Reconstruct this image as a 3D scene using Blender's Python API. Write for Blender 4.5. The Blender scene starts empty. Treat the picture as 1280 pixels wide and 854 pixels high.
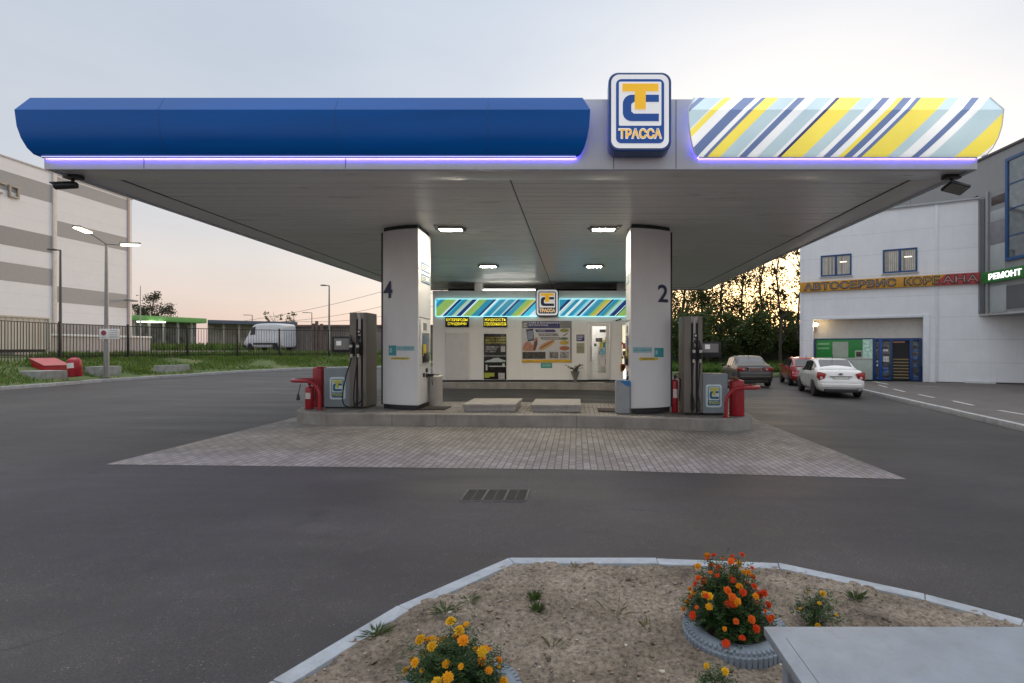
import bpy, bmesh, math, random
from mathutils import Vector, Matrix, noise
random.seed(7)
R = math.radians
SC = bpy.context.scene
COL = SC.collection
UX, UY, F, CH = 720.0, 435.0, 640.0, 1.65      # photo pixel of the straight-ahead direction, focal length in pixels, eye height

# ---------------------------------------------------------------- measuring helpers
def X_(px, Y): return (px-UX)/F*Y
def Z_(py, Y): return CH+(UY-py)/F*Y
def sm(t): t = max(0., min(1., t)); return t*t*(3-2*t)
def gz(x, y):
    z = -.0085*max(x, -14.) if x < 0 else -.028*min(x, 10.)
    if y > 20 and x < -4: z += sm((-4-x)/8.)*.0019*(min(y, 33.)-20)**2
    return z
def ground(px, py, h=0.):
    u, v = (px-UX)/F, (UY-py)/F
    Y = 10.
    for _ in range(60):
        Y = .5*Y+.5*max(.2, (gz(u*Y, Y)+h-CH)/v)
    return Vector((u*Y, Y, gz(u*Y, Y)+h))

# ---------------------------------------------------------------- materials
def new_mat(name):
    m = bpy.data.materials.new(name); m.use_nodes = True
    nt = m.node_tree; b = nt.nodes['Principled BSDF']
    return m, nt, b
def N(nt, t, **kw):
    n = nt.nodes.new(t)
    for k, v in kw.items():
        if k in n.inputs: n.inputs[k].default_value = v
        else: setattr(n, k, v)
    return n
def L(nt, a, b): nt.links.new(a, b)
def c4(c): return (c[0], c[1], c[2], 1.)
def srgb(r, g, b):
    f = lambda v: (v/255/12.92) if v/255 <= .04045 else ((v/255+.055)/1.055)**2.4
    return (f(r), f(g), f(b))
def ramp(nt, stops, interp='LINEAR'):
    n = nt.nodes.new('ShaderNodeValToRGB'); cr = n.color_ramp; cr.interpolation = interp
    while len(cr.elements) > 1: cr.elements.remove(cr.elements[-1])
    cr.elements[0].position = stops[0][0]; cr.elements[0].color = c4(stops[0][1])
    for p, c in stops[1:]:
        e = cr.elements.new(p); e.color = c4(c)
    return n
MATS = {}
def pm(name, col, rough=.55, metal=0., var=.12, scale=4., bump=0., bscale=60., emit=None, es=0., coat=0., stain=0., stretch=(1, 1, 1), spec=.5):
    """painted / plastic / metal surface with slight unevenness, optional wear"""
    if name in MATS: return MATS[name]
    m, nt, b = new_mat(name)
    tc = N(nt, 'ShaderNodeTexCoord'); mp = N(nt, 'ShaderNodeMapping'); mp.inputs['Scale'].default_value = stretch
    L(nt, tc.outputs['Object'], mp.inputs[0])
    n1 = N(nt, 'ShaderNodeTexNoise', Scale=scale, Detail=6., Roughness=.62); L(nt, mp.outputs[0], n1.inputs['Vector'])
    lo = tuple(max(0, x*(1-var)) for x in col); hi = tuple(min(1, x*(1+var)) for x in col)
    r1 = ramp(nt, [(.3, lo), (.7, hi)]); L(nt, n1.outputs['Fac'], r1.inputs[0])
    out = r1.outputs[0]
    if stain > 0:
        n2 = N(nt, 'ShaderNodeTexNoise', Scale=scale*2.3, Detail=8., Roughness=.7)
        mp2 = N(nt, 'ShaderNodeMapping'); mp2.inputs['Scale'].default_value = (1, 1, .25); L(nt, tc.outputs['Object'], mp2.inputs[0]); L(nt, mp2.outputs[0], n2.inputs['Vector'])
        r2 = ramp(nt, [(.5, (0, 0, 0)), (.75, (stain,)*3)]); L(nt, n2.outputs['Fac'], r2.inputs[0])
        mx = N(nt, 'ShaderNodeMixRGB'); mx.inputs['Color2'].default_value = (.12, .10, .08, 1)
        L(nt, r2.outputs[0], mx.inputs['Fac']); L(nt, out, mx.inputs['Color1']); out = mx.outputs[0]
    L(nt, out, b.inputs['Base Color'])
    b.inputs['Metallic'].default_value = metal
    b.inputs['Specular IOR Level'].default_value = spec
    rr = ramp(nt, [(.25, (max(.03, rough*.85),)*3), (.75, (min(1, rough*1.15),)*3)]); L(nt, n1.outputs['Fac'], rr.inputs[0]); L(nt, rr.outputs[0], b.inputs['Roughness'])
    b.inputs['Coat Weight'].default_value = coat; b.inputs['Coat Roughness'].default_value = .06
    if bump > 0:
        nb = N(nt, 'ShaderNodeTexNoise', Scale=bscale, Detail=5.); L(nt, tc.outputs['Object'], nb.inputs['Vector'])
        bp = N(nt, 'ShaderNodeBump', Strength=bump, Distance=.01); L(nt, nb.outputs['Fac'], bp.inputs['Height']); L(nt, bp.outputs[0], b.inputs['Normal'])
    if emit is not None:
        b.inputs['Emission Color'].default_value = c4(emit); b.inputs['Emission Strength'].default_value = es
    MATS[name] = m
    return m

def glass_mat(name, tint=(.02, .025, .03), rough=.04):
    return pm(name, tint, rough=rough, var=.3, scale=2., spec=.8)

def asphalt_mat():
    m, nt, b = new_mat('asphalt')
    tc = N(nt, 'ShaderNodeTexCoord')
    big = N(nt, 'ShaderNodeTexNoise', Scale=.28, Detail=7., Roughness=.62); L(nt, tc.outputs['Object'], big.inputs['Vector'])
    mp = N(nt, 'ShaderNodeMapping'); mp.inputs['Scale'].default_value = (.25, 1.6, 1); L(nt, tc.outputs['Object'], mp.inputs[0])
    st = N(nt, 'ShaderNodeTexNoise', Scale=.9, Detail=6., Roughness=.6); L(nt, mp.outputs[0], st.inputs['Vector'])
    fine = N(nt, 'ShaderNodeTexNoise', Scale=85., Detail=5., Roughness=.8); L(nt, tc.outputs['Object'], fine.inputs['Vector'])
    sp = N(nt, 'ShaderNodeTexVoronoi', Scale=48.); L(nt, tc.outputs['Object'], sp.inputs['Vector'])
    r = ramp(nt, [(.3, (.028, .0258, .0260)), (.5, (.041, .0378, .0378)), (.72, (.066, .061, .0585))]); L(nt, big.outputs['Fac'], r.inputs[0])
    r2 = ramp(nt, [(.3, (.66,)*3), (.7, (1.28,)*3)]); L(nt, st.outputs['Fac'], r2.inputs[0])
    m1 = N(nt, 'ShaderNodeMixRGB', blend_type='MULTIPLY'); m1.inputs['Fac'].default_value = 1; L(nt, r.outputs[0], m1.inputs['Color1']); L(nt, r2.outputs[0], m1.inputs['Color2'])
    r3 = ramp(nt, [(.34, (.45,)*3), (.5, (1.,)*3), (.66, (1.75,)*3)]); L(nt, fine.outputs['Fac'], r3.inputs[0])
    m2 = N(nt, 'ShaderNodeMixRGB', blend_type='MULTIPLY'); m2.inputs['Fac'].default_value = .8; L(nt, m1.outputs[0], m2.inputs['Color1']); L(nt, r3.outputs[0], m2.inputs['Color2'])
    r4 = ramp(nt, [(0., (1, 1, 1)), (.16, (1, 1, 1)), (.2, (.0,)*3)]); L(nt, sp.outputs['Distance'], r4.inputs[0])
    hz = N(nt, 'ShaderNodeTexNoise', Scale=9.); L(nt, tc.outputs['Object'], hz.inputs['Vector'])
    r5 = ramp(nt, [(.48, (0, 0, 0)), (.68, (.85,)*3)]); L(nt, hz.outputs['Fac'], r5.inputs[0])
    mm = N(nt, 'ShaderNodeMixRGB', blend_type='MULTIPLY'); mm.inputs['Fac'].default_value = 1; L(nt, r4.outputs[0], mm.inputs['Color1']); L(nt, r5.outputs[0], mm.inputs['Color2'])
    m3 = N(nt, 'ShaderNodeMixRGB'); m3.inputs['Color2'].default_value = (.22, .2, .19, 1); L(nt, mm.outputs[0], m3.inputs['Fac']); L(nt, m2.outputs[0], m3.inputs['Color1'])
    # oil drips
    ol = N(nt, 'ShaderNodeTexNoise', Scale=1.7, Detail=5., Roughness=.55); L(nt, tc.outputs['Object'], ol.inputs['Vector'])
    r6 = ramp(nt, [(.62, (0, 0, 0)), (.72, (.6,)*3)]); L(nt, ol.outputs['Fac'], r6.inputs[0])
    m4 = N(nt, 'ShaderNodeMixRGB'); m4.inputs['Color2'].default_value = (.024, .0225, .023, 1); L(nt, r6.outputs[0], m4.inputs['Fac']); L(nt, m3.outputs[0], m4.inputs['Color1'])
    # hairline cracks, here and there
    wv = N(nt, 'ShaderNodeTexNoise', Scale=1.3, Detail=5.); L(nt, tc.outputs['Object'], wv.inputs['Vector'])
    wm = N(nt, 'ShaderNodeMixRGB', blend_type='LINEAR_LIGHT'); wm.inputs['Fac'].default_value = .35; L(nt, tc.outputs['Object'], wm.inputs['Color1']); L(nt, wv.outputs['Color'], wm.inputs['Color2'])
    ck = N(nt, 'ShaderNodeTexVoronoi', feature='DISTANCE_TO_EDGE', Scale=.33); L(nt, wm.outputs[0], ck.inputs['Vector'])
    r7 = ramp(nt, [(0., (1, 1, 1)), (.0022, (1, 1, 1)), (.0045, (0, 0, 0))]); L(nt, ck.outputs['Distance'], r7.inputs[0])
    r8 = ramp(nt, [(.50, (0, 0, 0)), (.60, (.7,)*3)]); L(nt, big.outputs['Fac'], r8.inputs[0])
    cm = N(nt, 'ShaderNodeMixRGB', blend_type='MULTIPLY'); cm.inputs['Fac'].default_value = 1; L(nt, r7.outputs[0], cm.inputs['Color1']); L(nt, r8.outputs[0], cm.inputs['Color2'])
    m5 = N(nt, 'ShaderNodeMixRGB'); m5.inputs['Color2'].default_value = (.018, .017, .017, 1); L(nt, cm.outputs[0], m5.inputs['Fac']); L(nt, m4.outputs[0], m5.inputs['Color1'])
    L(nt, m5.outputs[0], b.inputs['Base Color'])
    b.inputs['Specular IOR Level'].default_value = .32
    rr = ramp(nt, [(.3, (.50,)*3), (.7, (.74,)*3)]); L(nt, st.outputs['Fac'], rr.inputs[0]); L(nt, rr.outputs[0], b.inputs['Roughness'])
    bp = N(nt, 'ShaderNodeBump', Strength=.55, Distance=.004); L(nt, fine.outputs['Fac'], bp.inputs['Height']); L(nt, bp.outputs[0], b.inputs['Normal'])
    return m

def paver_mat(name, c1, c2, mortar, bw=.2, bh=.1, ms=.006):
    m, nt, b = new_mat(name)
    tc = N(nt, 'ShaderNodeTexCoord'); mp = N(nt, 'ShaderNodeMapping'); mp.inputs['Rotation'].default_value = (0, 0, R(90)); L(nt, tc.outputs['Object'], mp.inputs[0])
    nz = N(nt, 'ShaderNodeTexNoise', Scale=3., Detail=3.); L(nt, mp.outputs[0], nz.inputs['Vector'])
    add = N(nt, 'ShaderNodeMixRGB', blend_type='LINEAR_LIGHT'); add.inputs['Fac'].default_value = .006
    L(nt, mp.outputs[0], add.inputs['Color1']); L(nt, nz.outputs['Color'], add.inputs['Color2'])
    br = N(nt, 'ShaderNodeTexBrick', Scale=1.); br.inputs['Brick Width'].default_value = bw; br.inputs['Row Height'].default_value = bh
    br.inputs['Mortar Size'].default_value = ms; br.inputs['Mortar Smooth'].default_value = .3; br.inputs['Bias'].default_value = 0.
    br.inputs['Color1'].default_value = c4(c1); br.inputs['Color2'].default_value = c4(c2); br.inputs['Mortar'].default_value = c4(mortar)
    L(nt, add.outputs[0], br.inputs['Vector'])
    big = N(nt, 'ShaderNodeTexNoise', Scale=.7, Detail=7., Roughness=.65); L(nt, tc.outputs['Object'], big.inputs['Vector'])
    r = ramp(nt, [(.3, (.62, .60, .58)), (.7, (1.2, 1.2, 1.2))]); L(nt, big.outputs['Fac'], r.inputs[0])
    mx = N(nt, 'ShaderNodeMixRGB', blend_type='MULTIPLY'); mx.inputs['Fac'].default_value = 1; L(nt, br.outputs[0], mx.inputs['Color1']); L(nt, r.outputs[0], mx.inputs['Color2'])
    L(nt, mx.outputs[0], b.inputs['Base Color']); b.inputs['Roughness'].default_value = .72
    fine = N(nt, 'ShaderNodeTexNoise', Scale=90., Detail=3.); L(nt, tc.outputs['Object'], fine.inputs['Vector'])
    ma = N(nt, 'ShaderNodeMath', operation='MULTIPLY_ADD'); ma.inputs[1].default_value = -1.5; L(nt, br.outputs['Fac'], ma.inputs[0]); L(nt, fine.outputs['Fac'], ma.inputs[2])
    bp = N(nt, 'ShaderNodeBump', Strength=.6, Distance=.006); L(nt, ma.outputs[0], bp.inputs['Height']); L(nt, bp.outputs[0], b.inputs['Normal'])
    return m

def stripe_mat(name, stops, s0, s1, emit=.4, rough=.35, z0=0.):
    """diagonal printed stripes; the position runs along x + y - z of the object in metres"""
    m, nt, b = new_mat(name)
    tc = N(nt, 'ShaderNodeTexCoord'); sx = N(nt, 'ShaderNodeSeparateXYZ'); L(nt, tc.outputs['Object'], sx.inputs[0])
    a = N(nt, 'ShaderNodeMath', operation='SUBTRACT'); L(nt, sx.outputs['X'], a.inputs[0]); L(nt, sx.outputs['Z'], a.inputs[1])
    mr = N(nt, 'ShaderNodeMapRange'); mr.inputs['From Min'].default_value = s0-z0; mr.inputs['From Max'].default_value = s1-z0; L(nt, a.outputs[0], mr.inputs['Value'])
    r = ramp(nt, [((p-s0)/(s1-s0), c) for p, c in stops][:32], 'CONSTANT'); L(nt, mr.outputs[0], r.inputs[0])
    nz = N(nt, 'ShaderNodeTexNoise', Scale=1.6, Detail=4.); L(nt, tc.outputs['Object'], nz.inputs['Vector'])
    rn = ramp(nt, [(.3, (.86, .87, .9)), (.7, (1, 1, 1))]); L(nt, nz.outputs['Fac'], rn.inputs[0])
    mx = N(nt, 'ShaderNodeMixRGB', blend_type='MULTIPLY'); mx.inputs['Fac'].default_value = 1; L(nt, r.outputs[0], mx.inputs['Color1']); L(nt, rn.outputs[0], mx.inputs['Color2'])
    L(nt, mx.outputs[0], b.inputs['Base Color']); L(nt, mx.outputs[0], b.inputs['Emission Color']); b.inputs['Emission Strength'].default_value = emit
    b.inputs['Roughness'].default_value = rough
    return m

def leaf_mat(name, dark, light, rough=.6, trans=.25):
    m, nt, b = new_mat(name)
    tc = N(nt, 'ShaderNodeTexCoord')
    n1 = N(nt, 'ShaderNodeTexNoise', Scale=1.1, Detail=3.); L(nt, tc.outputs['Object'], n1.inputs['Vector'])
    n2 = N(nt, 'ShaderNodeTexNoise', Scale=14., Detail=2.); L(nt, tc.outputs['Object'], n2.inputs['Vector'])
    ad = N(nt, 'ShaderNodeMath', operation='ADD'); L(nt, n1.outputs['Fac'], ad.inputs[0]); L(nt, n2.outputs['Fac'], ad.inputs[1])
    hf = N(nt, 'ShaderNodeMath', operation='MULTIPLY'); hf.inputs[1].default_value = .5; L(nt, ad.outputs[0], hf.inputs[0])
    r = ramp(nt, [(.36, dark), (.64, light)]); L(nt, hf.outputs[0], r.inputs[0]); L(nt, r.outputs[0], b.inputs['Base Color'])
    b.inputs['Roughness'].default_value = rough; b.inputs['Specular IOR Level'].default_value = .25
    if trans > 0:
        t = N(nt, 'ShaderNodeBsdfTranslucent'); L(nt, r.outputs[0], t.inputs[0])
        ms = N(nt, 'ShaderNodeMixShader'); ms.inputs[0].default_value = trans
        L(nt, b.outputs[0], ms.inputs[1]); L(nt, t.outputs[0], ms.inputs[2]); L(nt, ms.outputs[0], nt.nodes['Material Output'].inputs[0])
    return m

def emis(name, col, s): return pm(name, (.8, .8, .8), emit=col, es=s, var=.02)

def siding_mat(name, col, pitch, depth=.01, var=.06, axis='Z', rough=.5, seam=(.55, .55, .55), width=.985, stain=.25):
    """sheet cladding: thin joint every `pitch` metres along the axis"""
    m, nt, b = new_mat(name)
    tc = N(nt, 'ShaderNodeTexCoord'); sx = N(nt, 'ShaderNodeSeparateXYZ'); L(nt, tc.outputs['Object'], sx.inputs[0])
    d = N(nt, 'ShaderNodeMath', operation='DIVIDE'); d.inputs[1].default_value = pitch; L(nt, sx.outputs[axis], d.inputs[0])
    fr = N(nt, 'ShaderNodeMath', operation='FRACT'); L(nt, d.outputs[0], fr.inputs[0])
    js = ramp(nt, [(0., (0, 0, 0)), (width, (0, 0, 0)), (min(.999, width+.006), (1, 1, 1))]); L(nt, fr.outputs[0], js.inputs[0])
    n1 = N(nt, 'ShaderNodeTexNoise', Scale=.8, Detail=7., Roughness=.65); L(nt, tc.outputs['Object'], n1.inputs['Vector'])
    mp = N(nt, 'ShaderNodeMapping'); mp.inputs['Scale'].default_value = (2, 2, .18); L(nt, tc.outputs['Object'], mp.inputs[0])
    n2 = N(nt, 'ShaderNodeTexNoise', Scale=2.2, Detail=6., Roughness=.7); L(nt, mp.outputs[0], n2.inputs['Vector'])
    r = ramp(nt, [(.3, tuple(x*(1-var) for x in col)), (.7, tuple(min(1, x*(1+var)) for x in col))]); L(nt, n1.outputs['Fac'], r.inputs[0])
    r2 = ramp(nt, [(.48, (0, 0, 0)), (.8, (stain,)*3)]); L(nt, n2.outputs['Fac'], r2.inputs[0])
    m0 = N(nt, 'ShaderNodeMixRGB'); m0.inputs['Color2'].default_value = (col[0]*.5, col[1]*.47, col[2]*.44, 1); L(nt, r2.outputs[0], m0.inputs['Fac']); L(nt, r.outputs[0], m0.inputs['Color1'])
    mx = N(nt, 'ShaderNodeMixRGB', blend_type='MULTIPLY'); mx.inputs['Color2'].default_value = c4(seam); L(nt, js.outputs[0], mx.inputs['Fac']); L(nt, m0.outputs[0], mx.inputs['Color1'])
    L(nt, mx.outputs[0], b.inputs['Base Color']); b.inputs['Roughness'].default_value = rough
    bp = N(nt, 'ShaderNodeBump', Strength=1., Distance=depth, invert=True); L(nt, js.outputs[0], bp.inputs['Height']); L(nt, bp.outputs[0], b.inputs['Normal'])
    return m

# ---------------------------------------------------------------- object helpers
def Wm(o):
    m = Matrix.Identity(4)
    while o is not None:
        m = o.matrix_basis @ m; o = o.parent
    return m
def tag(o, label=None, cat=None, group=None, kind=None):
    if label: o['label'] = label
    if cat: o['category'] = cat
    if group: o['group'] = group
    if kind: o['kind'] = kind
    return o
def thing(name, label, cat, loc=(0, 0, 0), rz=0., group=None):
    o = bpy.data.objects.new(name, None); COL.objects.link(o)
    o.empty_display_size = .2
    o.location = loc; o.rotation_euler = (0, 0, rz)
    return tag(o, label, cat, group)
def copy_tree(o, parent=None):
    c = o.copy(); COL.objects.link(c); c.parent = parent
    for ch in list(o.children): copy_tree(ch, c)
    return c

class MB:
    def __init__(s): s.v = []; s.f = []; s.mi = []; s.cur = 0
    def add(s, vs, fs, M=None):
        b = len(s.v)
        s.v += [(M @ Vector(p)) if M is not None else Vector(p) for p in vs]
        for f in fs: s.f.append([b+i for i in f]); s.mi.append(s.cur)
        return s
    def box(s, x0, x1, y0, y1, z0, z1, M=None):
        if x0 > x1: x0, x1 = x1, x0
        if y0 > y1: y0, y1 = y1, y0
        if z0 > z1: z0, z1 = z1, z0
        v = [(x0, y0, z0), (x1, y0, z0), (x1, y1, z0), (x0, y1, z0), (x0, y0, z1), (x1, y0, z1), (x1, y1, z1), (x0, y1, z1)]
        return s.add(v, [(3, 2, 1, 0), (4, 5, 6, 7), (0, 1, 5, 4), (1, 2, 6, 5), (2, 3, 7, 6), (3, 0, 4, 7)], M)
    def prism(s, poly, z0, z1, M=None):
        """poly in xy, counter-clockwise, extruded in z; z0/z1 numbers or functions of (x, y)"""
        n = len(poly)
        a = sum(poly[i][0]*poly[(i+1) % n][1]-poly[(i+1) % n][0]*poly[i][1] for i in range(n))
        if a < 0: poly = list(reversed(poly))
        g = lambda z, p: z(*p) if callable(z) else z
        v = [(p[0], p[1], g(z0, p)) for p in poly]+[(p[0], p[1], g(z1, p)) for p in poly]
        fs = [list(range(n-1, -1, -1)), list(range(n, 2*n))]+[(i, (i+1) % n, n+(i+1) % n, n+i) for i in range(n)]
        return s.add(v, fs, M)
    def tube(s, pts, r, seg=8, cap=True, M=None):
        pts = [Vector(p) for p in pts]; n = len(pts)
        rs = r if isinstance(r, (list, tuple)) else [r]*n
        vs = []; fs = []; nrm = None
        for i, p in enumerate(pts):
            t = (pts[min(i+1, n-1)]-pts[max(i-1, 0)])
            t = t.normalized() if t.length > 1e-9 else Vector((0, 0, 1))
            if nrm is None:
                nrm = t.orthogonal().normalized()
            else:
                nrm = (nrm-t*nrm.dot(t))
                nrm = nrm.normalized() if nrm.length > 1e-6 else t.orthogonal().normalized()
            bn = t.cross(nrm)
            for k in range(seg):
                a = 2*math.pi*k/seg
                vs.append(p+(nrm*math.cos(a)+bn*math.sin(a))*rs[i])
        for i in range(n-1):
            for k in range(seg):
                fs.append((i*seg+k, i*seg+(k+1) % seg, (i+1)*seg+(k+1) % seg, (i+1)*seg+k))
        if cap: fs.append(list(range(seg-1, -1, -1))); fs.append([(n-1)*seg+k for k in range(seg)])
        return s.add(vs, fs, M)
    def lathe(s, prof, seg=20, M=None):
        """prof: (radius, z) from the bottom up"""
        vs = []; fs = []; n = len(prof)
        for r, z in prof:
            for k in range(seg):
                a = 2*math.pi*k/seg; vs.append((r*math.cos(a), r*math.sin(a), z))
        for i in range(n-1):
            for k in range(seg): fs.append((i*seg+k, i*seg+(k+1) % seg, (i+1)*seg+(k+1) % seg, (i+1)*seg+k))
        if prof[0][0] > 1e-4: fs.append(list(range(seg-1, -1, -1)))
        if prof[-1][0] > 1e-4: fs.append([(n-1)*seg+k for k in range(seg)])
        return s.add(vs, fs, M)
    def torus(s, R0, r, seg=40, rs=14, M=None, prof=None):
        vs = []; fs = []
        for i in range(seg):
            a = 2*math.pi*i/seg
            for k in range(rs):
                b = 2*math.pi*k/rs
                if prof: dr, dz = prof[k]
                else: dr, dz = r*math.cos(b), r*math.sin(b)
                vs.append(((R0+dr)*math.cos(a), (R0+dr)*math.sin(a), dz))
        for i in range(seg):
            for k in range(rs):
                fs.append((i*rs+k, ((i+1) % seg)*rs+k, ((i+1) % seg)*rs+(k+1) % rs, i*rs+(k+1) % rs))
        return s.add(vs, fs, M)
    def blob(s, c, r, sub=1, amp=.15, sc=(1, 1, 1)):
        bm = bmesh.new(); bmesh.ops.create_icosphere(bm, subdivisions=sub, radius=1.)
        o = random.random()*50
        vs = []
        for v in bm.verts:
            k = r*(1+amp*noise.noise(v.co*1.7+Vector((o, o, o)))*2)
            vs.append((c[0]+v.co.x*k*sc[0], c[1]+v.co.y*k*sc[1], c[2]+v.co.z*k*sc[2]))
        fs = [[v.index for v in f.verts] for f in bm.faces]
        bm.free(); return s.add(vs, fs)
    def text(s, body, w=None, h=None, size=1., M=None, ex=.0, bold=0., align='CENTER', space=1., shear=0., warp=None, res=3, linesp=1.):
        vs, fs = glyphs(body, ex, bold, space, shear, res, linesp)
        x0 = min(p[0] for p in vs); x1 = max(p[0] for p in vs); y0 = min(p[1] for p in vs); y1 = max(p[1] for p in vs)
        kx = w/(x1-x0) if w else (h/(y1-y0) if h else size); ky = h/(y1-y0) if h else (kx if w else size)
        cx = {'CENTER': (x0+x1)/2, 'LEFT': x0, 'RIGHT': x1}[align]; cy = (y0+y1)/2
        out = []
        for p in vs: out.append(Vector(((p[0]-cx)*kx, (p[1]-cy)*ky, p[2])))
        if M is not None: out = [M @ p for p in out]
        if warp: out = [warp(p) for p in out]
        return s.add(out, fs)
    def build(s, name, mat, parent=None, world=False, bevel=0., smooth=35., seg=2, label=None):
        me = bpy.data.meshes.new(name)
        vs = s.v
        if world and parent is not None:
            inv = Wm(parent).inverted(); vs = [inv @ p for p in vs]
        me.from_pydata([tuple(p) for p in vs], [], s.f)
        ml = mat if isinstance(mat, (list, tuple)) else [mat]
        for m in ml: me.materials.append(m)
        if len(ml) > 1: me.polygons.foreach_set('material_index', s.mi)
        if bevel > 0:
            bm = bmesh.new(); bm.from_mesh(me)
            bmesh.ops.remove_doubles(bm, verts=bm.verts, dist=1e-5)
            es = [e for e in bm.edges if len(e.link_faces) == 2 and e.calc_face_angle(0) > R(28)]
            if es: bmesh.ops.bevel(bm, geom=es, offset=bevel, segments=seg, profile=.6, affect='EDGES', clamp_overlap=True)
            bm.to_mesh(me); bm.free()
        if smooth:
            me.polygons.foreach_set('use_smooth', [True]*len(me.polygons)); me.set_sharp_from_angle(angle=R(smooth))
        me.validate(); me.update()
        o = bpy.data.objects.new(name, me); COL.objects.link(o)
        if parent is not None: o.parent = parent
        if label: o['label'] = label
        return o
_GL = {}
def glyphs(body, ex, bold, space, shear, res, linesp):
    k = (body, round(ex, 4), bold, space, shear, res, linesp)
    if k in _GL: return _GL[k]
    c = bpy.data.curves.new('lettering', 'FONT'); c.body = body; c.extrude = ex; c.offset = bold; c.space_character = space; c.shear = shear
    c.resolution_u = res; c.align_x = 'CENTER'; c.space_line = linesp
    o = bpy.data.objects.new('lettering', c); COL.objects.link(o)
    dg = bpy.context.evaluated_depsgraph_get(); dg.update()
    me = bpy.data.meshes.new_from_object(o.evaluated_get(dg))
    r = ([tuple(v.co) for v in me.vertices], [list(p.vertices) for p in me.polygons])
    bpy.data.objects.remove(o); bpy.data.curves.remove(c); bpy.data.meshes.remove(me)
    _GL[k] = r
    return r
def face_M(x, y, z, rz=0.):
    """text plane standing upright, read from -y (rz turns it about z)"""
    return Matrix.Translation((x, y, z)) @ Matrix.Rotation(rz, 4, 'Z') @ Matrix.Rotation(R(90), 4, 'X')
def rrect(x0, x1, z0, z1, r, n=6):
    pts = []
    for cx, cz, a0 in ((x1-r, z1-r, 0), (x0+r, z1-r, 90), (x0+r, z0+r, 180), (x1-r, z0+r, 270)):
        for i in range(n+1):
            a = R(a0+90*i/n); pts.append((cx+r*math.cos(a), cz+r*math.sin(a)))
    return pts
UP = Matrix.Rotation(R(90), 4, 'X')     # xy-polygon -> xz-plane, extrusion towards -y
def up_at(y): return Matrix.Translation((0, y, 0)) @ UP

# ================================================================ SETTING
def P3(x, y, h=0.): return Vector((x, y, gz(x, y)+h))
ASPH = asphalt_mat()
xs = [-900, -300, -120, -60, -40]+[-32+i*1. for i in range(58)]+[30, 45, 80, 200, 700]
ys = [-60, -20, -8]+[-4+i*1. for i in range(46)]+[46, 52, 70, 120, 300, 1200]
g = MB()
for y in ys:
    for x in xs: g.v.append(Vector((x, y, gz(x, y))))
nx = len(xs)
for j in range(len(ys)-1):
    for i in range(nx-1): g.f.append([j*nx+i, j*nx+i+1, (j+1)*nx+i+1, (j+1)*nx+i]); g.mi.append(0)
tag(g.build('ground', ASPH, smooth=40), kind='structure')

def strip_sheet(poly_fn, nu, nv):
    m = MB()
    for j in range(nv+1):
        for i in range(nu+1): m.v.append(Vector(poly_fn(i/nu, j/nv)))
    for j in range(nv):
        for i in range(nu): m.f.append([j*(nu+1)+i, j*(nu+1)+i+1, (j+1)*(nu+1)+i+1, (j+1)*(nu+1)+i]); m.mi.append(0)
    return m
# block paving round the island
PV = paver_mat('block_paving', (.222, .200, .186), (.312, .287, .270), (.085, .077, .072), .2, .1, .008)
Lf, Rf = ground(131, 581), ground(1133, 599.5)
def pave(u, v):
    a = Lf.lerp(Rf, u); b = Vector((Lf.x, 13.3, 0)).lerp(Vector((Rf.x, 13.3, 0)), u)
    p = a.lerp(b, v); return (p.x, p.y, gz(p.x, p.y)+.004)
tag(strip_sheet(pave, 12, 14).build('paving', PV, smooth=40), kind='structure')

CONC = pm('concrete', (.33, .31, .285), rough=.85, var=.22, scale=3., bump=.35, bscale=45., stain=.35)
KERB = pm('kerb_concrete', (.36, .36, .37), rough=.85, var=.2, scale=5., bump=.35, bscale=60., stain=.3)
def kerb_run(name, pts, w, h, side=1, mat=KERB, joint=1.0, below=.05, bev=.012):
    """a row of kerb stones along pts (2D); w to the left of the direction when side = 1"""
    m = MB(); P = [Vector((p[0], p[1])) for p in pts]; n = len(P)
    off = []
    for i in range(n):
        d1 = (P[i]-P[i-1]).normalized() if i > 0 else (P[1]-P[0]).normalized()
        d2 = (P[i+1]-P[i]).normalized() if i < n-1 else d1
        n1 = Vector((-d1.y, d1.x)); n2 = Vector((-d2.y, d2.x)); b = (n1+n2).normalized()
        off.append(b*(w/max(.3, b.dot(n1)))*side)
    for i in range(n-1):
        L_ = (P[i+1]-P[i]).length; k = max(1, round(L_/joint))
        for j in range(k):
            e = .0018/L_
            t0, t1 = j/k+e, (j+1)/k-e
            a, b = P[i].lerp(P[i+1], t0), P[i].lerp(P[i+1], t1)
            c, d = (P[i]+off[i]).lerp(P[i+1]+off[i+1], t1), (P[i]+off[i]).lerp(P[i+1]+off[i+1], t0)
            jz = random.uniform(-.004, .004)
            m.prism([a, b, c, d], lambda x, y: gz(x, y)-below, lambda x, y: gz(x, y)+h+jz)
    return tag(m.build(name, mat, bevel=bev), kind='structure')

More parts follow.
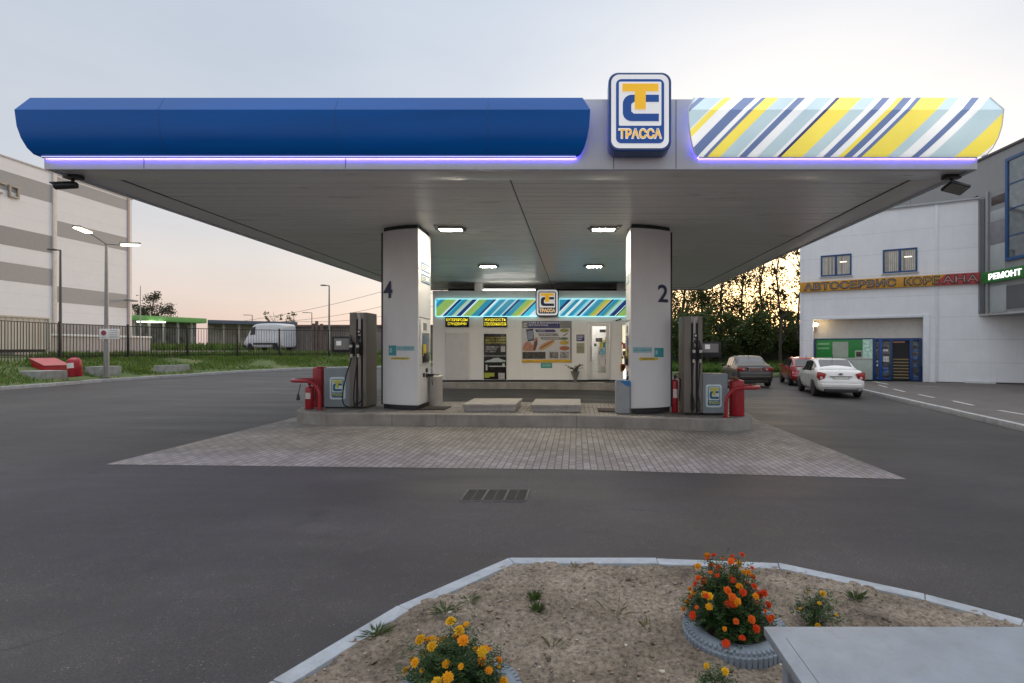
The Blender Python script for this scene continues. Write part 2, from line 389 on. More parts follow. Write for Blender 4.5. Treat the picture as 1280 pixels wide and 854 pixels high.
# ---- left: kerb, grass bank, raised ground beyond the fence
KL = [(-20.6, 4.), (-20.8, 12.), (-20.8, 18.5), (-21.0, 22.7), (-20.3, 25.), (-18.7, 28.5), (-16.6, 30.4), (-13.8, 31.5), (-11., 32.2), (-7., 33.)]
kerb_run('kerb', KL, .18, .13, 1)
FE = [(-24.0, 5.), (-24.2, 13.), (-24.4, 21.), (-24.7, 24.5), (-24.06, 27.5), (-23.0, 30.3), (-21.35, 32.3), (-19.4, 33.5), (-16.66, 34.5), (-13.87, 35.5), (-8., 37.)]
def pl_at(P, t):
    """point at fraction t of a polyline, by index"""
    k = t*(len(P)-1); i = min(int(k), len(P)-2); f = k-i
    return Vector((P[i][0]+(P[i+1][0]-P[i][0])*f, P[i][1]+(P[i+1][1]-P[i][1])*f))
KLr = [(-20.8, 4.), (-21., 12.), (-21., 18.5), (-21.2, 22.7), (-20.6, 25.1), (-18.9, 28.7), (-16.75, 30.65), (-13.9, 31.8), (-11.05, 32.4), (-7., 33.2)]
FZ = 1.05
def far_z(x, y):
    d = max(0., y-34)
    return FZ+.10+.0125*min(d, 60.)
def bank(u, v):
    a = pl_at(KLr, u); b = pl_at(FE, u); p = a.lerp(b, v)
    z0 = gz(a.x, a.y)+.12
    lump = .05*noise.noise(Vector((p.x*.8, p.y*.8, 0)))*math.sin(math.pi*v)
    return (p.x, p.y, z0+(FZ-z0)*sm(v*.92+.04)+lump)
def grass_ground(name):
    m, nt, b = new_mat(name)
    tc = N(nt, 'ShaderNodeTexCoord'); n1 = N(nt, 'ShaderNodeTexNoise', Scale=1.2, Detail=8., Roughness=.7); L(nt, tc.outputs['Object'], n1.inputs['Vector'])
    r = ramp(nt, [(.32, (.045, .075, .018)), (.5, (.075, .11, .03)), (.62, (.12, .125, .045)), (.75, (.17, .14, .08))]); L(nt, n1.outputs['Fac'], r.inputs[0]); L(nt, r.outputs[0], b.inputs['Base Color'])
    b.inputs['Roughness'].default_value = .9
    return m
GG = grass_ground('turf')
tag(strip_sheet(bank, 60, 14).build('grass_bank', GG, smooth=60), kind='structure')
def plateau(u, v):
    a = pl_at(FE, u); d = Vector((-.86, .5)) if u < .4 else Vector((-.86+(u-.4)*1.6, .5+(u-.4)*.9))
    p = a+d*(0 if v == 0 else (2., 6., 14., 30., 60., 130., 400.)[round(v*7)-1])
    return (p.x, p.y, FZ if v == 0 else far_z(p.x, p.y))
tag(strip_sheet(plateau, 40, 7).build('terrain', GG, smooth=60), kind='structure')
# lane beyond the fence
LANE = pm('lane_asphalt', (.19, .17, .165), rough=.85, var=.2, scale=1.2, bump=.2)
def lane(u, v):
    x = -75+u*62; y = 39.5+v*9.5+u*1.5
    return (x, y, far_z(x, y)+.03)
tag(strip_sheet(lane, 20, 6).build('lane', LANE, smooth=60), kind='structure')

# ---- right: pavement with kerb in front of the workshop
KR = [(9.2, 2.), (9.75, 7.), (10.3, 11.75), (11.3, 16.8), (12.2, 21.3), (12.9, 25.), (13.35, 28.4)]
kerb_run('kerb', KR, .16, .14, -1, joint=1.0)
PAVR = pm('pavement_asphalt', (.105, .095, .09), rough=.85, var=.22, scale=1.1, bump=.35, bscale=120., stain=.2)
m = MB()
for (x, y) in KR: m.v.append(P3(x+.16, y, .128)); m.v.append(P3(40, y-6, .128))
for i in range(len(KR)-1): m.f.append([2*i, 2*i+1, 2*i+3, 2*i+2]); m.mi.append(0)
tag(m.build('pavement', PAVR, smooth=60), kind='structure')
WPAINT = pm('road_paint', (.46, .46, .45), rough=.75, var=.2, scale=14., stain=.5)
m = MB()
for (a, b, w) in (((1092, 477), (1110, 480.6), .16), ((1098, 481.2), (1109, 484.3), .12), ((1117, 486.4), (1131, 490), .12), ((1148, 493.2), (1168, 497.2), .12), ((1191, 501.2), (1217, 507), .12), ((1248, 513), (1282, 518.6), .12), ((1143, 482.3), (1174, 483.8), .1), ((1318, 525.5), (1368, 535.5), .12)):
    A, B = ground(*a, .128), ground(*b, .128); d = (B-A).normalized(); n = Vector((-d.y, d.x, 0))*w/2; z = Vector((0, 0, .004))
    m.add([A-n+z, B-n+z, B+n+z, A+n+z], [(0, 1, 2, 3)])
tag(m.build('road_markings', WPAINT, smooth=0), kind='structure')
# grass verge under the trees on the right
def verge(u, v):
    x = -14+u*70; y = 33.5+v*60-u*3+(1.5 if v == 0 else 0)
    return (x, y, gz(x, y)+.02+(.28 if v > 0 else 0)+.008*max(0, y-36)+.1*noise.noise(Vector((x*.3, y*.3, 2))))
tag(strip_sheet(verge, 40, 16).build('grass_verge', GG, smooth=60), kind='structure')
# ---- flower bed with its kerb
hb = .09
bed_px = [(340, 850.6), (497.5, 756.9), (636, 697), (820, 697), (972.5, 703), (1156, 742), (1280, 774)]
BK = [ground(px, py, hb) for px, py in bed_px]
BED = [(-2.05, -.6), (-1.75, 1.2)]+[(p.x, p.y) for p in BK]+[(3.35, 2.05), (4.3, 1.0), (4.3, -.6)]
kerb_run('kerb', list(reversed(BED)), .105, hb, 1, mat=pm('bed_kerb_concrete', (.305, .335, .37), rough=.8, var=.2, scale=7., bump=.4, bscale=70., stain=.25), joint=1.0, bev=.008)
def inside(x, y, poly):
    c = False; n = len(poly); j = n-1
    for i in range(n):
        xi, yi = poly[i]; xj, yj = poly[j]
        if (yi > y) != (yj > y) and x < (xj-xi)*(y-yi)/(yj-yi)+xi: c = not c
        j = i
    return c
cx_ = sum(p[0] for p in BED)/len(BED); cy_ = 1.6
BEDI = [(cx_+(x-cx_)*.975, cy_+(y-cy_)*.965) for x, y in BED]
def soil_z(x, y):
    v = Vector((x, y, 0))
    return gz(x, y)+.082+.016*noise.noise(v*1.6)+.018*noise.noise(v*5.)+.017*noise.noise(v*12.)+.012*noise.noise(v*29.)
def soil_mat():
    m, nt, b = new_mat('sandy_soil')
    tc = N(nt, 'ShaderNodeTexCoord')
    n1 = N(nt, 'ShaderNodeTexNoise', Scale=1.8, Detail=9., Roughness=.7); L(nt, tc.outputs['Object'], n1.inputs['Vector'])
    n2 = N(nt, 'ShaderNodeTexNoise', Scale=38., Detail=6., Roughness=.75); L(nt, tc.outputs['Object'], n2.inputs['Vector'])
    r = ramp(nt, [(.30, (.080, .064, .050)), (.43, (.175, .144, .113)), (.55, (.245, .205, .163)), (.66, (.315, .27, .218)), (.76, (.40, .35, .285))]); L(nt, n1.outputs['Fac'], r.inputs[0])
    r2 = ramp(nt, [(.34, (.35,)*3), (.5, (.95,)*3), (.68, (1.45,)*3)]); L(nt, n2.outputs['Fac'], r2.inputs[0])
    mx = N(nt, 'ShaderNodeMixRGB', blend_type='MULTIPLY'); mx.inputs['Fac'].default_value = 1; L(nt, r.outputs[0], mx.inputs['Color1']); L(nt, r2.outputs[0], mx.inputs['Color2'])
    L(nt, mx.outputs[0], b.inputs['Base Color']); b.inputs['Roughness'].default_value = .95; b.inputs['Specular IOR Level'].default_value = .15
    bp = N(nt, 'ShaderNodeBump', Strength=.9, Distance=.02); L(nt, n2.outputs['Fac'], bp.inputs['Height']); L(nt, bp.outputs[0], b.inputs['Normal'])
    return m
st = .032; m = MB(); idx = {}
for i in range(int(6.6/st)):
    for j in range(int(5.2/st)):
        x, y = -2.2+i*st, -.6+j*st
        if inside(x+st/2, y+st/2, BEDI):
            q = []
            for (a, b) in ((i, j), (i+1, j), (i+1, j+1), (i, j+1)):
                if (a, b) not in idx:
                    xx, yy = -2.2+a*st, -.6+b*st
                    idx[(a, b)] = len(m.v); m.v.append(Vector((xx, yy, soil_z(xx, yy))))
                q.append(idx[(a, b)])
            m.f.append(q); m.mi.append(0)
tag(m.build('soil', soil_mat(), smooth=80), kind='structure')
m = MB(); cols = [pm('pebble_pale', (.42, .39, .36), rough=.8, var=.3, scale=20.), pm('pebble_brown', (.20, .15, .115), rough=.9, var=.3, scale=20.), pm('soil_clod', (.13, .098, .075), rough=.95, var=.3, scale=20.)]
n = 0
while n < 5200:
    x, y = random.uniform(-1.9, 4.), random.uniform(1.2, 4.1)
    if not inside(x, y, BEDI): continue
    m.cur = random.choices((0, 1, 2), (.25, .4, .35))[0]
    r = min(.022, .0028*math.exp(random.gauss(0, .6))*(1.0 if m.cur == 0 else 1.7))
    m.blob((x, y, soil_z(x, y)+r*.2), r, 1, .25, (1, random.uniform(.6, 1), random.uniform(.5, .8))); n += 1
tag(m.build('gravel', cols, smooth=50), kind='stuff')

# ================================================================ CANOPY
YF = 7.6; SOF = 4.3; YB = 23.55
XL, XR = X_(55, YF), X_(1222, YF)
FTOP = Z_(124, YF)
FASC = pm('fascia_grey', (.55, .57, .62), rough=.38, metal=.1, var=.05, scale=2., stain=.06)
SOFM = pm('soffit_metal', (.84, .825, .805), rough=.30, metal=.05, var=.06, scale=1.5, stretch=(.3, 3, 1))
DARK = pm('dark_gap', (.02, .02, .022), rough=.8, var=.2)
can = thing('forecourt_canopy', 'wide flat filling station canopy roof with a dark blue and a striped front', 'canopy', ((XL+XR)/2, YF, SOF))
m = MB()      # fascia all round and the roof sheet
t = .06
m.box(XL, XR, YF, YF+t, SOF, FTOP); m.box(XL, XR, YB-t, YB, SOF, FTOP)
m.box(XL, XL+t, YF+t, YB-t, SOF, FTOP); m.box(XR-t, XR, YF+t, YB-t, SOF, FTOP)
m.build('fascia', FASC, can, world=True, bevel=.008)
MB().box(XL+t+.01, XR-t-.01, YF+t+.01, YB-t-.01, FTOP-.25, FTOP-.2).build('roof', pm('roof_sheet', (.3, .3, .3)), can, world=True)
# seam covers on the fascia
for px in (737+30, 845, 432, 180):
    x = X_(px, YF); MB().box(x-.004, x+.004, YF-.003, YF, SOF+.01, FTOP-.01).build('fascia_seam', DARK, can, world=True)
m = MB(); bw = .52      # border strips of the soffit
m.box(XL+t, XR-t, YF+t, YF+t+bw, SOF+.03, SOF+.05); m.box(XL+t, XR-t, YB-t-bw, YB-t, SOF+.03, SOF+.05)
m.box(XL+t, XL+t+bw, YF+t+bw+.004, YB-t-bw-.004, SOF+.03, SOF+.05); m.box(XR-t-bw, XR-t, YF+t+bw+.004, YB-t-bw-.004, SOF+.03, SOF+.05)
m.build('soffit_border', SOFM, can, world=True, bevel=.004)
m = MB(); xj = X_(640, 8.5); x0, x1 = XL+t+bw+.02, XR-t-bw-.02; y = YF+t+bw+.02; ph = .235
while y < YB-t-bw-.05:
    y2 = min(y+ph, YB-t-bw-.02)
    for a, b in ((x0, xj-.012), (xj+.012, x1)):
        dz = random.uniform(-.0015, .0015); sag = random.uniform(-.002, .002)
        m.add([(a, y+.009, SOF+.055+dz), (b, y+.009, SOF+.055+dz+sag), (b, y2-.006, SOF+.055+dz+sag), (a, y2-.006, SOF+.055+dz),
               (a, y+.006, SOF+.085), (b, y+.006, SOF+.085), (b, y2-.006, SOF+.085), (a, y2-.006, SOF+.085)],
              [(3, 2, 1, 0), (4, 5, 6, 7), (0, 1, 5, 4), (1, 2, 6, 5), (2, 3, 7, 6), (3, 0, 4, 7)])
    y = y2
m.build('soffit', SOFM, can, world=True, bevel=.003, seg=1)
MB().box(XL+t+.01, XR-t-.01, YF+t+.01, YB-t-.01, SOF+.1, SOF+.12).build('soffit_backing', DARK, can, world=True)

# bulging cladding profile: (outwards, z)
PRO = [(.03, 4.475), (.075, 4.495), (.122, 4.57), (.165, 4.70), (.195, 4.86), (.21, 5.09), (.10, 5.315), (.04, 5.33)]
def clad(path, miter_ends):
    """sweep PRO along path of (x, y, out-direction) corners"""
    m = MB(); n = len(PRO)
    for (x, y, dx, dy) in path:
        for o, z in PRO: m.v.append(Vector((x+dx*o, y+dy*o, z)))
    for i in range(len(path)-1):
        for k in range(n-1):
            m.f.append([i*n+k, (i+1)*n+k, (i+1)*n+k+1, i*n+k+1]); m.mi.append(0)
    for i in (0, len(path)-1):
        f = [i*n+k for k in range(n)]
        m.f.append(f if i else f[::-1]); m.mi.append(0)
    return m
BLUE = pm('navy_panel', (.0004, .100, .40), rough=.22, var=.16, scale=.6, coat=.0, spec=.2, stretch=(.4, 1, 3))
bx = X_(737, 7.4)-.2
m = clad([(XL, YB, -1, 1), (XL, YF, -1, -1), (bx, YF, 1, -1)], True)
blue = m.build('blue_cladding', BLUE, can, world=True, smooth=22)
for px in (200, 420, 460+150):
    x = X_(px, 7.42); m = MB()
    m.add([(x-.0025, YF-o-.0015, z) for o, z in PRO[1:7]]+[(x+.0025, YF-o-.0015, z) for o, z in PRO[1:7]], [(i, i+6, i+7, i+1) for i in range(5)])
    m.build('panel_joint', pm('joint_dark', (.001, .05, .16), rough=.5), blue, world=True)
W_, Yl, Li, Sl = srgb(240, 240, 238), srgb(244, 224, 96), srgb(184, 205, 210), srgb(104, 122, 162)
Sd = srgb(58, 68, 112)
z196 = Z_(196, 7.47)
def sx_(zx, off): return X_(off+.16*zx, 7.44)
A_ = 855
st = [(-400, Li), (-345, Sl), (-300, Li), (-160, W_), (-150, Yl), (-90, W_), (5, Sl), (100, W_), (148, Sl), (178, Yl), (280, Li), (412, W_), (432, Sl), (492, W_), (575, Li), (702, W_), (732, Sd), (765, Yl), (930, Li), (1040, W_), (1098, Sl), (1155, W_), (1215, Yl), (1258, Sl), (1330, W_), (1365, Sl), (1398, Yl), (1600, Li), (1700, W_), (1800, Sl), (1855, W_)]
st2 = [(1855, W_), (1930, Li), (2140, Yl), (2330, W_), (2400, Li)]
# one ramp holds 32 stops: the panel is two sheets, joined where a white stripe runs
def stops_m(s): return [(sx_(z, A_), c) for z, c in s]
s_all = stops_m(st)+stops_m(st2[1:])
def canopy_stripe_mat():
    m, nt, b = new_mat('canopy_stripes')
    tc = N(nt, 'ShaderNodeTexCoord'); sx = N(nt, 'ShaderNodeSeparateXYZ'); L(nt, tc.outputs['Object'], sx.inputs[0])
    ax = N(nt, 'ShaderNodeMath', operation='SUBTRACT'); L(nt, sx.outputs['X'], ax.inputs[0]); L(nt, sx.outputs['Z'], ax.inputs[1])
    cxx = (XL+XR)/2
    def rmp(stops, s0, s1):
        off = -cxx-(z196-SOF)
        mr = N(nt, 'ShaderNodeMapRange'); mr.inputs['From Min'].default_value = s0+off; mr.inputs['From Max'].default_value = s1+off; L(nt, ax.outputs[0], mr.inputs['Value'])
        r = ramp(nt, [((p-s0)/(s1-s0), c) for p, c in stops], 'CONSTANT'); L(nt, mr.outputs[0], r.inputs[0]); return r
    a = s_all[:18]; bq = s_all[17:]
    ra = rmp(a, a[0][0], bq[0][0]+.05); rb = rmp(bq, bq[0][0]-.02, bq[-1][0]+.5)
    gt = N(nt, 'ShaderNodeMath', operation='GREATER_THAN'); gt.inputs[1].default_value = bq[0][0]-cxx-(z196-SOF); L(nt, ax.outputs[0], gt.inputs[0])
    mx = N(nt, 'ShaderNodeMixRGB'); L(nt, gt.outputs[0], mx.inputs['Fac']); L(nt, ra.outputs[0], mx.inputs['Color1']); L(nt, rb.outputs[0], mx.inputs['Color2'])
    nz = N(nt, 'ShaderNodeTexNoise', Scale=1.3, Detail=5.); L(nt, tc.outputs['Object'], nz.inputs['Vector'])
    rn = ramp(nt, [(.3, (.84, .86, .9)), (.65, (1, 1, 1))]); L(nt, nz.outputs['Fac'], rn.inputs[0])
    m2 = N(nt, 'ShaderNodeMixRGB', blend_type='MULTIPLY'); m2.inputs['Fac'].default_value = 1; L(nt, mx.outputs[0], m2.inputs['Color1']); L(nt, rn.outputs[0], m2.inputs['Color2'])
    L(nt, m2.outputs[0], b.inputs['Base Color']); L(nt, m2.outputs[0], b.inputs['Emission Color']); b.inputs['Emission Strength'].default_value = .60
    b.inputs['Roughness'].default_value = .3
    return m
lx = X_(861, 7.4)+.2
m = clad([(lx, YF, -1, -1), (XR, YF, 1, -1), (XR, YB, 1, 1)], True)
strp = m.build('striped_cladding', canopy_stripe_mat(), can, world=True, smooth=22)
for (x, dx) in ((lx, -1), (XR, 1)):
    m = MB(); m.tube([(x+dx*o, YF-o-.004, z) for o, z in PRO[0:7]], .009, 6)
    m.build('panel_edge', pm('panel_edge_white', (.8, .8, .8), rough=.35), strp, world=True)
# violet LED lines behind the cladding
LED = emis('violet_led', (.10, .06, 1.0), 110.)
LEDW = emis('violet_led_line', (.6, .6, 1.0), 1.1)
for pts_ in ([(XL+.03, YF-.016, 4.466), (bx, YF-.016, 4.466)], [(lx-.02, YF-.016, 4.468), (XR-.03, YF-.016, 4.468)], [(bx+.012, YF-.014, 4.5), (bx+.03, YF-.014, 5.25)], [(lx-.012, YF-.014, 4.5), (lx-.03, YF-.014, 5.25)]):
    MB().tube(pts_, .006, 6).build('led_line', LED, can, world=True)
for xa_, xb_ in ((XL+.03, bx), (lx-.02, XR-.03)): MB().box(xa_, xb_, YF-.031, YF-.027, 4.452, 4.478).build('led_channel', FASC, can, world=True)
MB().box(XL+.02, bx, YF-.062, YF-.05, 4.4695, 4.474).build('led_lip', LEDW, can, world=True)

# ---- the sign boxes: a rounded box with the T over C emblem
SB = pm('sign_blue', (.006, .055, .22), rough=.3, var=.08, scale=2., coat=.3)
SW = pm('sign_white', (.78, .78, .77), rough=.35, var=.05, scale=3., emit=(.95, .95, 1.), es=.28)
SBf = pm('sign_blue_face', (.006, .06, .27), rough=.35, var=.06, scale=3., emit=(.01, .12, .55), es=.16)
SY = pm('sign_amber', (.80, .45, .015), rough=.35, var=.06, scale=4., emit=(1., .55, .02), es=.34)
def emblem(parent, cx, y, z0, w, h, M=Matrix.Identity(4), mats=(SB, SBf, SW, SY), fr=True, names=True):
    """T over C on white with the name under it; flat layers 3 mm apart, front at y going to -y"""
    blue, bface, white, amber = mats
    x0, x1, z1 = cx-w/2, cx+w/2, z0+h
    def lay(poly, d, th=.004): return poly, d, th
    def put(name, polys, d, mat, th=.005):
        mb = MB()
        for p in polys: mb.prism(p, d, d+th, M @ up_at(y))
        return mb.build(name, mat, parent, world=True)
    r = w*.14; d = .0
    if fr:
        put('white_border', [rrect(x0+.045*w, x1-.045*w, z0+.045*w, z1-.045*w, r*.9)], d, white); d += .006
        put('blue_field', [rrect(x0+.12*w, x1-.12*w, z0+.12*w, z1-.12*w, r*.6)], d, bface); d += .006
    fx0, fx1, fz1 = x0+.165*w, x1-.165*w, z1-.165*w
    fz0 = z0+.315*h
    put('emblem_field', [rrect(fx0, fx1, fz0, fz1, .02*w)], d, white); d += .006
    fw, fh = fx1-fx0, fz1-fz0
    q = lambda a, b: (fx0+a*fw, fz0+b*fh)
    # C: thick rounded bracket open to the right
    cpts = [q(.94, .70), q(.36, .70)]
    for i in range(0, 7): a = R(90+i*15); cpts.append(q(.30+.21*math.cos(a), .49+.21*math.sin(a)))
    cpts += [q(.09, .30)]
    for i in range(0, 7): a = R(180+i*15); cpts.append(q(.30+.21*math.cos(a), .30+.20*math.sin(a)))
    cpts += [q(.94, .10), q(.94, .27), q(.35, .27), q(.29, .32), q(.29, .49), q(.35, .54), q(.94, .54)]
    put('letter_mark', [cpts], d, bface)
    d += .006
    tp = [q(.08, .95), q(.08, .78), q(.37, .78), q(.37, .37), q(.63, .37), q(.63, .78), q(.93, .78), q(.93, .95)]
    put('letter_mark', [tp[::-1]], d, amber)
    mb = MB(); bw_ = x1-x0
    mb.text('ТРАССА', w=.69*bw_, h=.138*h, M=M @ face_M(cx, y-d, z0+.212*h), ex=.002, bold=.06, res=2)
    mb.build('name_outline', white, parent, world=True)
    mb = MB(); mb.text('ТРАССА', w=.655*bw_, h=.108*h, M=M @ face_M(cx, y-d-.006, z0+.212*h), ex=.002, bold=.018, res=2)
    mb.build('name_lettering', amber, parent, world=True)
sy = 7.33
sx0, sx1 = X_(760.5, sy), X_(839.5, sy); sz0, sz1 = Z_(189, sy), Z_(90, sy)
sg = thing('emblem_sign', 'large rounded emblem box sign standing up on the canopy front edge', 'sign', ((sx0+sx1)/2, YF, sz0))
MB().prism(rrect(sx0, sx1, sz0, sz1, .14), .0, YF-.004-sy, up_at(YF-.004)).build('box', SB, sg, world=True, bevel=.03, seg=3)
emblem(sg, (sx0+sx1)/2, sy-.001, sz0, sx1-sx0, sz1-sz0)

# ---- four recessed lamps in the soffit
LAMP = emis('lamp_diffuser', (1., .90, .73), 190.)
LFR = pm('lamp_housing', (.30, .29, .27), rough=.4, metal=.6, var=.1)
lz = SOF+.05
first = None
for (px, Y, lab) in ((563.5, 11.54, 'bright canopy lamp right by the top of the column marked four'), (754.3, 11.54, 'bright canopy lamp right by the top of the column marked two'),
                     (610.4, 16.8, 'canopy lamp further in above the kiosk, towards the sandwich sign'), (742.7, 16.8, 'canopy lamp further in above the kiosk, towards its glass door')):
    x = X_(px, Y)
    if first is None:
        first = thing('ceiling_lamp', lab, 'lamp', (x, Y, lz), 0, 'lamps set in the canopy ceiling')
        m = MB(); m.box(-.30, .30, -.20, -.13, -.045, 0); m.box(-.30, .30, .13, .20, -.045, 0); m.box(-.30, -.245, -.13, .13, -.045, 0); m.box(.245, .30, -.13, .13, -.045, 0); m.box(-.24, .24, -.125, .125, -.012, -.002)
        m.build('housing', LFR, first, bevel=.006)
        MB().box(-.235, .235, -.10, .10, -.0435, -.016).build('diffuser', LAMP, first, bevel=.006)
        for sxx in (-1, 1): m = MB(); m.tube([(sxx*.335, 0, 0), (sxx*.335, 0, -.03)], .02, 8); m.box(sxx*.300, sxx*.335, -.012, .012, -.02, -.008); m.build('bracket', LFR, first)
    else:
        c = copy_tree(first); c.location = (x, Y, lz); c['label'] = lab
# small dome sensors by the front pair
for (px, py, lab) in ((545.0, 289.5, 'small round sensor on the canopy ceiling by the column marked four'), (775.5, 288.5, 'small round sensor on the canopy ceiling by the column marked two')):
    x = X_(px, 11.3)
    t_ = thing('ceiling_sensor', lab, 'sensor', (x, 11.3, lz), 0, 'round sensors on the canopy ceiling')
    MB().lathe([(.0, -.06), (.03, -.055), (.045, -.03), (.05, 0)], 12).build('dome', pm('sensor_grey', (.6, .6, .58), rough=.3), t_)
    MB().lathe([(.055, -.012), (.06, 0)], 12).build('base', LFR, t_)
# cameras / floodlights under the two front corners
CAMB = pm('camera_black', (.025, .025, .027), rough=.4, var=.2)
def corner_cam(px, Y, rz, lab, flat):
    x = X_(px, Y)
    t_ = thing('floodlight' if flat else 'security_camera', lab, 'floodlight' if flat else 'camera', (x, Y, SOF))
    Mz = Matrix.Rotation(rz, 4, 'Z')
    MB().box(-.12, .12, -.06, .06, -.03, .03, Mz).build('mount', CAMB, t_, bevel=.008)
    MB().tube([Mz @ Vector((0, 0, -.02)), Mz @ Vector((0, -.02, -.08)), Mz @ Vector((-.04, -.03, -.12))], .022, 8).build('bracket', CAMB, t_)
    if not flat:
        m = MB(); m.tube([Mz @ Vector((.04, .01, -.12)), Mz @ Vector((-.22, -.07, -.155))], [.05, .058], 12); m.build('body', CAMB, t_)
        m = MB(); a = Mz @ Vector((.1, .03, -.055)); 
        m.box(-.27, .03, -.07, .07, -.010, .006, Matrix.Translation((0, 0, -.085)) @ Mz @ Matrix.Rotation(R(17), 4, 'Z') @ Matrix.Rotation(R(-8), 4, 'Y')); m.build('sun_shield', CAMB, t_, bevel=.004)
        MB().tube([Mz @ Vector((-.222, -.071, -.1555)), Mz @ Vector((-.227, -.073, -.1565))], .042, 12).build('lens', glass_mat('camera_lens', (.01, .01, .015)), t_)
    else:
        Mr = Matrix.Translation(Mz @ Vector((.0, -.1, -.2))) @ Mz @ Matrix.Rotation(R(14), 4, 'Y') @ Matrix.Rotation(R(-20), 4, 'X')
        MB().box(-.16, .15, -.11, .11, -.02, .03, Mr).build('body', CAMB, t_, bevel=.012)
        MB().box(-.14, .13, -.09, .09, -.026, -.0205, Mr).build('lens', pm('floodlight_glass', (.25, .25, .24), rough=.15), t_)
corner_cam(92, 7.95, R(0), 'black hooded camera under the canopy corner at the blue end', False)
corner_cam(1189, 7.95, R(0), 'flat black floodlight on a bracket under the canopy corner at the striped end', True)

# ================================================================ ISLAND
IH = .26
ix0, ix1, iy0, iy1 = -6.2, 3.95, 10.58, 13.0
def island_outline(ins=0.):
    pts = []; r = 1.05-ins
    x0, x1, y0, y1 = ix0+ins, ix1-ins, iy0+ins, iy1-ins
    for cx, cy, a0 in ((x1-r, y1-r, 0), (x0+r, y1-r, 90), (x0+r, y0+r, 180), (x1-r, y0+r, 270)):
        for i in range(9): a = R(a0+90*i/8); pts.append((cx+r*math.cos(a), cy+r*math.sin(a)))
    # intermediate points along the long sides so that the top follows the ground's crown
    out = []
    for i in range(len(pts)):
        p, q = Vector(pts[i]), Vector(pts[(i+1) % len(pts)]); k = max(1, int((q-p).length/1.0))
        for j in range(k): out.append(tuple(p.lerp(q, j/k)))
    return out
isl = thing('pump_island', 'long low concrete island with rounded ends carrying the fuel pumps and columns', 'kerbed island', (-1.1, 11.8, gz(-1.1, 11.8)))
O_, I_ = island_outline(), island_outline(.14)
m = MB(); nO = len(O_)
ICON = pm('island_concrete', (.27, .25, .225), rough=.8, var=.22, scale=2.2, bump=.35, bscale=50., stain=.45)
nI = len(I_)
k = min(nO, nI)
O2, I2 = O_, []
# resample the inner outline to the outer's count by angle-free matching (same construction keeps the order)
per = [0.]
def resample(P, n):
    d = [0.]
    for i in range(len(P)): d.append(d[-1]+(Vector(P[(i+1) % len(P)])-Vector(P[i])).length)
    out = []
    for j in range(n):
        s = d[-1]*j/n; i = max(a for a in range(len(P)) if d[a] <= s+1e-9); f = (s-d[i])/max(1e-9, d[i+1]-d[i])
        out.append(tuple(Vector(P[i]).lerp(Vector(P[(i+1) % len(P)]), f)))
    return out
NN = 96
O2, I2 = resample(O_, NN), resample(I_, NN)
for ring, h in ((O2, -.05), (O2, IH-.02), ([(p[0]+(q[0]-p[0])*.12, p[1]+(q[1]-p[1])*.12) for p, q in zip(O2, I2)], IH), (I2, IH), (I2, IH-.03)):
    for p in ring: m.v.append(P3(p[0], p[1], h))
for r_ in range(4):
    for i in range(NN): m.f.append([r_*NN+i, r_*NN+(i+1) % NN, (r_+1)*NN+(i+1) % NN, (r_+1)*NN+i]); m.mi.append(0)
m.build('kerb_edge', ICON, isl, world=True, smooth=40)
m = MB()
m.v = [P3(-1.1, 11.8, IH-.006)]+[P3(p[0], p[1], IH-.006) for p in I2]
for i in range(NN): m.f.append([0, 1+i, 1+(i+1) % NN]); m.mi.append(0)
m.build('paving', paver_mat('island_paving', (.20, .18, .165), (.27, .25, .23), (.07, .065, .06), .2, .1, .007), isl, world=True)
for px in (545, 721, 640-150):
    x = X_(px, 10.58); MB().box(x-.004, x+.004, iy0-.002, iy0+.13, gz(x, 10.6)+.004, gz(x, 10.6)+IH-.012).build('kerb_joint', DARK, isl, world=True)

